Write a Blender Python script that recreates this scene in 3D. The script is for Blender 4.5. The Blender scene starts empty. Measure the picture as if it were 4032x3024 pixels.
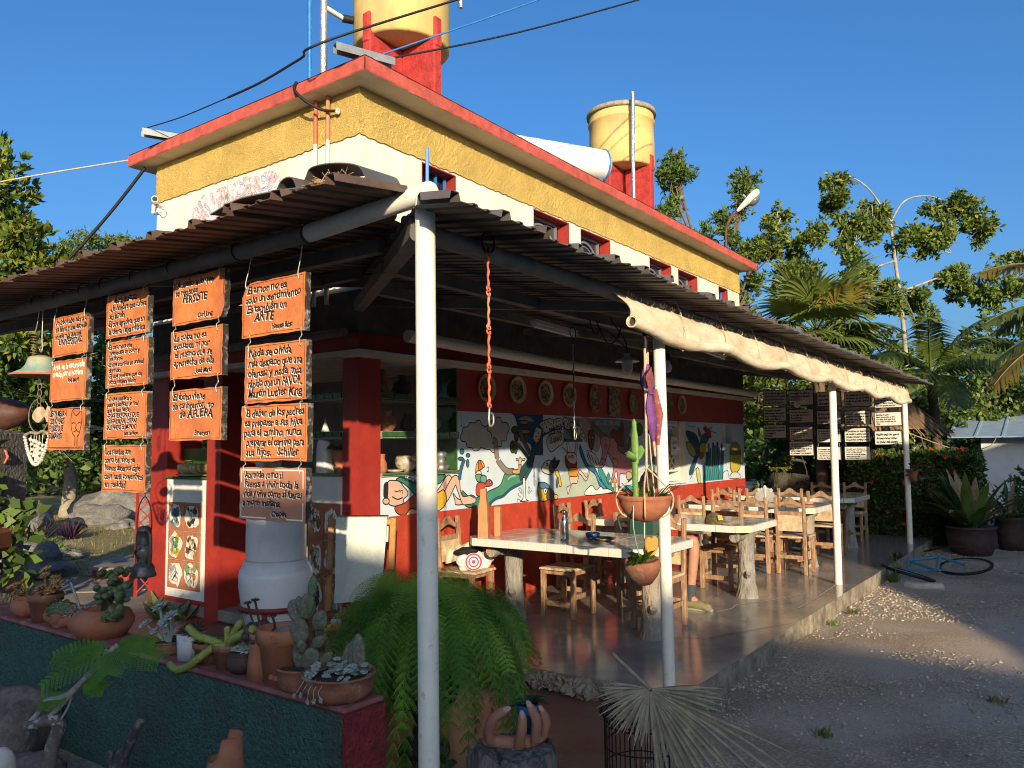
import bpy, math, random
import numpy as np
from mathutils import Vector, Matrix
from math import sin, cos, pi, radians
random.seed(7)
rng = np.random.default_rng(7)
scene = bpy.context.scene
COL = scene.collection
# ------------------------------------------------------------------ camera
cam_d = bpy.data.cameras.new("camera"); cam = bpy.data.objects.new("camera", cam_d); COL.objects.link(cam)
cam_d.sensor_width = 36.0; cam_d.sensor_fit = 'HORIZONTAL'; cam_d.lens = 3110.5 / 4032 * 36.0
cam_d.clip_start = 0.05; cam_d.clip_end = 3000
YAW, PITCH, ROLL = radians(35.989), radians(4.55), radians(-0.621)
_f = Vector((cos(YAW) * cos(PITCH), sin(YAW) * cos(PITCH), sin(PITCH)))
_r = Vector((sin(YAW), -cos(YAW), 0)); _u = _r.cross(_f)
_R = _r * cos(ROLL) + _u * sin(ROLL); _U = _u * cos(ROLL) - _r * sin(ROLL)
cam.matrix_world = Matrix(((_R.x, _U.x, -_f.x, -4.780), (_R.y, _U.y, -_f.y, -5.130), (_R.z, _U.z, -_f.z, 1.600), (0, 0, 0, 1)))
scene.camera = cam
# ------------------------------------------------------------------ sky and sun
SUN_EL = radians(13.1); SUN_DIR = Vector((0.72 * cos(SUN_EL), 0.694 * cos(SUN_EL), -sin(SUN_EL))).normalized()
world = bpy.data.worlds.new("World"); scene.world = world; world.use_nodes = True
wn = world.node_tree.nodes; wl = world.node_tree.links
sky = wn.new('ShaderNodeTexSky'); sky.sky_type = 'NISHITA'; sky.sun_disc = False
sky.sun_elevation = SUN_EL
sky.sun_rotation = math.atan2(-SUN_DIR.x, -SUN_DIR.y)
sky.air_density = 1.0; sky.dust_density = 4.0; sky.ozone_density = 5.6; sky.altitude = 100
hs = wn.new('ShaderNodeHueSaturation'); hs.inputs['Saturation'].default_value = 1.08; wl.new(sky.outputs[0], hs.inputs['Color'])
wl.new(hs.outputs[0], wn['Background'].inputs[0]); wn['Background'].inputs[1].default_value = 0.10
sun_d = bpy.data.lights.new("sun", 'SUN'); sun_d.energy = 3.15; sun_d.angle = radians(0.55); sun_d.color = (1.0, 0.82, 0.58)
sun = bpy.data.objects.new("sun", sun_d); COL.objects.link(sun)
sun.rotation_euler = SUN_DIR.to_track_quat('-Z', 'Y').to_euler(); sun.location = (-20, -20, 12)
scene.view_settings.view_transform = 'Standard'; scene.view_settings.look = 'None'
scene.view_settings.exposure = 1.2; scene.view_settings.gamma = 1.0; scene.view_settings.use_curve_mapping = False
scene.render.engine = 'CYCLES'; scene.cycles.max_bounces = 6; scene.cycles.transparent_max_bounces = 6
scene.cycles.use_denoising = True; scene.cycles.filter_width = 1.05
# ------------------------------------------------------------------ helpers
def norm(v):
 v = np.asarray(v, float); n = np.linalg.norm(v); return v / n if n > 1e-12 else v
class MB:
 """collects shapes for ONE mesh object; coordinates are world (or local for prototypes)"""
 def __init__(s): s.v = []; s.f = []; s.m = []; s.c = []; s.s = []; s.n = 0
 def add(s, vs, fs, m=0, c=(1, 1, 1), sm=False):
  vs = np.asarray(vs, float).reshape(-1, 3); o = s.n
  s.v.append(vs); s.n += len(vs)
  for f in fs: s.f.append(tuple(int(i) + o for i in f))
  k = len(fs); s.m += [m] * k; s.c += [c] * k; s.s += [sm] * k
  return s
 def box(s, a, b, m=0, c=(1, 1, 1), bev=0.0, jit=0.0):
  a = np.minimum(a, b) * 1.0 if False else np.array([min(a[i], b[i]) for i in range(3)], float)
  b2 = np.array([max(a[i], b[i]) for i in range(3)], float)
  return s.obox((a + b2) / 2, (b2 - a) / 2, m=m, c=c, bev=bev, jit=jit)
 def obox(s, ctr, half, R=None, m=0, c=(1, 1, 1), bev=0.0, jit=0.0):
  h = np.asarray(half, float)
  if bev <= 0:
   vs = np.array([[x, y, z] for z in (-1, 1) for y in (-1, 1) for x in (-1, 1)], float) * h
   fs = [(0, 2, 3, 1), (4, 5, 7, 6), (0, 1, 5, 4), (2, 6, 7, 3), (0, 4, 6, 2), (1, 3, 7, 5)]
  else:
   bv = min(bev, h.min() * 0.9); vs = []; idx = {}
   for z in (-1, 1):
    for y in (-1, 1):
     for x in (-1, 1):
      for ax in range(3):
       p = np.array([x, y, z], float) * (h - bv); p[ax] = (x, y, z)[ax] * h[ax]
       idx[(x, y, z, ax)] = len(vs); vs.append(p)
   fs = []
   for ax in range(3):
    o1, o2 = (ax + 1) % 3, (ax + 2) % 3
    for sg in (-1, 1):
     q = []
     for a1, a2 in ((-1, -1), (1, -1), (1, 1), (-1, 1)):
      k = [0, 0, 0]; k[ax] = sg; k[o1] = a1; k[o2] = a2; q.append(idx[(*k, ax)])
     fs.append(q if sg > 0 else q[::-1])
    for a1 in (-1, 1):
     for a2 in (-1, 1):
      k0 = [0, 0, 0]; k1 = [0, 0, 0]
      k0[ax] = -1; k1[ax] = 1; k0[o1] = k1[o1] = a1; k0[o2] = k1[o2] = a2
      q = [idx[(*k0, o1)], idx[(*k1, o1)], idx[(*k1, o2)], idx[(*k0, o2)]]
      fs.append(q if a1 * a2 < 0 else q[::-1])
   for z in (-1, 1):
    for y in (-1, 1):
     for x in (-1, 1):
      q = [idx[(x, y, z, 0)], idx[(x, y, z, 1)], idx[(x, y, z, 2)]]
      fs.append(q if x * y * z > 0 else q[::-1])
   vs = np.array(vs)
  if jit: vs = vs + rng.uniform(-jit, jit, vs.shape)
  if R is not None: vs = vs @ np.asarray(R).T
  return s.add(vs + np.asarray(ctr, float), fs, m, c)
 def bar(s, p, q, w, h, up=(0, 0, 1), m=0, c=(1, 1, 1), bev=0.0, jit=0.0):
  p = np.asarray(p, float); q = np.asarray(q, float); d = q - p; L = np.linalg.norm(d); d = d / L
  u = np.asarray(up, float); sd = np.cross(u, d)
  if np.linalg.norm(sd) < 1e-6: sd = np.cross((1, 0, 0), d)
  sd = norm(sd); u = np.cross(d, sd)
  return s.obox((p + q) / 2, (L / 2, w / 2, h / 2), np.stack([d, sd, u], 1), m, c, bev, jit)
 def tube(s, pts, r, n=8, m=0, c=(1, 1, 1), cap=True, closed=False, sm=True, flat=1.0):
  P = np.asarray(pts, float); k = len(P)
  rr = np.full(k, r, float) if np.isscalar(r) else np.asarray(r, float)
  if closed: T = np.roll(P, -1, 0) - np.roll(P, 1, 0)
  else:
   T = np.empty_like(P); T[1:-1] = P[2:] - P[:-2]; T[0] = P[1] - P[0]; T[-1] = P[-1] - P[-2]
  T /= np.linalg.norm(T, axis=1)[:, None] + 1e-12
  a = np.array((0, 0, 1.)) if abs(T[0][2]) < .9 else np.array((1., 0, 0))
  N = norm(np.cross(T[0], a)); vs = []
  ang = np.arange(n) * 2 * pi / n
  for i in range(k):
   N = N - T[i] * (N @ T[i]); N = norm(N); B = np.cross(T[i], N)
   vs.append(P[i] + rr[i] * (np.cos(ang)[:, None] * N + flat * np.sin(ang)[:, None] * B))
  vs = np.concatenate(vs); fs = []
  for i in range(k if closed else k - 1):
   j = (i + 1) % k
   for a in range(n):
    b = (a + 1) % n; fs.append((i * n + a, i * n + b, j * n + b, j * n + a))
  s.add(vs, fs, m, c, sm)
  if cap and not closed:
   s.add(vs[:n], [tuple(range(n))[::-1]], m, c); s.add(vs[-n:], [tuple(range(n))], m, c)
  return s
 def lathe(s, prof, n=24, o=(0, 0, 0), m=0, c=(1, 1, 1), sm=True, cap=True, ax=None, squash=(1, 1), wob=0.0, ph=None):
  """prof: (radius, height) pairs; ax: optional 3x3 matrix (columns x, y, axis)"""
  ang = np.arange(n) * 2 * pi / n; vs = []
  w = 1 + wob * np.sin(ang * 3 + (ph if ph is not None else 0.7)) + wob * .6 * np.sin(ang * 5 + 1.1)
  for r, z in prof: vs.append(np.stack([r * w * np.cos(ang) * squash[0], r * w * np.sin(ang) * squash[1], np.full(n, z)], 1))
  vs = np.concatenate(vs); fs = []
  for i in range(len(prof) - 1):
   for a in range(n):
    b = (a + 1) % n; fs.append((i * n + a, i * n + b, (i + 1) * n + b, (i + 1) * n + a))
  if ax is not None: vs = vs @ np.asarray(ax).T
  vs = vs + np.asarray(o, float)
  s.add(vs, fs, m, c, sm)
  if cap:
   if prof[0][0] > 1e-4: s.add(vs[:n], [tuple(range(n))[::-1]], m, c)
   if prof[-1][0] > 1e-4: s.add(vs[-n:], [tuple(range(n))], m, c)
  return s
 def prism(s, poly, O, U, V, N, t, m=0, c=(1, 1, 1), back=True):
  """poly 2D list in (u,v); front face at O + t*N, extruded back to O"""
  O, U, V, N = [np.asarray(x, float) for x in (O, U, V, N)]
  P = np.asarray(poly, float); k = len(P); base = O + P[:, :1] * U + P[:, 1:] * V
  vs = np.concatenate([base + t * N, base]); area = 0
  for i in range(k): a, b = P[i], P[(i + 1) % k]; area += a[0] * b[1] - b[0] * a[1]
  flip = (np.cross(U, V) @ N) * area < 0
  f0 = list(range(k)); fs = []
  fs.append(f0[::-1] if flip else f0)
  if back: fs.append([i + k for i in (f0 if flip else f0[::-1])])
  for i in range(k):
   j = (i + 1) % k; q = (i, i + k, j + k, j); fs.append(q[::-1] if flip else q)
  return s.add(vs, fs, m, c)
 def ico(s, ctr, rad, sub=2, noise=0.0, seed=0, m=0, c=(1, 1, 1), sm=True, R=None, nf=1.6):
  v, f = ICO[sub]; r = np.asarray(rad, float) * np.ones(3); vs = v.copy()
  if noise:
   g = np.random.default_rng(seed); d = np.zeros(len(v))
   for k in range(7):
    w = g.normal(size=3) * nf * (1 + k * .55); d += np.sin(v @ w + g.uniform(0, 6)) / (1 + k * .5)
   vs = vs * (1 + noise * d[:, None] / 2)
  vs = vs * r
  if R is not None: vs = vs @ np.asarray(R).T
  return s.add(vs + np.asarray(ctr, float), f, m, c, sm)
 def build(s, name, mats, parent=None, kind=None, local=False):
  me = bpy.data.meshes.new(name)
  V = np.concatenate(s.v) if s.v else np.zeros((0, 3))
  if parent is not None and not local: V = V - np.array(WLOC[parent.name])
  me.from_pydata(V.tolist(), [], s.f)
  mats = mats if isinstance(mats, (list, tuple)) else [mats]
  for x in mats: me.materials.append(x)
  if len(mats) > 1: me.polygons.foreach_set('material_index', s.m)
  me.polygons.foreach_set('use_smooth', s.s)
  if any(c != (1, 1, 1) for c in s.c):
   at = me.attributes.new('Col', 'FLOAT_COLOR', 'FACE')
   at.data.foreach_set('color', np.concatenate([np.asarray(s.c, float), np.ones((len(s.c), 1))], 1).ravel())
  me.update()
  return link(name, me, parent, kind)
WLOC = {}
def link(name, me, parent=None, kind=None, loc=None):
 o = bpy.data.objects.new(name, me); COL.objects.link(o)
 if parent is not None: o.parent = parent; WLOC[o.name] = WLOC.get(parent.name, (0, 0, 0))
 else: WLOC[o.name] = tuple(loc) if loc is not None else (0, 0, 0)
 if loc is not None: o.location = loc
 if kind: o["kind"] = kind
 return o
def tag(o, label, cat, group=None, kind=None):
 o["label"] = label; o["category"] = cat
 if group: o["group"] = group
 if kind: o["kind"] = kind
 return o
def thing(name, label, cat, loc=(0, 0, 0), group=None, rotz=0.0):
 o = bpy.data.objects.new(name, None); COL.objects.link(o); o.empty_display_size = .1
 o.location = loc; o.rotation_euler = (0, 0, rotz); WLOC[o.name] = tuple(loc)
 return tag(o, label, cat, group)
def dup(root, loc, rotz, label, group=None):
 r = root.copy(); COL.objects.link(r); r.location = loc; r.rotation_euler = (0, 0, rotz); r["label"] = label
 if group: r["group"] = group
 for ch in root.children:
  c = ch.copy(); COL.objects.link(c); c.parent = r
  for g in ch.children:
   d = g.copy(); COL.objects.link(d); d.parent = c
 return r
def npmesh(name, V, F, mats, parent=None, kind=None, mi=None, col=None, smooth=False):
 """bulk mesh from numpy vertices and equal-sized faces (m,k)"""
 V = np.asarray(V, float); F = np.asarray(F, np.int32); k = F.shape[1]
 if parent is not None: V = V - np.array(WLOC[parent.name])
 me = bpy.data.meshes.new(name)
 me.vertices.add(len(V)); me.vertices.foreach_set('co', V.ravel().astype(np.float32))
 me.loops.add(F.size); me.loops.foreach_set('vertex_index', F.ravel())
 me.polygons.add(len(F)); me.polygons.foreach_set('loop_start', np.arange(0, F.size, k, dtype=np.int32))
 me.polygons.foreach_set('loop_total', np.full(len(F), k, np.int32))
 mats = mats if isinstance(mats, (list, tuple)) else [mats]
 for x in mats: me.materials.append(x)
 if mi is not None: me.polygons.foreach_set('material_index', np.asarray(mi, np.int32))
 if smooth: me.polygons.foreach_set('use_smooth', np.ones(len(F), bool))
 me.update(calc_edges=True)
 return link(name, me, parent, kind)
def _ico():
 t = (1 + 5 ** .5) / 2
 v = [(-1, t, 0), (1, t, 0), (-1, -t, 0), (1, -t, 0), (0, -1, t), (0, 1, t), (0, -1, -t), (0, 1, -t), (t, 0, -1), (t, 0, 1), (-t, 0, -1), (-t, 0, 1)]
 f = [(0, 11, 5), (0, 5, 1), (0, 1, 7), (0, 7, 10), (0, 10, 11), (1, 5, 9), (5, 11, 4), (11, 10, 2), (10, 7, 6), (7, 1, 8), (3, 9, 4), (3, 4, 2), (3, 2, 6), (3, 6, 8), (3, 8, 9), (4, 9, 5), (2, 4, 11), (6, 2, 10), (8, 6, 7), (9, 8, 1)]
 out = {}; v = [norm(x) for x in v]; out[0] = (np.array(v), f)
 for k in range(1, 5):
  v = list(v); nf = []; cache = {}
  def mid(a, b):
   key = (min(a, b), max(a, b))
   if key not in cache: cache[key] = len(v); v.append(norm(np.array(v[a]) + v[b]))
   return cache[key]
  for a, b, c in f:
   x, y, z = mid(a, b), mid(b, c), mid(c, a); nf += [(a, x, z), (b, y, x), (c, z, y), (x, y, z)]
  f = nf; out[k] = (np.array(v), f)
 return out
ICO = _ico()
def smooth_path(pts, k=6, closed=False):
 P = np.asarray(pts, float); n = len(P); out = []
 rg = range(n) if closed else range(n - 1)
 for i in rg:
  if closed: p0, p1, p2, p3 = P[(i - 1) % n], P[i], P[(i + 1) % n], P[(i + 2) % n]
  else: p0, p1, p2, p3 = P[max(i - 1, 0)], P[i], P[i + 1], P[min(i + 2, n - 1)]
  for t in np.arange(k) / k:
   out.append(.5 * ((2 * p1) + (-p0 + p2) * t + (2 * p0 - 5 * p1 + 4 * p2 - p3) * t * t + (-p0 + 3 * p1 - 3 * p2 + p3) * t ** 3))
 if not closed: out.append(P[-1])
 return np.array(out)
def rotz(a): return np.array([[cos(a), -sin(a), 0], [sin(a), cos(a), 0], [0, 0, 1.]])
def frame(z, x=None):
 z = norm(z); x = np.array((1., 0, 0)) if x is None else np.asarray(x, float)
 if abs(norm(x) @ z) > .95: x = np.array((0, 1., 0))
 y = norm(np.cross(z, x)); return np.stack([np.cross(y, z), y, z], 1)
def wall_holes(mb, axis, t0, t1, u0, u1, z0, z1, holes=(), m=0):
 us = sorted({u0, u1, *[h[i] for h in holes for i in (0, 1) if u0 < h[i] < u1]})
 for a, b in zip(us[:-1], us[1:]):
  cuts = sorted([(max(h[2], z0), min(h[3], z1)) for h in holes if h[0] < (a + b) / 2 < h[1] and h[3] > z0 and h[2] < z1])
  z = z0
  for za, zb in cuts + [(z1, z1)]:
   if za - z > 1e-4:
    if axis == 'y': mb.box((a, t0, z), (b, t1, za), m)
    else: mb.box((t0, a, z), (t1, b, za), m)
   z = max(z, zb)
# ------------------------------------------------------------------ materials
def M(name, col, rough=.8, var=.18, scale=6., bump=0., bscale=60., metal=0., spec=.35, col2=None, fac=.5, cscale=None, sharp=.25, attr=False, coat=0., bdist=.01, det=6., trans=0., ior=1.45, stretch=None, sub=0., translucent=None, alpha=None):
 mt = bpy.data.materials.new(name); mt.use_nodes = True
 nt = mt.node_tree; nd = nt.nodes; ln = nt.links; bs = nd['Principled BSDF']
 geo = nd.new('ShaderNodeNewGeometry'); pos = geo.outputs['Position']
 if stretch:
  mp = nd.new('ShaderNodeMapping'); mp.inputs['Scale'].default_value = stretch; ln.new(pos, mp.inputs['Vector']); pos = mp.outputs[0]
 nz = nd.new('ShaderNodeTexNoise'); nz.inputs['Scale'].default_value = scale; nz.inputs['Detail'].default_value = det; nz.inputs['Roughness'].default_value = .62
 ln.new(pos, nz.inputs['Vector'])
 mx = nd.new('ShaderNodeMix'); mx.data_type = 'RGBA'
 c = np.array(col, float)
 if attr:
  at = nd.new('ShaderNodeAttribute'); at.attribute_name = 'Col'
  dk = nd.new('ShaderNodeMix'); dk.data_type = 'RGBA'; dk.blend_type = 'MULTIPLY'; dk.inputs[0].default_value = 1
  ln.new(at.outputs['Color'], dk.inputs[6]); dk.inputs[7].default_value = (1 - var, 1 - var, 1 - var, 1)
  ln.new(dk.outputs[2], mx.inputs[6]); ln.new(at.outputs['Color'], mx.inputs[7])
 else:
  mx.inputs[6].default_value = (*np.clip(c * (1 - var), 0, 1), 1); mx.inputs[7].default_value = (*np.clip(c * (1 + var), 0, 1), 1)
 rp = nd.new('ShaderNodeMapRange'); rp.inputs[1].default_value = .3; rp.inputs[2].default_value = .7; ln.new(nz.outputs[0], rp.inputs[0]); ln.new(rp.outputs[0], mx.inputs[0])
 out = mx.outputs[2]
 if col2 is not None:
  n2 = nd.new('ShaderNodeTexNoise'); n2.inputs['Scale'].default_value = cscale or scale * .4; n2.inputs['Detail'].default_value = 8; n2.inputs['Roughness'].default_value = .65; ln.new(pos, n2.inputs['Vector'])
  r2 = nd.new('ShaderNodeMapRange'); r2.inputs[1].default_value = 1 - fac - sharp * .5; r2.inputs[2].default_value = 1 - fac + sharp * .5
  r2.inputs[1].default_value = .5 + (.5 - fac) * .6 - sharp * .5; r2.inputs[2].default_value = .5 + (.5 - fac) * .6 + sharp * .5
  ln.new(n2.outputs[0], r2.inputs[0])
  m2 = nd.new('ShaderNodeMix'); m2.data_type = 'RGBA'; ln.new(r2.outputs[0], m2.inputs[0]); ln.new(out, m2.inputs[6]); m2.inputs[7].default_value = (*col2, 1); out = m2.outputs[2]
 ln.new(out, bs.inputs['Base Color'])
 bs.inputs['Roughness'].default_value = rough; bs.inputs['Metallic'].default_value = metal
 bs.inputs['Specular IOR Level'].default_value = spec; bs.inputs['IOR'].default_value = ior
 bs.inputs['Coat Weight'].default_value = coat; bs.inputs['Coat Roughness'].default_value = .08
 bs.inputs['Transmission Weight'].default_value = trans
 if bump:
  n3 = nd.new('ShaderNodeTexNoise'); n3.inputs['Scale'].default_value = bscale; n3.inputs['Detail'].default_value = 4; ln.new(pos, n3.inputs['Vector'])
  bp = nd.new('ShaderNodeBump'); bp.inputs['Strength'].default_value = bump; bp.inputs['Distance'].default_value = bdist; ln.new(n3.outputs[0], bp.inputs['Height']); ln.new(bp.outputs[0], bs.inputs['Normal'])
 if translucent:
  tr = nd.new('ShaderNodeBsdfTranslucent'); ms = nd.new('ShaderNodeMixShader'); ms.inputs[0].default_value = translucent
  ln.new(out, tr.inputs['Color']); ln.new(bs.outputs[0], ms.inputs[1]); ln.new(tr.outputs[0], ms.inputs[2]); ln.new(ms.outputs[0], nd['Material Output'].inputs['Surface'])
 return mt
m_red = M('red_wall_paint', (.42, .048, .022), .75, .2, 7, .5, 45, bdist=.012, col2=(.33, .05, .03), fac=.35)
m_redsm = M('red_pillar_paint', (.33, .03, .02), .55, .22, 5, .18, 30, col2=(.24, .028, .02), fac=.35, spec=.45)
m_cream = M('cream_wall_paint', (.70, .64, .52), .8, .08, 3, .2, 25, col2=(.54, .47, .36), fac=.36, cscale=2.6, stretch=(1.6, 1.6, .4))
m_white = M('white_wall_paint', (.70, .67, .60), .8, .08, 5, .15, 30)
m_yellow = M('yellow_rough_stucco', (.58, .40, .11), .95, .22, 2.2, 1.0, 110, bdist=.018, col2=(.36, .25, .07), fac=.38, cscale=95, sharp=.2)
m_fascia = M('red_fascia_paint', (.44, .085, .06), .8, .2, 9, .35, 40, col2=(.25, .05, .04), fac=.28, cscale=5)
m_soffit = M('soffit_paint', (.62, .56, .45), .85, .1, 4, .1, 30, col2=(.40, .33, .24), fac=.25)
m_roofc = M('roof_concrete', (.3, .29, .27), .9, .2, 4, .3, 30)
m_tank = M('tank_yellow_paint', (.66, .47, .16), .75, .12, 3, .12, 20, col2=(.42, .31, .15), fac=.42, cscale=2.6, stretch=(1, 1, .35))
m_rim = M('tank_rim_concrete', (.30, .25, .17), .9, .35, 14, .4, 40)
m_standred = M('tank_stand_red', (.36, .035, .03), .85, .3, 10, .6, 40, bdist=.015, col2=(.16, .02, .02), fac=.25, cscale=12, sharp=.1)
m_foil = M('foil_wrap', (.75, .75, .76), .28, .15, 30, .8, 60, metal=.9)
m_galv = M('galvanised_metal', (.25, .265, .265), .5, .15, 12, .1, 40, metal=.5)
m_sheet = M('weathered_roof_sheet', (.13, .13, .13), .62, .3, 5, .1, 30, metal=.15, col2=(.085, .06, .045), fac=.45, cscale=2.5)
m_sheetb = M('brown_roof_sheet', (.13, .085, .062), .65, .35, 5, .1, 30, metal=.1, col2=(.075, .05, .04), fac=.4, cscale=3)  # browner than the other roof sheets
m_pipe = M('cream_pipe_paint', (.76, .71, .58), .55, .07, 9, .12, 50, col2=(.48, .36, .22), fac=.22, cscale=22, sharp=.14)
m_beam = M('shaded_beam_paint', (.20, .185, .16), .7, .2, 7, .1, 30, col2=(.12, .10, .08), fac=.35)  # beam colour darkened to stand in for the shade under the canopy
m_deck = M('polished_concrete', (.26, .24, .21), .15, .3, 1.6, .06, 14, spec=.5, col2=(.165, .155, .14), fac=.45, cscale=2.6, sharp=.3)
m_deckside = M('stained_riser_concrete', (.30, .25, .18), .9, .35, 12, .6, 60, col2=(.10, .085, .06), fac=.4, cscale=5)
m_redfloor = M('worn_red_floor', (.16, .045, .03), .32, .3, 3, .12, 25, spec=.5, col2=(.21, .14, .095), fac=.45, cscale=2.2, sharp=.3)
m_ground = M('gravelly_ground', (.56, .44, .30), .95, .35, 42, .8, 70, bdist=.04, col2=(.40, .31, .215), fac=.45, cscale=1.4)
m_stone = M('grey_limestone', (.19, .18, .155), .9, .35, 8, .8, 25, bdist=.03, col2=(.12, .115, .1), fac=.35)
m_slab = M('path_slab', (.26, .215, .165), .85, .25, 6, .4, 40, col2=(.17, .145, .12), fac=.4)
m_terra = M('terracotta', (.36, .13, .062), .8, .2, 16, .15, 60, col2=(.30, .16, .10), fac=.3, cscale=9)
m_terrad = M('old_terracotta', (.25, .10, .055), .85, .25, 14, .2, 60, col2=(.42, .32, .24), fac=.3, cscale=11, sharp=.2)
m_darkclay = M('dark_fired_clay', (.07, .045, .035), .6, .3, 14, .2, 50)
m_plaque = M('orange_terracotta_plaque', (.60, .20, .06), .65, .2, 14, .25, 40, col2=(.44, .125, .045), fac=.46, cscale=6, sharp=.3)
m_plaque2 = M('pink_terracotta_plaque', (.44, .19, .105), .65, .1, 8, .1, 50)
m_plaqedge = M('plaque_edge', (.035, .03, .026), .8, .4, 20, .4, 60, col2=(.30, .28, .25), fac=.35, cscale=22, sharp=.15)
m_ink = M('brown_black_lettering', (.035, .015, .01), .5, .3, 30)
m_whiteink = M('white_lettering', (.80, .72, .62), .6, .1, 20)
m_rust = M('rusty_wire', (.20, .13, .09), .7, .4, 40)
m_wire = M('steel_wire', (.45, .42, .37), .45, .2, 40, metal=.7)
m_black = M('black_rubber', (.014, .013, .013), .6, .3, 20)
m_iron = M('dark_iron', (.03, .028, .027), .55, .35, 30, .2, 80, metal=.6)
m_redorange = M('orange_red_paint', (.55, .12, .06), .5, .25, 40, .2, 80)
m_wood = M('weathered_wood', (.35, .215, .12), .7, .35, 10, .25, 60, stretch=(3, 3, 1), col2=(.20, .10, .05), fac=.4, cscale=9)
m_woodd = M('dark_seat_wood', (.16, .08, .04), .6, .35, 10, .25, 60)
m_hide = M('pale_hide_panel', (.55, .42, .26), .75, .25, 14, .2, 60, col2=(.36, .23, .12), fac=.35, cscale=9)
m_bark = M('cement_bark', (.24, .225, .19), .9, .35, 14, 1.0, 34, bdist=.03, stretch=(1, 1, .35), col2=(.38, .27, .16), fac=.35, cscale=3)
m_tile = M('cream_glazed_tile', (.66, .61, .53), .16, .06, 8, .02, 20, spec=.5)
m_tiletop = M('glazed_table_tile', (.50, .46, .40), .10, .2, 3, .02, 20, spec=.6, col2=(.38, .40, .36), fac=.4, cscale=2)
m_tileY = M('yellow_glazed_tile', (.75, .72, .32), .16, .06, 8)
m_tileG = M('pale_green_glazed_tile', (.45, .58, .36), .16, .06, 8)
m_grout = M('grout', (.30, .26, .22), .9, .2, 20)
m_green = M('green_glazed_tile', (.035, .10, .03), .12, .3, 12, spec=.6)
m_canvas = M('cream_canvas', (.66, .56, .40), .9, .12, 9, .45, 24, bdist=.015, stretch=(.6, 1, 1.6), col2=(.46, .35, .20), fac=.33)
m_crock = M('white_stoneware', (.58, .575, .55), .32, .06, 6, .03, 20, spec=.5, col2=(.46, .45, .42), fac=.25, cscale=5)
m_band = M('dark_red_iron', (.17, .022, .02), .5, .25, 20, .1, 50)
m_plgreen = M('dark_green_stucco', (.052, .115, .088), .85, .35, 40, 1.0, 60, bdist=.03, col2=(.06, .075, .055), fac=.38, cscale=2.5)
m_plred = M('dark_red_stucco', (.20, .025, .025), .8, .3, 20, .8, 60, bdist=.02)
m_blue = M('blue_painted_iron', (.03, .16, .42), .45, .2, 15)
m_glass = M('dark_window_glass', (.012, .014, .03), .08, .2, 4, spec=.6)
m_dark = M('dark_interior', (.05, .042, .035), .9, .3, 4)
m_paint = M('mural_paint', (1, 1, 1), .75, .22, 7, .3, 45, attr=True)
m_art = M('ceramic_art_glaze', (1, 1, 1), .35, .3, 60, .3, 60, attr=True)
m_plate = M('glazed_plate', (.30, .20, .08), .3, .5, 30, .1, 60, col2=(.05, .03, .02), fac=.5, cscale=22, sharp=.1)
m_leaf = M('leaf_green', (.14, .21, .035), .5, .4, 1.6, spec=.4, translucent=.3)
m_leafd = M('leaf_dark_green', (.06, .11, .025), .5, .4, 1.6, spec=.4, translucent=.25)
m_leafy = M('leaf_yellow_green', (.24, .25, .03), .5, .35, 1.5, spec=.4, translucent=.35)
m_leaffar = M('leaf_far', (.125, .18, .04), .55, .45, 1.2, spec=.35, translucent=.3)
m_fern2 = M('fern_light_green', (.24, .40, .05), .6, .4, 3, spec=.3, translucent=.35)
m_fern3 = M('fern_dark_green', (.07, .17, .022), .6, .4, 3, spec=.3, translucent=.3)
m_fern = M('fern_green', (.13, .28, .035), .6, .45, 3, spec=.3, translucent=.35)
m_palm = M('palm_green', (.115, .155, .03), .4, .35, 2, spec=.5, translucent=.25)
m_palmy = M('palm_yellowing', (.22, .17, .03), .45, .35, 2, spec=.5, translucent=.3)
m_drypalm = M('dry_palm', (.34, .28, .18), .7, .3, 18, translucent=.15)
m_thatch = M('dry_thatch', (.26, .17, .09), .85, .4, 18)
m_grass = M('lawn_grass', (.26, .23, .06), .7, .4, 1.5, translucent=.3)
m_soil = M('soil', (.06, .042, .028), .95, .4, 30, .8, 60)
m_trunk = M('pale_trunk', (.33, .29, .22), .85, .25, 6, .5, 30, col2=(.22, .18, .13), fac=.35)
m_trunkd = M('dark_trunk', (.13, .09, .06), .9, .3, 8, .6, 30)
m_succ = M('pale_succulent', (.30, .33, .28), .55, .2, 20, spec=.3)
m_succo = M('orange_succulent', (.36, .17, .06), .5, .3, 16, spec=.3, col2=(.26, .20, .08), fac=.4)
m_jade = M('jade_green', (.09, .12, .045), .45, .3, 16, spec=.4)
m_cact = M('cactus_green', (.10, .14, .065), .65, .25, 60, .5, 120, col2=(.28, .27, .18), fac=.3, cscale=90, sharp=.1)
m_cacto = M('old_cactus', (.13, .13, .085), .8, .35, 50, .6, 110, col2=(.27, .25, .19), fac=.3, cscale=70, sharp=.15)
m_cacty = M('yellow_green_cactus', (.27, .29, .06), .6, .25, 60, .5, 120)
m_skin = M('skin', (.42, .20, .12), .55, .15, 20, spec=.35)
m_handclay = M('hand_clay', (.36, .165, .10), .7, .16, 9, .06, 60, col2=(.26, .11, .07), fac=.3)
m_nail = M('clay_nail', (.42, .25, .18), .55, .06, 9)
m_teal = M('teal_cloth', (.16, .30, .27), .85, .2, 20, .2, 80)
m_denim = M('light_denim', (.20, .30, .42), .85, .25, 40, .2, 120)
m_hair = M('dark_hair', (.022, .014, .01), .5, .4, 60, .6, 160)
m_shoe = M('olive_shoe', (.20, .17, .09), .8, .25, 30, .3, 90)
m_sock = M('charcoal_sock', (.05, .06, .065), .9, .2, 80)
m_cloth = M('pale_towel', (.56, .60, .54), .9, .07, 60, .3, 120)
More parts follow.
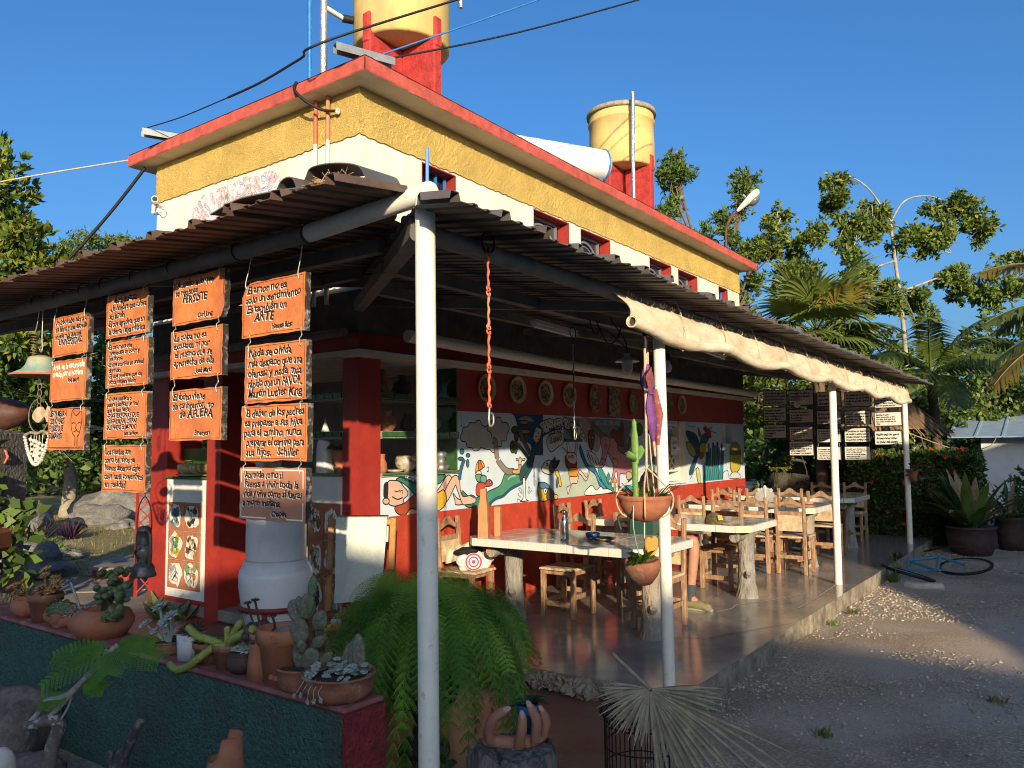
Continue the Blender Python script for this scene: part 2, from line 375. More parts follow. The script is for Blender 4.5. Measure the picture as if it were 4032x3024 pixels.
m_beige = M('beige_cloth', (.55, .49, .36), .9, .12, 20, .2, 60)
m_steel = M('brushed_steel', (.62, .61, .58), .22, .06, 20, metal=1.0)
m_plastic = M('dark_green_plastic', (.02, .055, .04), .45, .2, 12)
m_purple = M('purple_cloth', (.17, .055, .20), .75, .2, 20, .3, 60)
m_maroon = M('maroon_print_cloth', (.25, .07, .06), .75, .4, 40, col2=(.45, .30, .2), fac=.25, cscale=40, sharp=.1)
m_rope = M('sisal_rope', (.48, .36, .22), .9, .25, 60, .4, 120)
m_bulb = M('milky_bulb', (.75, .73, .68), .3, .03, 5)
m_enamel = M('white_enamel', (.6, .6, .57), .3, .1, 8)
m_plasticw = M('white_plastic', (.72, .70, .66), .45, .06, 8)
m_house = M('white_house_wall', (.62, .60, .56), .85, .1, 3)
m_blroof = M('pale_blue_sheet_roof', (.30, .40, .50), .5, .15, 4, metal=.3)
m_flower = M('red_flower', (.60, .06, .02), .5, .2, 10)
m_dot = M('black_cloth', (.012, .012, .014), .85, .2, 20)
m_clayfig = M('raw_clay', (.48, .20, .085), .7, .15, 10, .08, 40, col2=(.36, .20, .11), fac=.3)
m_cockpit = M('bike_blue_paint', (.03, .20, .30), .35, .15, 10)
m_ply = M('cream_plastic', (.66, .62, .50), .5, .05, 6)
m_straw = M('straw', (.36, .24, .11), .9, .4, 40)
m_bone = M('shell_white', (.55, .50, .42), .6, .2, 12)
# ------------------------------------------------------------------ lettering (all strings are turned into outlines first)
SIGN_TEXT = {
 'c1': [["Un árbol sabe más q. a", "un libro; y una estrella", "enseña más que una", "*UNIVERSIDAD", ""], ["~Arte, es la naturaleza", "~creada por el hombre", ">José Martí", "", ""], ["<SIENTA MEJOR A", "<LOS JÓVENES", "<FLORES QUE", "<DIAMANTES", ""]],
 'c2': [["*Los justos", "-Un hombre que cultiva", "su jardín", "-El que agradece que en", "la tierra haya música"], ["-El ceramista que", "premedita un color y", "una forma", "-El que acaricia un animal", "dormido", "-El que prefiere que los", "otros tengan razón"], ["-El que justifica o", "quiere justificar un mal", "que le han hecho", "-ESAS PERSONAS QUE", "SE IGNORAN, ESTÁN", "SALVANDO EL MUNDO", ">Jorge Luis Borges"], ["Los sueños son", "como los nidos de", "huevos debemos darle", "calor hasta convertirlos", "en realidad"]],
 'c3': [["Aquello a lo que", "te resistes", "*PERSISTE", "", ">Carl Jung"], ["La culpa no es", "excusada ni por", "el mismo que se", "aprovecha de ella", ">José Martí"], ["El éxito viene", "de tu interior, no", "*de AFUERA", "", ">Emerson"]],
 'c4': [["El amor no es", "solo un sentimiento", "Es también un", "*ARTE", ">Honorato Balzac"], ["Nada se olvida", "más despacio que una", "ofensa; y nada más", "rápido que un FAVOR.", "Martin Luther King"], ["El deber de los padres", "es preparar a sus hijos", "para el camino, nunca", "preparar el camino para", "sus hijos.   Schiller"], ["Aprende como si", "fueras a vivir toda la", "vida y vive como si fueras", "a morir mañana.", ">Chaplin."]],
}
FAR_TEXT = {
 (0, 0): ["En la vida hay algo peor", "que el fracaso: el no haber", "intentado nada sobre", "la faz de la tierra"], (0, 1): ["El mundo necesita", "este verano aún mejor", "para trabajar por la", "vida, José Martí"], (0, 2): ["La imaginación es más", "valiosa para conquistar", "la realidad", "*BORGES"],
 (1, 0): ["El mundo no está en", "mantenernos jóvenes", "siempre", "*AMISTAD"], (1, 1): ["Procura la amistad", "y es más que el oro", "la confianza", "*inolvidable"], (1, 2): ["Las personas que hablan", "al final de la vida", "y por todo lo demás", "son una razón en", "pensamiento"], (1, 3): ["NO ES EN LA VIDA DE UNO", "LO QUE AQUELLOS DE OTRO", "MAL SI MENOS ES QUE LO", "QUE EL HOMBRE DE HOY", "EL HOMBRE Y EL MUNDO"],
 (2, 0): ["El arte es", "para vivir", "*este mundo."], (2, 1): ["El arte de la", "dignidad de la", "*Grandeza."], (2, 2): ["La virtud de los hombres", "la nobleza de los otros", "es lo más importante", "ser los buenos con", "*Verdad"], (2, 3): ["Un camino grato", "y con mi corazón puro", "conozco el mundo hoy", "y los libros del cielo", "hasta que llego"],
 (3, 0): ["La ventaja es lo que uno", "el tiempo no ha perdido", "nada se puede olvidar", "*Vida."], (3, 1): ["El único mundo posible", "nuestra conciencia que", "es muy rara para", "*aquí dar."], (3, 2): ["El progreso es imposible", "sin cambio y quienes que no", "pueden cambiar su mente", "no pueden cambiar nada."], (3, 3): ["Lo mejor para el tiempo es", "amar a la paz y a la esperanza", "con la verdad siempre", "una buena acción al mundo", "inspiración para dar", "de todo lo bueno"],
 (4, 0): ["Lo que me han dado", "me puedo llevar para", "que lo lleve hasta ti", "no me pidas mucho"], (4, 1): ["Quizás hay un camino", "esto con todos a dos", "me deja más que vivir", "hoy todo lo que es mi", "vida."], (4, 2): ["Nadie está tan cerca", "de tanto amor como", "no poder más tiempo"],
}
_strings = set(["ALGÚN DÍA SE", "¿ESTE SERÁ", "EL BAÑO?", "TOY", "Libro", "Menú"])
for dct in (SIGN_TEXT,):
 for v in dct.values():
  for sgn in v: _strings |= {t.lstrip('*~<>') for t in sgn}
for v in FAR_TEXT.values(): _strings |= {t.lstrip('*~<>') for t in v}
_strings.discard("")
TXT = {}
_tmp = []
for i, t in enumerate(sorted(_strings)):
 cu = bpy.data.curves.new('lettering', 'FONT'); cu.body = t; cu.size = 1.0; cu.resolution_u = 2; cu.shear = .12; cu.offset = .022; cu.fill_mode = 'FRONT'
 o = bpy.data.objects.new('lettering', cu); COL.objects.link(o); _tmp.append((t, o, cu))
bpy.context.view_layer.update(); _dg = bpy.context.evaluated_depsgraph_get()
for t, o, cu in _tmp:
 me = bpy.data.meshes.new_from_object(o.evaluated_get(_dg))
 V = np.empty(len(me.vertices) * 3); me.vertices.foreach_get('co', V); V = V.reshape(-1, 3)[:, :2]
 F = [tuple(p.vertices) for p in me.polygons]
 TXT[t] = (V, F); bpy.data.meshes.remove(me)
for t, o, cu in _tmp: bpy.data.objects.remove(o); bpy.data.curves.remove(cu)
def lettering(mb, t, O, U, V, N, width, height, m=0, c=(1, 1, 1), off=.001, dx=0., dy=0., wob=.05, seed=0, minw=.6):
 """write t from O along U; height = letter height, squeezed to at most width"""
 P, F = TXT[t]; P = P.copy(); h = height / .7
 w0 = P[:, 0].max() - P[:, 0].min(); sx = min(h * 1.05, width / w0); P[:, 0] -= P[:, 0].min()
 g = np.random.default_rng(seed + len(t)); a, b, k1, k2 = g.uniform(0, 6, 4)
 X = P[:, 0]; Y = P[:, 1]
 X2 = X + wob * np.sin(X * 5 + a + Y * 2) * .5 + wob * .4 * np.sin(X * 13 + k1) + Y * wob * 2.5 * np.sin(X * 2.9 + k2); Y2 = Y + wob * np.sin(X * 2.2 + b) + wob * .8 * np.sin(X * 7 + k2)
 O, U, V, N = [np.asarray(q, float) for q in (O, U, V, N)]
 vs = O + (X2[:, None] * sx + dx) * U + (Y2[:, None] * h + dy) * V + off * N
 fl = np.cross(U, V) @ N < 0
 mb.add(vs, [f[::-1] if fl else f for f in F], m, c)
 return w0 * sx
def stroke_ribbon(mb, pts, w, O, U, V, N, off, m=0, c=(1, 1, 1), k=5, closed=False):
 P = smooth_path(pts, k, closed) if len(pts) > 2 else np.asarray(pts, float)
 if closed: T = np.roll(P, -1, 0) - np.roll(P, 1, 0)
 else: T = np.gradient(P, axis=0)
 T /= np.linalg.norm(T, axis=1)[:, None] + 1e-9; S = np.stack([-T[:, 1], T[:, 0]], 1) * (w / 2)
 A, B = P + S, P - S; n = len(P); Q = np.concatenate([A, B])
 O, U, V, N = [np.asarray(q, float) for q in (O, U, V, N)]
 vs = O + Q[:, :1] * U + Q[:, 1:] * V + off * N
 fl = np.cross(U, V) @ N > 0
 fs = [(i, (i + 1) % n, (i + 1) % n + n, i + n) for i in range(n if closed else n - 1)]
 mb.add(vs, [f[::-1] if fl else f for f in fs], m, c)
# ------------------------------------------------------------------ ground, floors
GZ = -0.15
def ground_sheet():
 # one sheet to the horizon: fine near the camera, coarse far away
 a = np.concatenate([[-900, -300, -120, -60, -35], np.arange(-24, 26.01, .25), [36, 60, 120, 300, 900]])
 X, Y = np.meshgrid(a, a, indexing='ij'); n = len(a)
 Z = np.full_like(X, GZ)
 near = np.exp(-((X - 2) ** 2 + (Y + 3) ** 2) / 900)
 Z += near * (.012 * np.sin(X * 1.7 + Y * .9) + .010 * np.sin(X * 3.1 - Y * 2.3) + .006 * np.sin(X * 7 + Y * 5))
 Z += -.035 * np.clip((X - 3) / 4, 0, 1) * np.clip((-Y - 2) / 2, 0, 1)
 Z -= .02 * ((X > -.6) & (X < 11) & (Y > -3.2) & (Y < 3.6))
 V = np.stack([X, Y, Z], -1).reshape(-1, 3); i = np.arange(n * n).reshape(n, n)
 F = np.stack([i[:-1, :-1], i[1:, :-1], i[1:, 1:], i[:-1, 1:]], -1).reshape(-1, 4)
 return V, F
V_, F_ = ground_sheet()
def gz(x, y):
 return GZ - .035 * np.clip((x - 3) / 4, 0, 1) * np.clip((-y - 2) / 2, 0, 1)
ground = npmesh('ground', V_, F_, m_ground, kind='structure', smooth=True)
# ground material: gravel with pale chips, cracks of dark earth, greener far away
def tune_ground(mt):
 nt = mt.node_tree; nd = nt.nodes; ln = nt.links; bs = nd['Principled BSDF']
 pos = [n for n in nd if n.type == 'NEW_GEOMETRY'][0].outputs['Position']
 vo = nd.new('ShaderNodeTexVoronoi'); vo.inputs['Scale'].default_value = 38; ln.new(pos, vo.inputs['Vector'])
 src = bs.inputs['Base Color'].links[0].from_socket
 r = nd.new('ShaderNodeMapRange'); r.inputs[1].default_value = .05; r.inputs[2].default_value = .55; r.inputs[3].default_value = 1.15; r.inputs[4].default_value = .72
 ln.new(vo.outputs['Distance'], r.inputs[0])
 mu = nd.new('ShaderNodeMix'); mu.data_type = 'RGBA'; mu.blend_type = 'MULTIPLY'; mu.inputs[0].default_value = 1
 ln.new(src, mu.inputs[6]); ln.new(r.outputs[0], mu.inputs[7])
 n4 = nd.new('ShaderNodeTexNoise'); n4.inputs['Scale'].default_value = .55; n4.inputs['Detail'].default_value = 5; ln.new(pos, n4.inputs['Vector'])
 r4 = nd.new('ShaderNodeMapRange'); r4.inputs[1].default_value = .46; r4.inputs[2].default_value = .60; ln.new(n4.outputs[0], r4.inputs[0])
 m4 = nd.new('ShaderNodeMix'); m4.data_type = 'RGBA'; m4.inputs[7].default_value = (.52, .43, .33, 1)
 ln.new(r4.outputs[0], m4.inputs[0]); ln.new(mu.outputs[2], m4.inputs[6]); ln.new(m4.outputs[2], bs.inputs['Base Color'])
tune_ground(m_ground)
# terrace slab: uneven outer edge, riser proud of the ground
mb = MB()
xs = np.concatenate([[.06], np.arange(.3, 10.2, .15), [10.25]])
edge = [(x, -2.935 + .004 * sin(x * 3.1) + .003 * sin(x * 7.3 + 1)) for x in xs]
poly = [(.05, 3.2), (.05, -2.2), (.09, -2.72)] + edge + [(10.25, 3.2)]
mb.prism(poly, (0, 0, -.5), (1, 0, 0), (0, 1, 0), (0, 0, 1), .5, m=0)
for i in range(len(mb.m)): mb.m[i] = 1 if i > 0 else 0
terrace = mb.build('terrace_floor', [m_deck, m_deckside]); terrace['kind'] = 'structure'
# worn cracks filled with pale mortar on the terrace
mb = MB()
for pts, w in (([(2.62, -2.16), (2.85, -2.22), (3.05, -2.2), (3.3, -2.33), (3.5, -2.42), (3.8, -2.52), (4.05, -2.62)], .014), ([(3.2, -2.75), (3.7, -2.76), (4.3, -2.74), (4.75, -2.73)], .02)):
 stroke_ribbon(mb, pts, w, (0, 0, .0), (1, 0, 0), (0, 1, 0), (0, 0, 1), .003)
mb.build('mortar_crack', M('pale_mortar', (.40, .34, .24), .9, .2, 20), terrace)
mb = MB()
for pts, w in (([(1.35, -2.2), (1.5, -2.35), (1.55, -2.5), (1.8, -2.58), (1.95, -2.66)], .008), ([(1.95, -2.66), (2.3, -2.8), (2.5, -2.9)], .006)):
 stroke_ribbon(mb, pts, w, (0, 0, .0), (1, 0, 0), (0, 1, 0), (0, 0, 1), .003)
mb.build('dark_crack', m_soil, terrace)
# broken rubble edge between the two floors
mb = MB()
for k in range(46):
 y = -.9 - k * .042; mb.ico((.03 + rng.uniform(-.03, .03), y, -.075 + rng.uniform(-.025, .03)), (.045 + rng.uniform(0, .03), .05, .028 + rng.uniform(0, .02)), 2, .8, k, sm=False, nf=2.4)
mb.build('rubble_edge', M('mortar_rubble', (.30, .24, .17), .95, .3, 20, .6, 60), terrace)
# lower red painted floor round the corner
mb = MB()
poly = [(.03, 3.1), (-1.75, 3.1), (-2.25, 2.2), (-2.2, -2.5), (-1.75, -3.0), (-1.1, -3.15), (-.4, -3.0), (.03, -2.75)]
mb.prism(poly, (0, 0, -.4), (1, 0, 0), (0, 1, 0), (0, 0, 1), .282)
rf = mb.build('red_floor', m_redfloor); rf['kind'] = 'structure'
# gravel: loose chips on the yard
def gravel(n):
 v = np.array([(1, 0, 0), (0, 1, 0), (-1, 0, 0), (0, -1, 0), (0, 0, 1), (0, 0, -1.)]); f = [(0, 1, 4), (1, 2, 4), (2, 3, 4), (3, 0, 4), (1, 0, 5), (2, 1, 5), (3, 2, 5), (0, 3, 5)]
 x = rng.uniform(-1.2, 11, n * 3); y = rng.uniform(-9, -2.95, n * 3); d = np.hypot(x + 4.78, y + 5.13); pt = np.sin(x * 1.3 + 1) * np.sin(y * 1.7) + .5 * np.sin(x * 3.1 - y * 2)
 keep = rng.uniform(0, 1, n * 3) < (.25 + .45 * np.clip(pt + .6, 0, 1)); x = x[keep][:n]; y = y[keep][:n]
 s = rng.lognormal(-5.0, .45, len(x)).clip(.002, .02) * (.7 + .04 * np.hypot(x + 4.78, y + 5.13)); L = (v[None] + rng.uniform(-.3, .3, (len(x), 6, 3))) * s[:, None, None] * np.array((1, 1, .7))
 ph = rng.uniform(0, 6, len(x)); ca, sa = np.cos(ph)[:, None], np.sin(ph)[:, None]
 V = np.stack([L[..., 0] * ca - L[..., 1] * sa + x[:, None], L[..., 0] * sa + L[..., 1] * ca + y[:, None], L[..., 2] + (gz(x, y) + s * .15)[:, None]], -1).reshape(-1, 3)
 return V, (np.array(f)[None] + (np.arange(len(x)) * 6)[:, None, None]).reshape(-1, 3)
V_, F_ = gravel(42000)
g = npmesh('gravel', V_, F_, M('gravel_chip', (.46, .38, .28), .9, .45, 9), kind='stuff')
g['label'] = 'loose pale gravel chips scattered over the yard'; g['category'] = 'gravel'
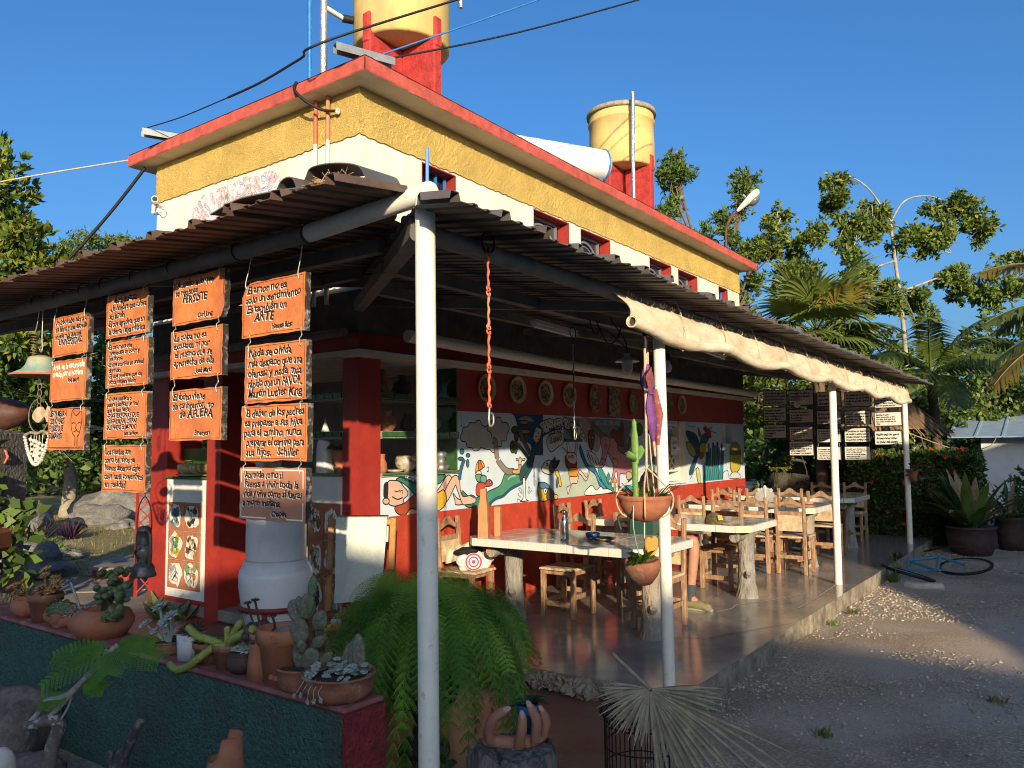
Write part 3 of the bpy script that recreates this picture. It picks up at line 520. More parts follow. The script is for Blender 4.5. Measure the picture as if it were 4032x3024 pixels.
MURAL=[((2,7,16),0,0,0,[2260,1970,2317,1946,2346,1913,2388,1811,2400,1709,2638,1623,2682,1501,2886,1498,2898,1979]),((25,28,34),0,0,1,[2404,1906,2524,1943,2645,1928,2706,1886,2553,1891]),((46,44,41),0,1,1,[1388,1706,1419,1760,1438,1803,1512,1812,1537,1851,1625,1853,1657,1877,1715,1875,1753,1827,1832,1824,1899,1878,1980,1888,1994,1917,2063,1919,2103,1866,2187,1863,2229,1801,2185,1725,2170,1667,2086,1663,2085,1609,2016,1601,1988,1544,1921,1545,1881,1570,1815,1578,1724,1595,1685,1568,1609,1564,1578,1592,1497,1605,1473,1655,1412,1663]),((2,2,2),12,0,0,[1832,1824,1838,1780,1897,1748,1916,1691]),((5,20,13),0,1,1,[469,1311,528,1334,609,1316,754,1271,1037,1333,1162,1325,1093,1264,1037,1245,754,1164,702,1174,650,1219,569,1272,518,1292]),((62,42,32),0,1,1,[366,1295,449,1305,518,1292,569,1244,625,1192,609,1151,569,1132,559,1091,489,1074,420,1079,371,1103,361,1151]),((62,42,32),0,1,1,[383,1123,371,1103,342,1096,314,1107,302,1128,314,1147,342,1154,371,1144]),((2,2,2),0,0,1,[318,1283,366,1295,371,1219,357,1152,313,1161,308,1222]),((2,2,2),10,0,0,[449,1212,484,1203,518,1215]),((2,2,2),12,0,0,[420,1162,459,1142,499,1133,559,1147]),((2,2,2),8,0,0,[518,1191,533,1211,559,1203,548,1179]),((36,7,3),0,1,1,[459,1070,569,1090,692,1153,754,1171,882,1179,904,1047,754,1021,671,1041,619,989,529,988,469,1021]),((62,42,32),0,1,1,[619,1006,671,1038,754,1021,903,1040,903,989,754,986,609,979]),((62,42,32),0,1,1,[882,1157,1036,1186,1173,1321,1243,1311,1242,1266,1161,1187,1058,1111]),((62,42,32),0,1,1,[1265,1151,1335,1094,1431,1058,1419,1028,1311,1032,1300,1074]),((5,20,13),0,1,1,[1408,1167,1529,1091,1629,1077,1796,1107,1873,991,1794,980,1516,991,1443,1042]),((62,42,32),0,1,1,[1058,1088,1138,1173,1266,1310,1337,1315,1373,1275,1384,1176,1431,1104,1554,1113,1623,1086,1616,1031,1467,1021,1407,1044,1324,1201,1301,1218,1218,1109,1160,1067]),((70,38,3),0,1,1,[882,1172,1036,1163,1127,1188,1172,1104,1148,1038,1080,999,1035,991,903,1033]),((68,48,38),0,1,1,[1565,1108,1562,1103,1554,1102,1546,1104,1543,1109,1546,1114,1554,1116,1562,1113]),((68,48,38),0,1,1,[1584,1101,1581,1096,1573,1095,1565,1097,1562,1102,1565,1107,1573,1109,1581,1106]),((68,48,38),0,1,1,[1603,1094,1599,1089,1591,1087,1583,1090,1580,1095,1584,1100,1591,1101,1599,1099]),((68,48,38),0,1,1,[1621,1086,1618,1082,1610,1080,1602,1083,1599,1088,1602,1092,1610,1094,1618,1092]),((7,26,17),0,1,1,[1796,1107,1902,1150,2051,1191,2122,1295,2164,1310,2363,1299,2466,1300,2574,1451,2675,1536,2713,1518,2672,1397,2540,1280,2479,1214,2246,1158,2104,1082,1967,1058,1873,983,1794,980]),((2,9,13),35,0,0,[1820,983,1967,1050,2104,1074,2245,1141,2479,1206,2585,1296,2679,1388]),((30,50,42),20,0,0,[2191,1243,2248,1274,2334,1283]),((2,13,22),35,1,0,[1373,1275,1385,1352,1422,1435,1453,1481]),((2,17,30),0,1,1,[1445,1558,1435,1540,1411,1532,1387,1540,1378,1559,1388,1577,1412,1585,1436,1577]),((2,17,30),0,1,1,[1436,1485,1423,1473,1392,1469,1362,1474,1349,1487,1362,1498,1393,1503,1423,1497]),((2,17,30),0,1,1,[1524,1437,1517,1408,1501,1397,1486,1409,1480,1438,1486,1466,1502,1478,1518,1465]),((2,17,30),0,1,1,[1541,1518,1531,1505,1509,1500,1486,1506,1477,1519,1486,1532,1509,1537,1532,1532]),((2,2,2),10,0,0,[1702,1365,1747,1304]),((72,38,3),0,1,1,[1632,1328,1639,1406,1678,1457,1736,1456,1780,1407,1767,1387,1722,1376,1696,1357,1657,1355]),((62,14,4),0,1,1,[1678,1457,1710,1456,1748,1388,1709,1365,1683,1366]),((14,34,12),0,1,0,[1625,1312,1695,1322,1734,1305,1720,1246,1656,1248]),((14,33,32),0,1,0,[1708,1286,1759,1308,1811,1290,1797,1227,1720,1226]),((50,8,4),0,1,1,[1642,1108,1649,1217,1733,1237,1804,1214,1817,1246,1864,1260,1910,1234,1916,1205,1863,1188,1771,1180,1763,1101]),((75,70,60),0,1,1,[1895,1231,1889,1223,1876,1220,1863,1224,1858,1232,1863,1240,1877,1243,1890,1239]),((2,2,2),9,0,0,[1819,1390,1852,1385,1845,1345]),((2,2,2),0,0,1,[1848,1345,1844,1339,1834,1337,1825,1340,1821,1346,1825,1351,1835,1353,1844,1351]),((24,21,18),62,1,0,[1923,1675,1976,1650,1988,1544,2014,1462,2109,1378,2192,1334,2306,1330]),((75,75,72),0,1,1,[2472,1266,2517,1256,2527,1025,2579,995,2415,996,2475,1036]),((60,34,12),0,1,1,[2285,1352,2393,1353,2394,1404,2446,1403,2452,1356,2511,1316,2517,1256,2472,1261,2451,1300,2378,1299,2284,1310]),((66,44,24),0,1,1,[2352,1472,2395,1463,2425,1484,2454,1462,2514,1469,2514,1448,2454,1445,2438,1403,2402,1404,2395,1446,2352,1451]),((70,74,76),0,0,1,[1827,1466,1823,1458,1814,1455,1804,1458,1801,1466,1805,1474,1814,1477,1823,1474]),((70,74,76),0,0,1,[1822,1434,1818,1425,1807,1421,1796,1425,1791,1434,1796,1443,1807,1447,1818,1443]),((70,74,76),0,0,1,[1926,1415,1922,1407,1912,1404,1903,1408,1899,1416,1903,1424,1912,1427,1922,1423]),((70,74,76),0,0,1,[1990,1401,1985,1391,1972,1387,1960,1392,1955,1402,1960,1412,1973,1416,1985,1412]),((70,74,76),0,0,1,[2053,1470,2049,1463,2041,1461,2034,1463,2031,1470,2034,1476,2042,1479,2049,1476]),((70,74,76),0,0,1,[1952,1480,1946,1469,1933,1464,1920,1469,1915,1480,1920,1491,1934,1495,1947,1491]),((70,74,76),0,0,1,[2150,1476,2146,1470,2138,1467,2131,1470,2127,1476,2131,1483,2139,1485,2147,1482]),((70,74,76),0,0,1,[1940,1512,1936,1504,1927,1501,1917,1505,1914,1513,1918,1521,1927,1524,1937,1520]),((70,74,76),0,0,1,[1866,1497,1862,1490,1854,1488,1845,1491,1842,1498,1845,1504,1854,1507,1862,1504]),((70,74,76),0,0,1,[2292,1440,2288,1433,2279,1430,2270,1433,2266,1440,2270,1447,2279,1450,2288,1447]),((70,74,76),0,0,1,[2247,1399,2244,1393,2236,1390,2228,1393,2224,1400,2228,1406,2236,1408,2244,1406]),((70,74,76),0,0,1,[1987,1463,1983,1455,1973,1451,1964,1455,1960,1463,1964,1471,1974,1474,1983,1471]),((70,74,76),0,0,1,[2067,1510,2064,1504,2056,1501,2048,1504,2045,1511,2048,1517,2056,1520,2064,1517]),((2,2,2),7,0,0,[2447,1080,2389,1134,2433,1140,2454,1080]),((2,2,2),7,0,0,[2431,1039,2373,1076,2388,1084]),((2,2,2),7,0,0,[2566,1083,2582,1150,2612,1123,2573,1082]),((2,2,2),7,0,0,[2580,1065,2642,1104,2649,1087]),((2,2,2),7,0,0,[2357,993,2372,1026,2430,1001]),((2,2,2),6,0,0,[1397,1961,1402,1822]),((2,2,2),0,0,1,[1414,1818,1410,1812,1402,1810,1393,1812,1389,1818,1393,1823,1402,1826,1410,1823]),((45,20,3),0,1,1,[2598,1875,2571,1859,2507,1851,2444,1856,2418,1872,2445,1888,2508,1896,2572,1890]),((45,20,3),0,1,1,[2623,1771,2597,1752,2535,1744,2474,1751,2449,1769,2474,1788,2536,1796,2598,1789]),((45,20,3),0,1,1,[2481,1692,2472,1671,2451,1662,2430,1671,2422,1692,2431,1714,2452,1723,2473,1714]),((6,8,4),0,1,1,[2409,1786,2387,1756,2335,1743,2285,1755,2264,1785,2286,1815,2337,1828,2388,1816]),((6,8,4),0,1,1,[2397,1709,2385,1673,2356,1658,2327,1673,2316,1709,2328,1745,2357,1760,2386,1745]),((6,8,4),0,1,1,[2331,1599,2316,1552,2281,1532,2247,1552,2234,1600,2249,1647,2283,1667,2318,1647]),((6,8,4),0,1,1,[2374,1582,2363,1540,2338,1523,2314,1541,2305,1582,2316,1624,2341,1641,2365,1624]),((12,13,7),50,1,0,[2409,1795,2474,1692,2547,1606,2621,1519]),((12,13,7),30,1,0,[2312,1650,2413,1607,2515,1529,2589,1468]),((42,50,42),0,0,0,[3124,1219,3331,1273,3666,1275,4072,1262,4417,1115,4609,984,3856,982,3139,970]),((38,28,30),0,0,1,[3739,1955,3968,1954,4042,1843,4250,1725,4190,1551,4082,1525,3880,1671,3784,1813]),((16,19,23),0,0,1,[3954,1947,5068,1943,5077,1829,4869,1573,4470,1712,4198,1765,4016,1856]),((30,32,35),0,0,1,[4095,1870,4151,1925,4231,1926,4256,1866]),((30,32,35),0,0,1,[4256,1873,4313,1928,4396,1930,4421,1869]),((30,32,35),0,0,1,[4421,1875,4480,1931,4565,1933,4590,1871]),((30,32,35),0,0,1,[4591,1878,4651,1935,4738,1937,4764,1874]),((2,8,8),0,1,1,[2427,1223,2549,1311,2654,1401,2741,1564,2851,1695,3072,1781,3301,1839,3337,1877,3140,1812,2873,1743,2744,1671,2659,1612,2615,1495,2430,1349]),((52,49,41),0,1,0,[2681,1694,2747,1825,2864,1797,2807,1671,2743,1641]),((52,49,41),0,1,0,[2812,1862,2943,1912,3098,1922,3117,1806,2939,1753,2875,1803]),((52,49,41),0,1,0,[3120,1904,3281,1942,3329,1845,3174,1800,3117,1812]),((52,49,41),0,1,0,[3351,1944,3433,1935,3494,1807,3371,1819]),((52,49,41),0,1,0,[3492,1892,3685,1851,3783,1800,3681,1722,3560,1779]),((52,49,41),0,1,0,[3759,1813,3857,1723,3879,1645,3805,1694,3732,1759]),((2,2,2),0,0,1,[2761,1778,2756,1772,2746,1769,2736,1771,2731,1777,2736,1783,2746,1786,2757,1783]),((2,2,2),0,0,1,[2803,1754,2798,1748,2788,1746,2777,1748,2773,1754,2778,1760,2788,1762,2799,1760]),((2,2,2),0,0,1,[2759,1718,2755,1712,2745,1710,2734,1712,2730,1718,2734,1724,2745,1726,2755,1724]),((2,2,2),0,0,1,[2801,1683,2797,1677,2786,1674,2776,1677,2771,1683,2776,1688,2786,1691,2797,1688]),((2,2,2),0,0,1,[2891,1851,2886,1845,2876,1842,2865,1845,2861,1851,2865,1857,2876,1859,2887,1857]),((2,2,2),0,0,1,[2946,1876,2941,1870,2931,1867,2920,1870,2916,1876,2920,1882,2931,1884,2942,1882]),((2,2,2),0,0,1,[3012,1889,3008,1883,2997,1881,2986,1883,2981,1889,2986,1895,2997,1898,3008,1895]),((2,2,2),0,0,1,[3067,1866,3063,1860,3051,1857,3041,1860,3036,1865,3041,1872,3052,1874,3063,1872]),((2,2,2),0,0,1,[2978,1828,2973,1822,2962,1819,2951,1822,2947,1828,2952,1834,2963,1836,2973,1834]),((2,2,2),0,0,1,[3043,1805,3039,1799,3028,1796,3017,1798,3012,1804,3017,1810,3028,1813,3039,1811]),((2,2,2),0,0,1,[3088,1799,3083,1793,3072,1790,3061,1793,3057,1799,3061,1805,3072,1807,3083,1805]),((2,2,2),0,0,1,[2912,1815,2907,1809,2896,1807,2886,1809,2882,1815,2886,1821,2897,1823,2908,1821]),((2,2,2),0,0,1,[3192,1893,3187,1887,3176,1884,3165,1886,3160,1892,3165,1898,3176,1901,3188,1899]),((2,2,2),0,0,1,[3250,1906,3245,1900,3233,1897,3222,1900,3218,1906,3223,1912,3234,1915,3245,1912]),((2,2,2),0,0,1,[3202,1844,3197,1837,3186,1835,3175,1837,3170,1843,3175,1849,3186,1852,3198,1850]),((2,2,2),0,0,1,[3283,1857,3278,1851,3267,1848,3255,1851,3251,1857,3256,1863,3267,1866,3279,1863]),((2,2,2),0,0,1,[3413,1910,3408,1903,3397,1901,3385,1903,3380,1909,3385,1915,3397,1918,3409,1916]),((2,2,2),0,0,1,[3448,1873,3443,1866,3431,1863,3419,1866,3415,1872,3420,1878,3432,1881,3443,1879]),((2,2,2),0,0,1,[3435,1841,3430,1834,3418,1832,3407,1834,3402,1840,3407,1847,3419,1849,3430,1847]),((2,2,2),0,0,1,[3604,1850,3599,1843,3587,1840,3575,1843,3570,1849,3575,1855,3587,1858,3599,1856]),((2,2,2),0,0,1,[3676,1812,3671,1806,3659,1803,3647,1805,3642,1812,3647,1818,3660,1821,3672,1818]),((2,2,2),0,0,1,[3651,1773,3645,1767,3633,1764,3621,1767,3616,1773,3621,1779,3634,1782,3646,1780]),((2,2,2),0,0,1,[3800,1762,3794,1755,3782,1752,3769,1755,3764,1761,3770,1768,3782,1771,3795,1768]),((2,2,2),0,0,1,[3848,1710,3843,1703,3830,1701,3818,1703,3813,1710,3818,1716,3831,1719,3843,1716]),((55,53,47),0,1,1,[2986,1707,3093,1750,3299,1760,3339,1708,3318,1633,3225,1603,3110,1549,3043,1537,2978,1598,2958,1659]),((2,2,2),12,0,0,[3294,1590,3363,1558,3420,1520]),((60,45,36),40,1,0,[3456,1507,3444,1577,3412,1646]),((60,45,36),40,1,0,[3587,1493,3624,1569,3641,1645]),((60,45,36),0,1,1,[3384,1483,3456,1526,3564,1519,3635,1467,3596,1378,3499,1356,3404,1383]),((18,4,2),0,1,1,[3360,1484,3391,1346,3594,1321,3633,1403,3572,1379,3452,1401,3406,1445]),((70,66,60),0,1,1,[3483,1469,3476,1460,3459,1457,3442,1461,3435,1470,3443,1479,3460,1482,3476,1478]),((70,66,60),0,1,1,[3550,1474,3543,1466,3526,1462,3509,1466,3502,1475,3510,1484,3527,1487,3544,1483]),((2,2,2),0,0,1,[3474,1472,3471,1468,3464,1467,3457,1469,3455,1472,3457,1476,3464,1477,3471,1475]),((2,2,2),0,0,1,[3541,1476,3538,1472,3531,1471,3524,1472,3522,1476,3525,1480,3531,1481,3538,1479]),((60,26,3),0,1,0,[3450,1332,3631,1333,3632,1225,3447,1229]),((64,50,42),0,1,1,[3459,1229,3627,1225,3697,1310,3863,1204,3905,1303,3927,1266,3837,1161,3690,1261,3625,1147,3516,1148,3454,1082,3412,1019,3389,1104,3472,1131]),((2,2,2),10,0,0,[2836,1539,2841,1563,2880,1565,2874,1527]),((2,2,2),0,0,1,[2845,1537,2841,1532,2831,1530,2822,1532,2819,1537,2823,1542,2832,1544,2841,1542]),((2,2,2),0,0,1,[2881,1525,2877,1520,2868,1518,2859,1520,2855,1525,2859,1530,2868,1532,2877,1530]),((58,55,48),0,1,1,[2842,1349,2908,1413,3018,1441,3061,1391,3058,1282,2992,1273,2884,1300]),((10,7,4),0,1,1,[3017,1392,3085,1439,3138,1353,3081,1288,3004,1320]),((2,2,3),0,1,1,[3061,1379,3131,1481,3152,1426,3239,1436,3172,1352,3104,1342]),((66,45,4),0,1,1,[3126,1292,3194,1315,3269,1152,3223,1124,3191,1217]),((3,16,30),0,1,1,[3169,1218,3203,1229,3177,1108,3148,1133]),((75,72,65),0,1,1,[2988,1387,2980,1377,2962,1373,2943,1378,2936,1388,2944,1398,2962,1402,2981,1397]),((2,2,2),0,0,1,[2977,1387,2974,1383,2966,1382,2958,1383,2955,1388,2959,1392,2966,1394,2974,1392]),((66,40,4),0,1,1,[2763,1163,2817,1190,2945,1166,3031,1078,2962,980,2801,990]),((5,22,34),0,1,1,[2770,1162,2817,1190,2945,1172,3010,1116,2858,1111,2794,1132]),((10,8,5),0,1,1,[2999,1116,3097,1063,3128,977,2967,980,2942,1035]),((55,36,18),0,1,1,[3096,1039,3190,1019,3162,975,3106,984]),((75,72,65),0,1,1,[2952,1083,2941,1058,2916,1049,2892,1060,2883,1086,2893,1111,2918,1120,2942,1108]),((2,2,2),0,0,1,[2934,1083,2930,1074,2921,1070,2912,1074,2909,1085,2913,1095,2922,1098,2931,1094]),((2,12,26),0,1,1,[3715,1619,3774,1529,3895,1371,4074,1314,4228,1150,4552,984,4357,987,4172,1093,4071,1235,3868,1327,3746,1452,3695,1555]),((4,27,27),0,1,1,[4208,1337,4365,1185,4586,988,4510,989,4280,1115,4147,1286]),((10,35,50),16,0,0,[4072,1262,4200,1125,4385,1009]),((62,60,55),0,1,0,[3875,1541,4081,1496,4208,1337,4080,1325,3922,1416]),((2,2,2),16,0,0,[3918,1521,3891,1462]),((2,2,2),16,0,0,[3953,1502,3925,1444]),((2,2,2),16,0,0,[3988,1484,3960,1425]),((2,2,2),16,0,0,[4023,1465,3995,1407]),((2,2,2),16,0,0,[4058,1446,4030,1388]),((2,2,2),16,0,0,[4094,1428,4065,1369]),((2,2,2),16,0,0,[4129,1409,4101,1350]),((2,2,2),16,0,0,[4165,1390,4136,1331]),((14,6,2),0,1,1,[3910,1776,4014,1800,4070,1761,4066,1658,4005,1555,3929,1599]),((60,55,50),12,0,0,[3933,1710,3964,1702]),((60,55,50),12,0,0,[4011,1710,4042,1703]),((20,5,4),0,1,0,[4495,1767,4588,1820,4673,1789,4727,1831,4781,1853,4820,1931,4867,1854,4863,1580,4662,1546,4491,1671]),((2,2,2),8,0,0,[4673,1789,4670,1602]),((2,2,2),8,0,0,[4781,1846,4768,1573]),((17,12,8),85,1,0,[3991,1875,4225,1754,4467,1644,4692,1557,4867,1544,5021,1614,5072,1714]),((50,20,23),0,1,1,[4441,1671,4569,1705,4666,1629,4705,1532,5043,1429,5135,1313,5100,1228,4852,1216,4734,1206,4715,990,4678,992,4669,1187,4621,1265,4515,1109,4467,1111,4561,1321,4420,1508]),((50,20,23),0,1,1,[4221,1671,4305,1732,4442,1712,4473,1630,4407,1522,4323,1358,4234,1320,4182,1364,4269,1510]),((70,66,60),0,1,1,[4396,1603,4388,1594,4368,1590,4349,1594,4341,1603,4349,1613,4369,1617,4388,1613]),((2,2,2),0,0,1,[4379,1598,4375,1593,4365,1591,4356,1593,4352,1598,4356,1603,4366,1605,4375,1603]),((2,2,2),0,0,1,[4285,1362,4278,1355,4263,1352,4247,1355,4241,1363,4248,1370,4263,1373,4279,1370]),((2,2,2),12,0,0,[4226,1443,4375,1414]),((60,34,5),0,1,1,[4537,1431,4642,1409,4668,1353,4609,1313,4568,1355]),((55,40,25),0,1,0,[4912,1235,5063,1230,5074,1137,4938,1141]),((75,74,70),0,1,1,[3825,986,3884,1074,3988,1101,4090,1037,4198,1078,4277,1041,4373,1039,4496,987]),((65,30,3),0,1,0,[4524,1118,4581,1193,4649,1112,4609,1114,4604,995,4553,998,4566,1116]),((5,25,22),0,1,0,[4359,1172,4423,1250,4469,1161,4433,1162,4416,1089,4384,1117]),((5,34,38),0,1,1,[4725,999,4844,1053,5024,1050,5206,996]),((16,16,5),0,1,1,[5446,1826,5405,1763,5313,1737,5225,1762,5192,1823,5231,1885,5322,1912,5412,1888]),((5,22,20),0,1,1,[5473,1216,5676,1329,5785,1461,5804,1206]),((3,9,12),0,1,1,[6946,1818,7269,1785,7428,1672,7480,1520,7341,1355,7162,1162,7026,1130,7067,1246,7248,1390,7290,1505,7094,1639,6987,1720]),((2,8,14),50,1,0,[6966,1810,7182,1721,7340,1622]),((2,8,14),50,1,0,[7011,1774,7213,1698,7339,1605]),((2,8,14),50,1,0,[7057,1739,7244,1675,7338,1588]),((2,8,14),50,1,0,[7103,1703,7276,1652,7336,1572]),((3,10,18),0,1,1,[7490,1655,7641,1770,7781,1778,7875,1723,7770,1637,7657,1587,7505,1570]),((48,32,3),0,1,1,[7486,1604,7704,1629,7678,1467,7515,1422,7467,1520]),((40,8,2),0,1,1,[7402,1437,7593,1482,7631,1414,7490,1366]),((42,3,3),0,1,1,[7648,1867,7747,1903,7809,1852,7928,1836,7965,1724,7844,1732,7782,1783]),((42,5,3),0,1,1,[7422,1881,7475,1848,7552,1736,7454,1735]),((35,30,10),0,1,1,[6933,1623,7094,1639,7250,1522,7284,1423,7080,1442]),((2,13,14),50,1,0,[7678,1010,7716,1280,7758,1483]),((5,28,32),50,0,0,[7617,1009,7653,1146,7697,1263]),((2,13,14),50,1,0,[7743,1009,7782,1278,7858,1620]),((5,28,32),50,0,0,[7682,1008,7719,1144,7763,1262]),((2,13,14),50,1,0,[7832,1008,7871,1276,7919,1551]),((5,28,32),50,0,0,[7770,1007,7807,1141,7851,1259]),((2,13,14),50,1,0,[7943,1007,7983,1273,8048,1637]),((5,28,32),50,0,0,[7880,1006,7918,1137,7963,1257]),((2,13,14),50,1,0,[8034,1006,8073,1271,8126,1584]),((5,28,32),50,0,0,[7970,1005,8008,1134,8054,1254]),((2,13,14),50,1,0,[8125,1005,8165,1269,8247,1645]),((5,28,32),50,0,0,[8061,1005,8099,1132,8145,1252]),((2,13,14),50,1,0,[8217,1005,8258,1267,8319,1548]),((5,28,32),50,0,0,[8152,1004,8191,1129,8238,1250]),((2,13,14),50,1,0,[8334,1003,8375,1264,8434,1618]),((5,28,32),50,0,0,[8269,1003,8307,1125,8355,1247]),((2,13,14),50,1,0,[8405,1003,8447,1262,8495,1493]),((5,28,32),50,0,0,[8339,1002,8378,1122,8426,1245]),((30,27,5),0,1,1,[8843,1544,9096,1644,9316,1541,9316,1316,9270,1168,9082,1100,8856,1125,8792,1254]),((48,38,5),0,1,1,[8832,1417,9304,1410,9300,1204,9082,1100,8857,1134]),((20,19,4),50,1,0,[8787,1472,9062,1441,9362,1465]),((62,60,55),0,1,1,[8879,1106,9159,1097,9307,999,8745,1006]),((2,2,2),0,0,1,[9049,1349,9039,1341,9017,1339,8996,1342,8987,1350,8997,1358,9019,1361,9040,1357]),((2,2,2),0,0,1,[9214,1346,9204,1338,9182,1335,9160,1339,9151,1347,9161,1355,9184,1358,9205,1354]),((2,2,2),10,0,0,[7705,1928,7832,1861,8015,1898,7964,1828,8237,1795]),((2,2,2),10,0,0,[6954,1932,7112,1886,7319,1905]),((2,2,2),10,0,0,[7054,1068,7311,1223,7377,989]),((2,2,2),10,0,0,[8463,1120,8660,1149,8699,1040]),((2,2,2),10,0,0,[7564,1216,7658,1315]),((2,2,2),10,0,0,[4454,1331,4344,1347,4387,1380]),((2,2,2),10,0,0,[7293,1555,7334,1535]),((55,52,12),0,1,1,[7289,1207,7415,1212,7462,994,7356,993])]
# ------------------------------------------------------------------ restaurant building
L, W = 9.541, 3.325
B = thing('restaurant_building', 'single storey restaurant with cream and yellow walls, red eaves and mural', 'building', (0, 0, 0))
WIN = [(.817, 1.335), (2.749, 3.54), (3.819, 4.60), (5.798, 6.56), (6.815, 7.585), (8.517, 8.96)]
up_holes = [(a, b, 3.62, 4.397) for a, b in WIN]
mb = MB()
wall_holes(mb, 'y', 0, .2, 0, L, 2.45, 4.418, up_holes)
wall_holes(mb, 'y', W - .2, W, 0, L, 2.45, 4.418)
wall_holes(mb, 'x', 0, .2, .2, W - .2, 2.45, 4.418); wall_holes(mb, 'x', L - .2, L, .2, W - .2, 2.45, 4.418)
mb.build('upper_wall', m_cream, B)
mb = MB()   # rough yellow band: displaced so that the trowel texture stands out
def rough_band(mb, axis, u0, u1, z0, z1, off, sgn, step=.03):
 us = np.linspace(u0, u1, int((u1 - u0) / step) + 1); zs = np.linspace(z0, z1, 14)
 U, Z = np.meshgrid(us, zs, indexing='ij')
 d = rng.uniform(-.0035, .0035, U.shape); Z = Z + np.where((Z < z0 + .01), rng.uniform(-.012, .006, U.shape), 0)
 d[:, 0] = .002 * sgn; D = off + d
 V = np.stack([U, D, Z], -1) if axis == 'y' else np.stack([D, U, Z], -1)
 n, k = U.shape; i = np.arange(n * k).reshape(n, k)
 F = np.stack([i[:-1, :-1], i[1:, :-1], i[1:, 1:], i[:-1, 1:]], -1).reshape(-1, 4)
 flip = (axis == 'y' and sgn > 0) or (axis == 'x' and sgn < 0)
 mb.add(V.reshape(-1, 3), F[:, ::-1] if flip else F)
rough_band(mb, 'y', -.012, L + .012, 4.415, 4.849, -.012, -1); rough_band(mb, 'x', -.012, W + .012, 4.415, 4.849, -.012, -1)
rough_band(mb, 'x', -.012, W + .012, 4.415, 4.849, L + .012, 1); mb.box((.0, .0, 4.418), (L, W, 4.845))
mb.build('yellow_band', m_yellow, B)
mb = MB()   # eave slab: red rim, pale soffit
x0, x1, y0, y1, zb, zt = -.203, L + .203, -.279, W + .279, 4.849, 4.989
def rim(mb, xa, ya, xb, yb, n):
 P = np.linspace((xa, ya), (xb, yb), n); d = norm((xb - xa, yb - ya)); nn = np.array((d[1], -d[0]))
 rows = []
 for o, z in ((0, zb), (.006, zb + .012), (.006, zt - .03), (-.012, zt - .004), (-.10, zt)):
  j = rng.uniform(-.0035, .0035, (n, 2)); j[0] = j[-1] = 0
  rows.append(np.concatenate([P + nn * o + nn * j[:, :1], (np.full(n, z) + j[:, 1] * .7)[:, None]], 1))
 V = np.concatenate(rows); F = [(r * n + i, r * n + i + 1, (r + 1) * n + i + 1, (r + 1) * n + i) for r in range(4) for i in range(n - 1)]
 mb.add(V, F, 0)
rim(mb, x0, y0, x1, y0, 120); rim(mb, x0, y1, x0, y0, 50); rim(mb, x1, y0, x1, y1, 50); rim(mb, x1, y1, x0, y1, 60)
mb.add([(x0, y0, zb), (x1, y0, zb), (x1, y1, zb), (x0, y1, zb)], [(3, 2, 1, 0)], 1)
mb.add([(x0, y0, zt - .003), (x1, y0, zt - .003), (x1, y1, zt - .003), (x0, y1, zt - .003)], [(0, 1, 2, 3)], 2)
mb.build('eave_slab', [m_fascia, m_soffit, m_roofc], B)
# upper windows: red reveals, iron arch frames and dark panes
for k, (a, b) in enumerate(WIN):
 f = MB(); z0, z1 = 3.62, 4.397
 for p, q in (((a, .0, z0), (a + .012, .2, z1)), ((b - .012, -.001, z0), (b, .2, z1)), ((a + .012, .0, z1 - .012), (b - .012, .2, z1)), ((a + .012, -.03, z0), (b - .012, .2, z0 + .02))): f.box(p, q)
 wo = f.build('window', m_redsm, B)
 g = MB(); g.box((a + .012, .155, z0 + .02), (b - .012, .17, z1 - .012)); g.build('pane', m_glass, wo)
 if k in (1, 2, 3, 4):
  fr = MB(); cx = (a + b) / 2 - .05; rad = (b - a) / 2 - .09
  arc = [(cx + rad * cos(t), .14, 3.98 + rad * 1.05 * sin(t)) for t in np.linspace(0, pi, 17)]
  fr.tube([(cx + rad, .14, z0 + .03)] + arc + [(cx - rad, .14, z0 + .03)], .017, 6)
  fr.tube([(cx + rad - .05, .15, z0 + .03)] + [(cx + (rad - .05) * cos(t), .15, 3.98 + (rad - .05) * 1.05 * sin(t)) for t in np.linspace(0, pi, 13)] + [(cx - rad + .05, .15, z0 + .03)], .008, 6)
  fr.box((b - .11, .13, z0 + .02), (b - .08, .155, z1 - .012)); fr.box((a + .012, .13, z1 - .05), (b - .012, .155, z1 - .02))
  fr.build('frame', m_galv, wo)
 else:
  fr = MB()
  for u in np.linspace(a + .05, b - .05, 4): fr.box((u - .011, .10, z0 + .02), (u + .011, .125, z1 - .012))
  fr.box((a + .012, .10, 4.2), (b - .012, .125, 4.225)); fr.build('frame', m_blue, wo)
mb = MB(); R_ = rotz(radians(41.5)); mb.obox((.79, -.10, 4.02), (.17, .016, .42), R_, bev=.005); sh = mb.build('shutter', m_blue, B)
# lower walls: red plinth, mural strip, red frieze
KW = (.27, 1.333, 1.377, 2.40); LW = (6.19, 6.68, 1.03, 1.93); N1 = (8.45, 8.97, 1.615, 1.95); N2 = (3.335, 3.735, 1.66, 1.95)
holes = [KW, LW, N1, N2]
mb = MB(); wall_holes(mb, 'y', 0, .22, .27, L, -.4, .984); mb.build('red_plinth_wall', m_red, B)
mb = MB(); wall_holes(mb, 'y', .004, .22, .27, L, .984, 1.968, holes); mb.build('mural_wall', M('mural_ground', (.50, .60, .70), .75, .06, 5, .1, 40, col2=(.56, .62, .66), fac=.3), B)
mb = MB(); wall_holes(mb, 'y', -.001, .22, .27, L, 1.968, 2.40, holes); mb.build('red_frieze_wall', m_redsm, B)
mb = MB(); mb.box((0, 0, -.4), (.268, .178, 2.40)); mb.box((.002, .178, -.4), (.25, .2, 2.40)); mb.build('corner_pillar', m_redsm, B)
mb = MB(); mb.box((-.001, 2.01, -.4), (.42, 2.252, 2.40)); mb.build('door_pillar', m_redsm, B)
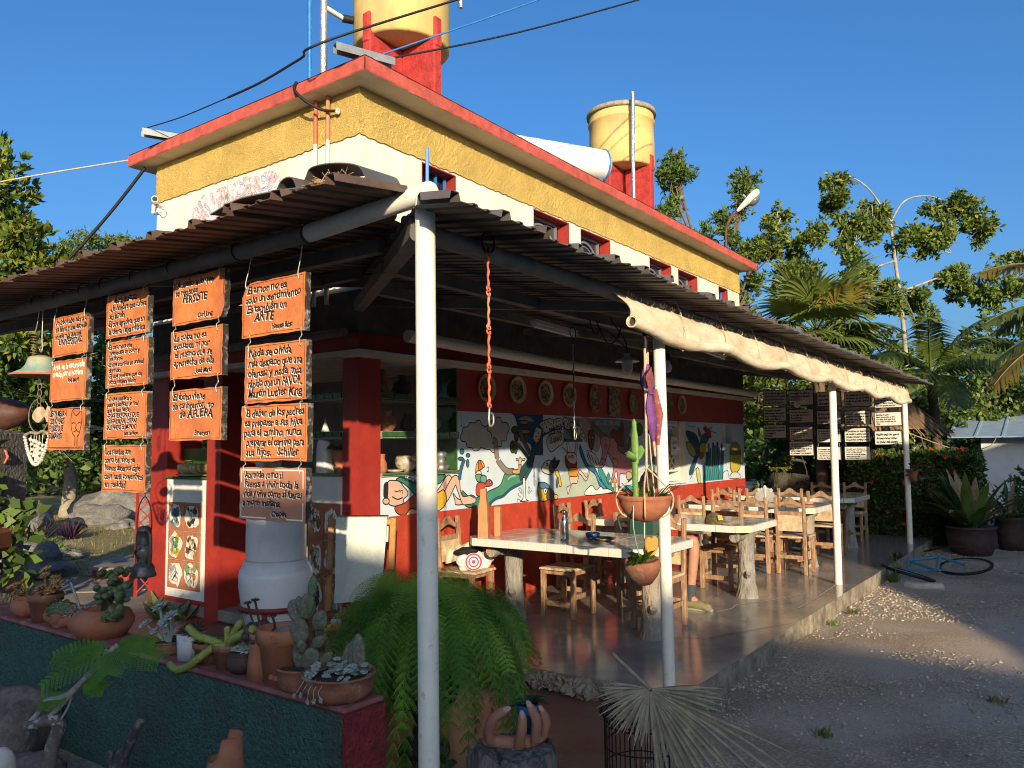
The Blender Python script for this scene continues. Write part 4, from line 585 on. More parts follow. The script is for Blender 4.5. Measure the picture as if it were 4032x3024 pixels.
mb = MB(); mb.box((-.001, 2.99, -.4), (.42, W, 2.40)); mb.build('end_pillar', m_redsm, B)
for ya, yb, za, zb in ((2.252, 2.99, .055, 1.30), (.2, .655, .04, 1.362)):
 mb = MB(); mb.box((.006, ya, za), (.2, yb, zb)); mb.build('white_counter_wall', m_white, B)
 mb = MB(); mb.box((.003, ya, -.4), (.2, yb, za - .001)); mb.build('red_skirting', m_redsm, B)
mb = MB(); wall_holes(mb, 'x', L - .2, L, .22, W - .2, -.4, 2.40); wall_holes(mb, 'y', W - .2, W, .42, L - .2, -.4, 2.40, [(.45, 1.35, 1.05, 2.25)]); mb.build('back_wall', m_white, B)
mb = MB(); mb.box((1.62, .22, -.1), (1.75, W - .2, 2.40)); mb.box((0, .23, -.1), (1.62, W - .2, .004)); mb.build('kitchen_partition', M('kitchen_wall', (.22, .19, .15), .9, .2, 5), B)
mb = MB(); mb.box((-.13, -.15, 2.40), (L + .1, W + .05, 2.45)); mb.build('ceiling_ledge', m_cream, B)
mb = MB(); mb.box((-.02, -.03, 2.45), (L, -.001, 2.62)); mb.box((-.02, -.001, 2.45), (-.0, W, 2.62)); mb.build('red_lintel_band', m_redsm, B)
mb = MB(); mb.box((-.012, -.02, 2.62), (L, -.001, 3.0)); mb.box((-.012, -.001, 2.62), (-.0, W, 3.0)); mb.build('canopy_shade_band', M('canopy_shade_paint', (.13, .115, .10), .95, .3, 6, .4, 40), B)  # dark strip over the cream wall, painting in the shade under the canopy
# window lattices and recess boards
def lattice(a, b, z0, z1, y, parent, mat):
 f = MB()
 for t in np.linspace(-.4, 1.0, 8):
  for s in (1, -1):
   p0 = (a if s > 0 else b, z0 + (z1 - z0) * t); q0 = (b if s > 0 else a, z0 + (z1 - z0) * (t + .55))
   P = np.array([p0, q0]); zc = np.clip(P[:, 1], z0, z1)
   if abs(P[1, 1] - P[0, 1]) < 1e-6: continue
   tt = (zc - P[0, 1]) / (P[1, 1] - P[0, 1]); X = P[0, 0] + (P[1, 0] - P[0, 0]) * tt
   if abs(zc[0] - zc[1]) < .03: continue
   f.bar((X[0], y + .006 * s, zc[0]), (X[1], y + .006 * s, zc[1]), .008, .022, up=(1, 0, 0))
 f.tube([(a + .03, y - .01, z0)] + [((a + b) / 2 - ((b - a) / 2 - .03) * cos(t), y - .01, z1 - .35 + .33 * sin(t)) for t in np.linspace(0, pi, 11)] + [(b - .03, y - .01, z0)], .014, 6)
 return f.build('lattice', mat, parent)
wo = MB(); a, b, z0, z1 = LW
for p, q in (((a, -.012, z0), (a + .035, .22, z1)), ((b - .035, -.012, z0), (b, .22, z1)), ((a, -.012, z1 - .03), (b, .22, z1 + .001)), ((a - .02, -.05, z0 - .01), (b + .15, .22, z0 + .02)), ((a, -.008, z0 + .17), (b, .1, z0 + .2))): wo.box(p, q)
wo = wo.build('window', m_white, B); lattice(a + .04, b - .04, z0 + .2, z1 - .03, .06, wo, m_ply)
mb = MB(); mb.box((a, .2, z0), (b, .22, z1)); mb.build('pane', m_dark, wo)
mb = MB(); mb.box((b + .002, -.006, 1.0), (b + .21, .003, 1.965)); mb.build('cream_panel', m_cream, B)
for (a, b, z0, z1), mt in ((N1, m_white), (N2, m_white)):
 f = MB(); f.box((a, .12, z0), (b, .22, z1)); r = f.build('recess', mt, B)
f = MB(); f.box((3.34, -.03, 1.655), (3.73, .1, 1.69)); f.box((3.34, .01, 1.81), (3.73, .1, 1.83)); f.build('recess_board', M('teal_board', (.03, .09, .11), .6), B)
# kitchen window: sill, shelves, green tiles
tl = bpy.data.meshes.new('tile')
def tiles_row(x0, x1, y, z0, z1, n, mat, parent, name='tile', axis='x', dep=.02, gap=.004):
 w = (x1 - x0) / n; first = None
 for i in range(n):
  if first is None:
   t = MB()
   if axis == 'x': t.box((x0 + gap, y, z0 + gap), (x0 + w - gap, y + dep, z1 - gap), bev=.003)
   else: t.box((y, x0 + gap, z0 + gap), (y + dep, x0 + w - gap, z1 - gap), bev=.003)
   first = t.build(name, mat, parent)
  else:
   o = first.copy(); COL.objects.link(o); o.parent = parent; o.location = (i * w, 0, 0) if axis == 'x' else (0, i * w, 0)
for z0, z1 in ((1.684, 1.755), (2.03, 2.10)):
 s_ = MB(); s_.box((.27, -.012, z0), (1.345, .45, z1)); so = s_.build('shelf', m_grout, B)
 tiles_row(.27, 1.345, -.024, z0 + .016, z1, 7, m_green, so); tiles_row(.27, 1.345, -.022, z0 - .002, z0 + .016, 7, m_green, so, 'tile_trim')
 s2 = MB(); s2.box((-.004, .2, z0), (.3, .655, z1)); s2o = s2.build('shelf', m_grout, B); tiles_row(.2, .655, -.018, z0 + .016, z1, 4, m_green, s2o, axis='y')
s_ = MB(); s_.box((.27, -.02, 1.345), (1.345, .5, 1.377)); so = s_.build('sill', m_grout, B); tiles_row(.27, 1.345, -.034, 1.35, 1.379, 8, m_green, so)
s_ = MB(); s_.box((1.315, -.006, 1.38), (1.333, .3, 2.40)); so = s_.build('window_jamb', m_green, B)
s_ = MB(); s_.box((-.03, .19, 1.362), (.3, .66, 1.384)); s_.box((-.03, 2.245, 1.30), (.3, 2.995, 1.322)); s_.build('counter_top', m_green, B)
s_ = MB(); s_.box((.20, 2.53, 1.322), (.215, 2.99, 1.62)); s_.build('green_panel', M('green_board', (.03, .11, .02), .4), B)
# scroll grille in the back opening
g = MB()
for x in np.linspace(.5, 1.3, 5): g.tube([(x, 3.24, 1.05), (x, 3.24, 2.25)], .008, 6)
for cx, cz, s in ((.62, 1.55, 1), (.85, 1.5, -1), (1.08, 1.55, 1), (.62, 1.85, -1), (.85, 1.9, 1), (1.08, 1.85, -1)):
 g.tube([(cx + s * r * cos(t), 3.23, cz + r * sin(t)) for t, r in zip(np.linspace(0, 4.4 * pi, 34), np.linspace(.13, .02, 34))], .008, 5)
g.build('scroll_grille', m_iron, B)
# painted mural, layered flat paint on the wall
mb = MB(); O, U, V, N = (0, .004, 0), (1, 0, 0), (0, 0, 1), (0, -1, 0); off = .0006
for c, w, ol, smo, fl in MURAL:
 off += .00004; c = tuple(q / 100 for q in c); pts = np.array(fl, float).reshape(-1, 2) / 1000
 if not w:
  P = smooth_path(pts, 4, True) if smo and len(pts) > 4 else pts
  vs = np.stack([P[:, 0], np.full(len(P), .004 - off), P[:, 1]], 1)
  ar = np.sum(P[:, 0] * np.roll(P[:, 1], -1) - np.roll(P[:, 0], -1) * P[:, 1])
  f = list(range(len(P))); mb.add(vs, [f if ar > 0 else f[::-1]], 0, c)
  if ol: stroke_ribbon(mb, pts if not (smo and len(pts) > 4) else P[::2], .011, O, U, V, N, off + .00002, 0, (.02, .02, .02), 2, True)
 else:
  w /= 1000
  if ol: stroke_ribbon(mb, pts, w + .016, O, U, V, N, off, 0, (.02, .02, .02)); off += .00004
  stroke_ribbon(mb, pts, w, O, U, V, N, off, 0, c)
off += .0003
lettering(mb, "ALGÚN DÍA SE", (.53, .004, 1.315), (.96, 0, -.27), (.27, 0, .96), N, .42, .045, 0, (.02, .03, .03), off)
lettering(mb, "¿ESTE SERÁ", (3.0, .004, 1.735), (1, 0, .16), (-.1, 0, 1), N, .30, .07, 0, (.03, .03, .03), off)
lettering(mb, "EL BAÑO?", (3.02, .004, 1.63), (1, 0, .16), (-.1, 0, 1), N, .28, .07, 0, (.03, .03, .03), off)
mb.build('mural', m_paint, B)
mb = MB(); mb.box((6.32, -.03, 1.45), (6.55, -.022, 1.72)); pp = mb.build('paper_notice', m_plasticw, B)
mb = MB(); lettering(mb, "Libro", (6.37, -.03, 1.62), (1, 0, 0), (0, 0, 1), N, .14, .05, 0, (1, 1, 1), .002); lettering(mb, "Menú", (6.37, -.03, 1.54), (1, 0, 0), (0, 0, 1), N, .12, .04, 0, (1, 1, 1), .002); mb.build('lettering', m_ink, pp)
# swirled mural on the short side, above the canopy
mb = MB(); pts = [(2.62, 4.06), (2.60, 4.18), (2.474, 4.307), (2.36, 4.34), (2.255, 4.329), (2.122, 4.35), (1.912, 4.355), (1.735, 4.381), (1.56, 4.359), (1.43, 4.335), (1.34, 4.36), (1.25, 4.355), (1.131, 4.282), (1.061, 4.177), (1.06, 4.06), (1.09, 3.9), (1.5, 3.8), (2.3, 3.8), (2.6, 3.9)]
P = smooth_path(pts, 5, True); mb.prism([(-a, b) for a, b in P], (0, 0, 0), (0, -1, 0), (0, 0, 1), (-1, 0, 0), .004)
def swirl():
 mt = bpy.data.materials.new('swirled_mural_paint'); mt.use_nodes = True; nd = mt.node_tree.nodes; ln = mt.node_tree.links; bs = nd['Principled BSDF']
 ge = nd.new('ShaderNodeNewGeometry'); n1 = nd.new('ShaderNodeTexNoise'); n1.inputs['Scale'].default_value = 4.2; n1.inputs['Detail'].default_value = 1.5; n1.inputs['Distortion'].default_value = 2.6
 ln.new(ge.outputs['Position'], n1.inputs['Vector'])
 mp = nd.new('ShaderNodeMath'); mp.operation = 'MULTIPLY'; mp.inputs[1].default_value = 3.0; ln.new(n1.outputs[0], mp.inputs[0])
 fr = nd.new('ShaderNodeMath'); fr.operation = 'FRACT'; ln.new(mp.outputs[0], fr.inputs[0])
 cr = nd.new('ShaderNodeValToRGB'); ln.new(fr.outputs[0], cr.inputs[0]); e = cr.color_ramp.elements
 for p, c in ((.12, (.62, .60, .56)), (.3, (.42, .44, .46)), (.36, (.68, .66, .62)), (.52, (.10, .16, .30)), (.58, (.62, .60, .55)), (.72, (.42, .07, .05)), (.8, (.65, .62, .57)), (.93, (.16, .15, .15))): x = e.new(p); x.color = (*c, 1)
 e[0].color = (.66, .64, .60, 1); e[-1].color = (.66, .64, .60, 1)
 ln.new(cr.outputs[0], bs.inputs['Base Color']); bs.inputs['Roughness'].default_value = .6
 return mt
mb.build('swirled_mural', swirl(), B)
# ceramic art tiles on the white counter walls
def art_tile(y0, z0, w, h, seed, pal):
 t = MB(); t.box((-.010, y0 + .003, z0 + .003), (.006, y0 + w - .003, z0 + h - .003), bev=.002)
 to = t.build('art_tile', m_terra, B)
 g = np.random.default_rng(seed); a = MB(); n = 26
 cx, cz = y0 + w * .5, z0 + h * .5
 r = np.convolve(np.tile(g.uniform(.55, 1.15, n), 3), np.ones(3) / 3, 'same')[n:2 * n]; th = np.arange(n) * 2 * pi / n
 out = [(-(cx + r[i] * .45 * w * cos(th[i])), cz + r[i] * .46 * h * sin(th[i])) for i in range(n)]
 a.prism(smooth_path(out, 2, True).tolist(), (-.010, 0, 0), (0, -1, 0), (0, 0, 1), (-1, 0, 0), .004, 0, (.72, .70, .64))
 for k in range(13):
  c = pal[k % len(pal)]; u = g.uniform(-.24, .24) * w; v = g.uniform(-.28, .28) * h; s = g.uniform(.06, .17)
  q = [(-(cx + u + s * w * g.uniform(.5, 1.2) * cos(t)), cz + v + s * h * g.uniform(.5, 1.2) * sin(t)) for t in np.arange(8) * pi / 4]
  a.prism(smooth_path(q, 2, True).tolist(), (-.014, 0, 0), (0, -1, 0), (0, 0, 1), (-1, 0, 0), .0012 + k * .0002, 0, c, back=False)
 for k in range(4):
  u = g.uniform(-.26, .26, 4) * w + cx; v = g.uniform(-.3, .3, 4) * h + cz
  stroke_ribbon(a, list(zip(-u, v)), .0045, (-.014, 0, 0), (0, -1, 0), (0, 0, 1), (-1, 0, 0), .0048, 0, (.03, .025, .02), 4)
 a.build('glaze_figure', m_art, to)
PALS = [[(.06, .22, .34), (.25, .36, .36), (.10, .08, .06)], [(.7, .68, .62), (.05, .04, .03)], [(.15, .26, .08), (.52, .44, .05), (.30, .36, .26)], [(.36, .20, .08), (.16, .09, .04), (.62, .55, .4)], [(.7, .68, .62), (.35, .33, .3)], [(.52, .18, .04), (.20, .30, .12), (.45, .52, .5)]]
for i, (r, c) in enumerate([(0, 0), (0, 1), (1, 0), (1, 1), (2, 0), (2, 1)]):
 art_tile(2.335 + (1 - c) * .297, .145 + (2 - r) * .303, .297, .303, 40 + i, PALS[i])
for i in range(6):
 r, c = divmod(i, 2); art_tile(.225 + (1 - c) * .21, .12 + (2 - r) * .333, .21, .333, 70 + i, PALS[(i + 3) % 6])
# ------------------------------------------------------------------ things on the roof
def tank_tower(name, label, cx, cy, zbot, ztop, Rt, arm, th, rim_top, grp, fin=.22):
 t = thing(name, label, 'water tank', (cx, cy, 4.986), grp)
 s = MB()
 for k, (dx, dy) in enumerate(((-1, 0), (0, -1), (1, 0), (0, 1))):
  a = th / 2; w = arm - a
  p = MB()
  if dx: lo, hi = sorted((cx + dx * (a if k else -0.0), cx + dx * arm)); s_ = [(lo, cy - a, 4.986), (hi, cy + a, zbot)]
  else: lo, hi = sorted((cy + dy * a, cy + dy * arm)); s_ = [(cx - a + .001, lo, 4.986), (cx + a - .001, hi, zbot)]
  p.box(*s_, bev=.015)
  ex, ey = cx + dx * (arm - .05), cy + dy * (arm - .05)
  hx, hy = (.055, a + .002) if dx else (a + .002, .055)
  p.obox((ex + dx * .012, ey + dy * .012, zbot - .1 + (fin + .1) / 2), (hx, hy, (fin + .1) / 2), bev=.03)
  p.build('stand_wall', m_standred, t)
 b = MB(); prof = [(.001, zbot + .012), (Rt - .03, zbot + .012), (Rt, zbot + .035), (Rt * 1.002, (zbot + ztop) / 2), (Rt * .995, ztop - .16), (Rt * 1.03, ztop - .15), (Rt * 1.03, ztop - .12), (Rt * .995, ztop - .11), (Rt * 1.0, ztop)]
 b.lathe(prof, 48, (cx, cy, 0)); b.build('tank_body', m_tank, t)
 if rim_top:
  r = MB(); r.lathe([(Rt * .9, ztop - .005), (Rt * 1.07, ztop - .005), (Rt * 1.08, ztop + .03), (Rt * 1.06, ztop + .07), (Rt * .5, ztop + .09), (.001, ztop + .10)], 48, (cx, cy, 0), wob=.004); r.build('tank_lid', m_rim, t)
 return t
t1 = tank_tower('water_tank', 'large yellow water tank on red cross stand nearest the roof corner', 1.624, 1.047, 6.14, 7.9, .55, .56, .13, True, 'roof water tanks', .27)
pp = MB(); pp.tube([(1.05, 1.42, 6.45), (.78, 1.42, 6.46)], .03, 8); pp.build('outlet_pipe', m_plasticw, t1)
pp = MB(); pp.tube([(1.16, 1.36, 6.45), (1.06, 1.42, 6.45)], .045, 8); pp.build('outlet_joint', m_black, t1)
t2 = tank_tower('water_tank', 'smaller yellow water tank with mossy lid at far end of roof', 6.89, .99, 6.20, 7.15, .545, .55, .13, True, 'roof water tanks', .20)
pp = MB(); pp.tube([(6.42, .55, 4.95), (6.41, .54, 6.2), (6.38, .50, 7.2), (6.40, .52, 7.30)], .032, 8); pp.build('overflow_pipe', m_foil, t2)
pp = MB(); pp.tube([(1.05, 1.42, 4.95), (.79, 1.42, 5.2), (.78, 1.42, 6.45), (.79, 1.42, 8.3)], [.04, .04, .042, .04], 10); pp.build('riser_pipe', m_foil, t1)
pp = MB(); pp.tube([(2.30, .72, 6.9), (2.32, .70, 7.8)], .03, 8); pp.build('side_pipe', m_foil, t1)
pp = MB(); pp.tube([(.55, 1.35, 4.95), (.54, 1.36, 6.4), (.53, 1.36, 8.2)], .022, 8); o = pp.build('blue_pipe', m_blue); tag(o, 'thin blue pipe standing upright beside foil wrapped riser', 'pipe')
h = thing('solar_water_heater', 'white cylindrical solar water heater lying on the roof edge', 'water heater', (4.0, .5, 4.99))
a0, a1 = np.array((3.3, 1.02, 5.53)), np.array((4.88, .22, 5.56)); d = norm(a1 - a0)
b = MB(); b.lathe([(.001, 0), (.2, .0), (.225, .02), (.225, np.linalg.norm(a1 - a0) - .05), (.2, np.linalg.norm(a1 - a0)), (.001, np.linalg.norm(a1 - a0))], 32, a0, ax=frame(d)); b.build('storage_drum', m_plasticw, h)
b = MB(); b.tube([a1 - d * .05 + .228 * (frame(d) @ np.array((cos(t), sin(t), 0))) for t in np.linspace(0, 2 * pi, 33)[:-1]], .014, 6, closed=True); b.build('drum_ring', m_blue, h)
b = MB()
for f_ in (.12, .9):
 c = a0 + (a1 - a0) * f_
 for s in (-.15, .15): b.bar((c[0], c[1] + s, 4.98), (c[0], c[1] + s * .6, 5.45), .035, .035)
b.build('support_frame', m_galv, h)
b = MB(); b.tube([(2.95, 1.15, 5.86), (3.3, 1.02, 5.80), (3.34, 1.0, 5.7)], .02, 8); b.tube([(2.95, 1.15, 4.98), (2.95, 1.15, 5.86)], .02, 8); b.build('inlet_pipe', m_galv, h)
def channel(label, p, q, w=.09):
 b = MB(); p = np.array(p); q = np.array(q); d = norm(q - p); s = norm(np.cross((0, 0, 1), d))
 for o, hh in ((s * (w / 2 - .004), .07), (-s * (w / 2 - .004), .07)): b.bar(p + o, q + o, .008, hh)
 b.bar(p + np.array((0, 0, .033)), q + np.array((0, 0, .033)), w - .018, .007)
 return tag(b.build('steel_channel', m_galv), label, 'steel channel', 'steel channels on the roof')
channel('grey steel channel jutting over eave at the near roof corner', (-.36, -.07, 5.045), (.15, -.27, 5.045))
channel('grey steel channel jutting over eave at the far left', (-.40, 2.97, 5.04), (.2, 2.7, 5.04))
# cables
def cable(label, pts, r, m=m_black, name='overhead_cable', k=8):
 b = MB(); b.tube(smooth_path(pts, k), r, 6); return tag(b.build(name, m), label, 'cable', 'cables at the roof')
cable('thick black cable running along left eave to the corner', [(-.30, 1.55, 5.07), (-.32, 1.0, 5.06), (-.34, .4, 5.10), (-.36, -.06, 5.13), (1.5, -1.2, 6.3), (3.6, -2.2, 7.9)], .0115)
cable('thin black wire tied between far channel and thick cable', [(-.36, 2.93, 5.09), (-.33, 2.3, 5.06), (-.30, 1.56, 5.07)], .006)
cable('thin blue wire rising right from the corner channel', [(.05, -.24, 5.10), (1.6, -1.1, 6.1), (3.9, -2.1, 7.7)], .008, m_blue)
cable('black wire rising right from end of corner channel', [(.14, -.28, 5.09), (1.5, -.95, 5.75), (4.4, -2.0, 7.4)], .009)
cable('pale rope strung from left eave across to the trees', [(-.2, 3.6, 4.93), (-1.4, 4.6, 4.5), (-3.6, 6.6, 3.6)], .008, m_rope)
cable('black cable bundle dropping from left eave behind the canopy', [(-.1, 3.42, 4.83), (-.35, 3.9, 4.2), (-.8, 4.6, 3.3)], .018)
cable('loop of cut cable hanging over the left eave', [(-.21, .62, 4.99), (-.25, .60, 4.90), (-.20, .50, 4.78), (-.10, .38, 4.70), (-.05, .22, 4.665)], .014)
b = MB(); b.lathe([(.012, 0), (.028, .02), (.02, .05)], 8, (-.045, .24, 4.64)); tag(b.build('cable_splice', m_beige), 'beige tape splice at the end of the cable loop', 'cable splice')
for y, nm in ((.545, 'half red half white conduit left of its twin'), (.375, 'flaking pink conduit right of its twin')):
 b = MB(); b.tube([(-.045, y, 4.43), (-.045, y, 4.86)], .02, 8); b.tube([(-.045, y, 2.9), (-.045, y, 4.43)], .0195, 8, m=1)
 tag(b.build('conduit', [m_redorange if y > .5 else m_plaque2, m_cream]), nm, 'conduit', 'conduits on the short wall')
c = thing('security_camera', 'white security camera on the far left wall corner', 'camera', (0, 3.25, 4.35))
b = MB(); b.box((-.05, 3.22, 4.29), (0, 3.36, 4.40), bev=.006); b.build('junction_box', m_plasticw, c)
b = MB(); b.tube([(-.05, 3.26, 4.36), (-.12, 3.2, 4.33)], .012, 6); b.build('bracket', m_plasticw, c)
b = MB(); dd = norm((-.5, -.85, -.1)); b.lathe([(.001, 0), (.034, 0), (.036, .01), (.036, .15), (.001, .15)], 14, np.array((-.07, 3.25, 4.41)), ax=frame(dd)); b.build('housing', m_plasticw, c)
b = MB(); b.lathe([(.001, .152), (.028, .152)], 14, np.array((-.07, 3.25, 4.41)), ax=frame(dd), cap=False); b.build('lens', m_black, c)
b = MB(); b.tube(smooth_path([(-.05, 3.24, 4.33), (-.06, 3.16, 4.25), (-.05, 3.08, 4.26), (-.06, 3.10, 4.33), (-.07, 3.2, 4.36)], 5), .006, 5); b.build('lead', m_plasticw, c)
# ------------------------------------------------------------------ porch canopy
CN = thing('porch_canopy', 'open porch canopy of corrugated sheets on round cream posts', 'canopy', (-2.2, -2.78, -.15))
PT_ = .342; PR = [(0, .0), (.010, .034), (.054, .034), (.064, .0), (.13, 0), (.138, .010), (.165, .010), (.173, 0), (.235, 0), (.243, .010), (.27, .010), (.278, 0), (PT_, 0)]
def sheet(u0, n, v0, vin, z0, z1, axis, mat, rag=.0):
 P = [(u0 + i * PT_ + a, h) for i in range(n) for a, h in PR[:-1]] + [(u0 + n * PT_, 0), (u0 + n * PT_ + .010, .038), (u0 + n * PT_ + .054, .038), (u0 + n * PT_ + .066, .004)]
 rows = []; nv = 7
 for k in range(nv):
  t = k / (nv - 1); r = []
  for u, h in P:
   ve = max(vin(u), v0 + .03); v = v0 + (ve - v0) * t
   if k == 0: v += rag * sin(u * 23) * .5
   z = z0 + (z1 - z0) * (v - v0) / (0 - v0) + h
   r.append((u, v, z) if axis == 'x' else (v, u, z))
  rows.append(r)
 V = np.array(rows).reshape(-1, 3); m = len(P); F = []
 for k in range(nv - 1):
  for i in range(m - 1): F.append((k * m + i, k * m + i + 1, (k + 1) * m + i + 1, (k + 1) * m + i))
 if axis == 'y': F = [f[::-1] for f in F]
 V2 = V - np.array((0, 0, .0035)); b = MB(); q = len(V)
 F2 = [tuple(i + q for i in f[::-1]) for f in F]
 E = [(i, i + q, i + 1 + q, i + 1) if axis == 'x' else (i, i + 1, i + 1 + q, i + q) for i in range(m - 1)]
 b.add(np.concatenate([V, V2]), F + F2 + E)
 return b.build('roof_sheet', mat, CN)
x = -2.40
while x < 9.75:
 jz = rng.uniform(-.004, .004); z0 = 2.598 + jz - .006 * max(x, -1)
 sheet(x, 2, -3.10 + rng.uniform(-.02, .02), lambda u: min(-.03, -3.08 + (u + 2.51) * 1.25) if u < 0 else -.03, z0, z0 + .42, 'x', m_sheet, .012); x += 2 * PT_
y = -2.70
while y < 3.5:
 jz = rng.uniform(-.004, .006)
 sheet(y, 2, -2.65 + rng.uniform(-.03, .02), lambda u: min(-.03, (u + .1) / 1.17) if u < -.1 else -.03, 2.690 + jz, 3.05 + jz, 'y', m_sheetb, .02); y += 2 * PT_
b = MB(); T_ = np.linspace(0.27, 1, 14); V = []
for t in T_:
 x_, y_ = -2.5 + 2.47 * t, -3.0 + 2.97 * t; zl = 2.69 + .36 * t + .012; zr = 2.598 + .42 * t + .012
 V += [(x_ - .14, y_ + .14, zl + .035), (x_, y_, max(zl, zr) + .02), (x_ + .14, y_ - .14, zr + .01)]
F = [(3 * i + j, 3 * i + j + 1, 3 * i + j + 4, 3 * i + j + 3) for i in range(13) for j in (0, 1)]; b.add(V, F); b.add(np.array(V) - (0, 0, .004), [f[::-1] for f in F]); b.build('hip_flashing', m_sheet, CN)
# bent scraps over the corner with an old nest
b = MB()
def scrap(pts, wv, mat, name):
 P = smooth_path(pts, 5); n = len(P); wv = np.array(wv, float); b = MB()
 A_ = P + wv * .5; B_ = P - wv * .5; V = np.concatenate([A_, B_, A_ - (0, 0, .006), B_ - (0, 0, .006)])
 F = [(i, i + 1, n + i + 1, n + i) for i in range(n - 1)] + [(2 * n + i + 1, 2 * n + i, 3 * n + i, 3 * n + i + 1) for i in range(n - 1)]
 F += [(i + 1, i, 2 * n + i, 2 * n + i + 1) for i in range(n - 1)] + [(n + i, n + i + 1, 3 * n + i + 1, 3 * n + i) for i in range(n - 1)]
 b.add(V, F); return b.build(name, mat, CN)
scrap([(-2.0, -1.80, 2.90), (-2.0, -1.88, 3.03), (-2.0, -1.93, 3.075), (-2.0, -2.1, 3.06), (-2.0, -2.27, 3.01), (-2.0, -2.33, 2.94), (-2.0, -2.42, 2.86)], (.30, .04, .03), m_sheet, 'bent_sheet')
scrap([(-2.50, -1.75, 2.755), (-2.50, -1.95, 2.785), (-2.49, -2.1, 2.785), (-2.47, -2.3, 2.775), (-2.44, -2.6, 2.745)], (.22, .03, .035), m_sheet, 'bent_sheet')
scrap([(-2.2, -1.78, 2.88), (-2.2, -1.84, 2.98), (-2.2, -1.93, 2.985), (-2.2, -1.98, 2.90)], (.14, .02, .02), m_sheet, 'bent_sheet')
nb = MB(); nest_o = np.array((-2.12, -2.13, 2.90))
for k in range(240):
 a = rng.uniform(0, 2 * pi); r_ = rng.uniform(.0, .17); p = nest_o + np.array((.8 * r_ * cos(a), r_ * sin(a), rng.uniform(-.01, .07) * (1 - r_ * 3)))
 d_ = norm((rng.normal(), rng.normal(), rng.normal() * .3)) * rng.uniform(.03, .09); nb.tube([p - d_, p + d_ * .2 + (0, 0, .006), p + d_], .0022, 3, cap=False)
tag(nb.build('bird_nest', m_straw), 'straw bird nest tucked under bent sheet on canopy corner', 'nest')
# pipes, beams, posts
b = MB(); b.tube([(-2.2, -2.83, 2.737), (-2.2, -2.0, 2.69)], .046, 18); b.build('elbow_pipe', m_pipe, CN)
b = MB(); b.tube([(-2.2, -2.001, 2.69), (-2.2, 0, 2.668), (-2.2, 3.5, 2.66)], .0455, 14); b.build('edge_beam', m_beam, CN)  # same beam past the sunlit elbow, its shade put into the colour
b = MB(); b.tube([(-2.2, -2.735, 2.575), (0, -2.78, 2.555), (4.7, -2.78, 2.515), (9.3, -2.78, 2.48)], .046, 14); b.build('edge_beam', m_beam, CN)
b = MB(); b.lathe([(.047, -.02), (.050, 0), (.0505, .02), (.045, .026), (.001, .028)], 18, (-2.2, -2.80, 2.737), ax=frame((0, -1, -.02)), wob=.03); b.build('weld_cap', m_pipe, CN)
for px_, py_, tx, ty, z0, z1, r in ((-2.185, -2.79, -2.20, -2.785, GZ, 2.72, .0455), (.205, -2.78, .155, -2.79, -.02, 2.55, .041), (4.80, -2.74, 4.74, -2.78, -.02, 2.52, .0415), (9.17, -2.76, 9.17, -2.78, -.02, 2.48, .043)):
 b = MB(); b.tube([(px_, py_, z0), ((px_ + tx) / 2, (py_ + ty) / 2, (z0 + z1) / 2), (tx, ty, z1)], r, 20); b.build('post', m_pipe, CN)
b = MB(); b.bar((-2.12, -2.68, 2.62), (-.02, -.02, 2.84), .085, .085); b.build('hip_beam', m_beam, CN)
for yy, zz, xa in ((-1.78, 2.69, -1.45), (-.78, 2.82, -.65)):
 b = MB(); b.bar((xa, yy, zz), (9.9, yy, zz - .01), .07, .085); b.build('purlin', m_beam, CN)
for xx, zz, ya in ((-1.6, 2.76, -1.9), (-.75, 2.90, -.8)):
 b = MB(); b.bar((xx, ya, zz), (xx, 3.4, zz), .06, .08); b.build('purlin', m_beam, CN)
for xx in (.15, 2.5, 4.75, 7.0, 9.15):
 b = MB(); b.bar((xx, -2.72, 2.55 if xx < 3 else 2.52), (xx, -.02, 2.90), .05, .07); b.build('rafter', m_beam, CN)
for yy in (-.4, 1.6): b = MB(); b.bar((-2.16, yy, 2.665), (-.02, yy, 3.0), .05, .07); b.build('rafter', m_beam, CN)
b = MB(); b.tube([(.3, -.3, 2.59), (3, -.3, 2.535), (9.4, -.3, 2.50)], .055, 14); b.build('gutter_pipe', m_pipe, CN)
b = MB(); b.tube([(-.16, .0, 2.60), (-.16, 3.3, 2.60)], .04, 10); b.build('gutter_pipe', m_beam, CN)
# ties of wire round the left beam
for yy in (-1.42, -.78, -.36, .02, .30, .66, 1.0, -2.0):
 b = MB(); b.tube([(-2.2 + .05 * cos(t), yy + .01 * sin(t * .5), 2.685 + .05 * sin(t)) for t in np.linspace(0, 2 * pi, 13)[:-1]], .0035, 4, closed=True); b.build('wire_tie', m_black, CN)
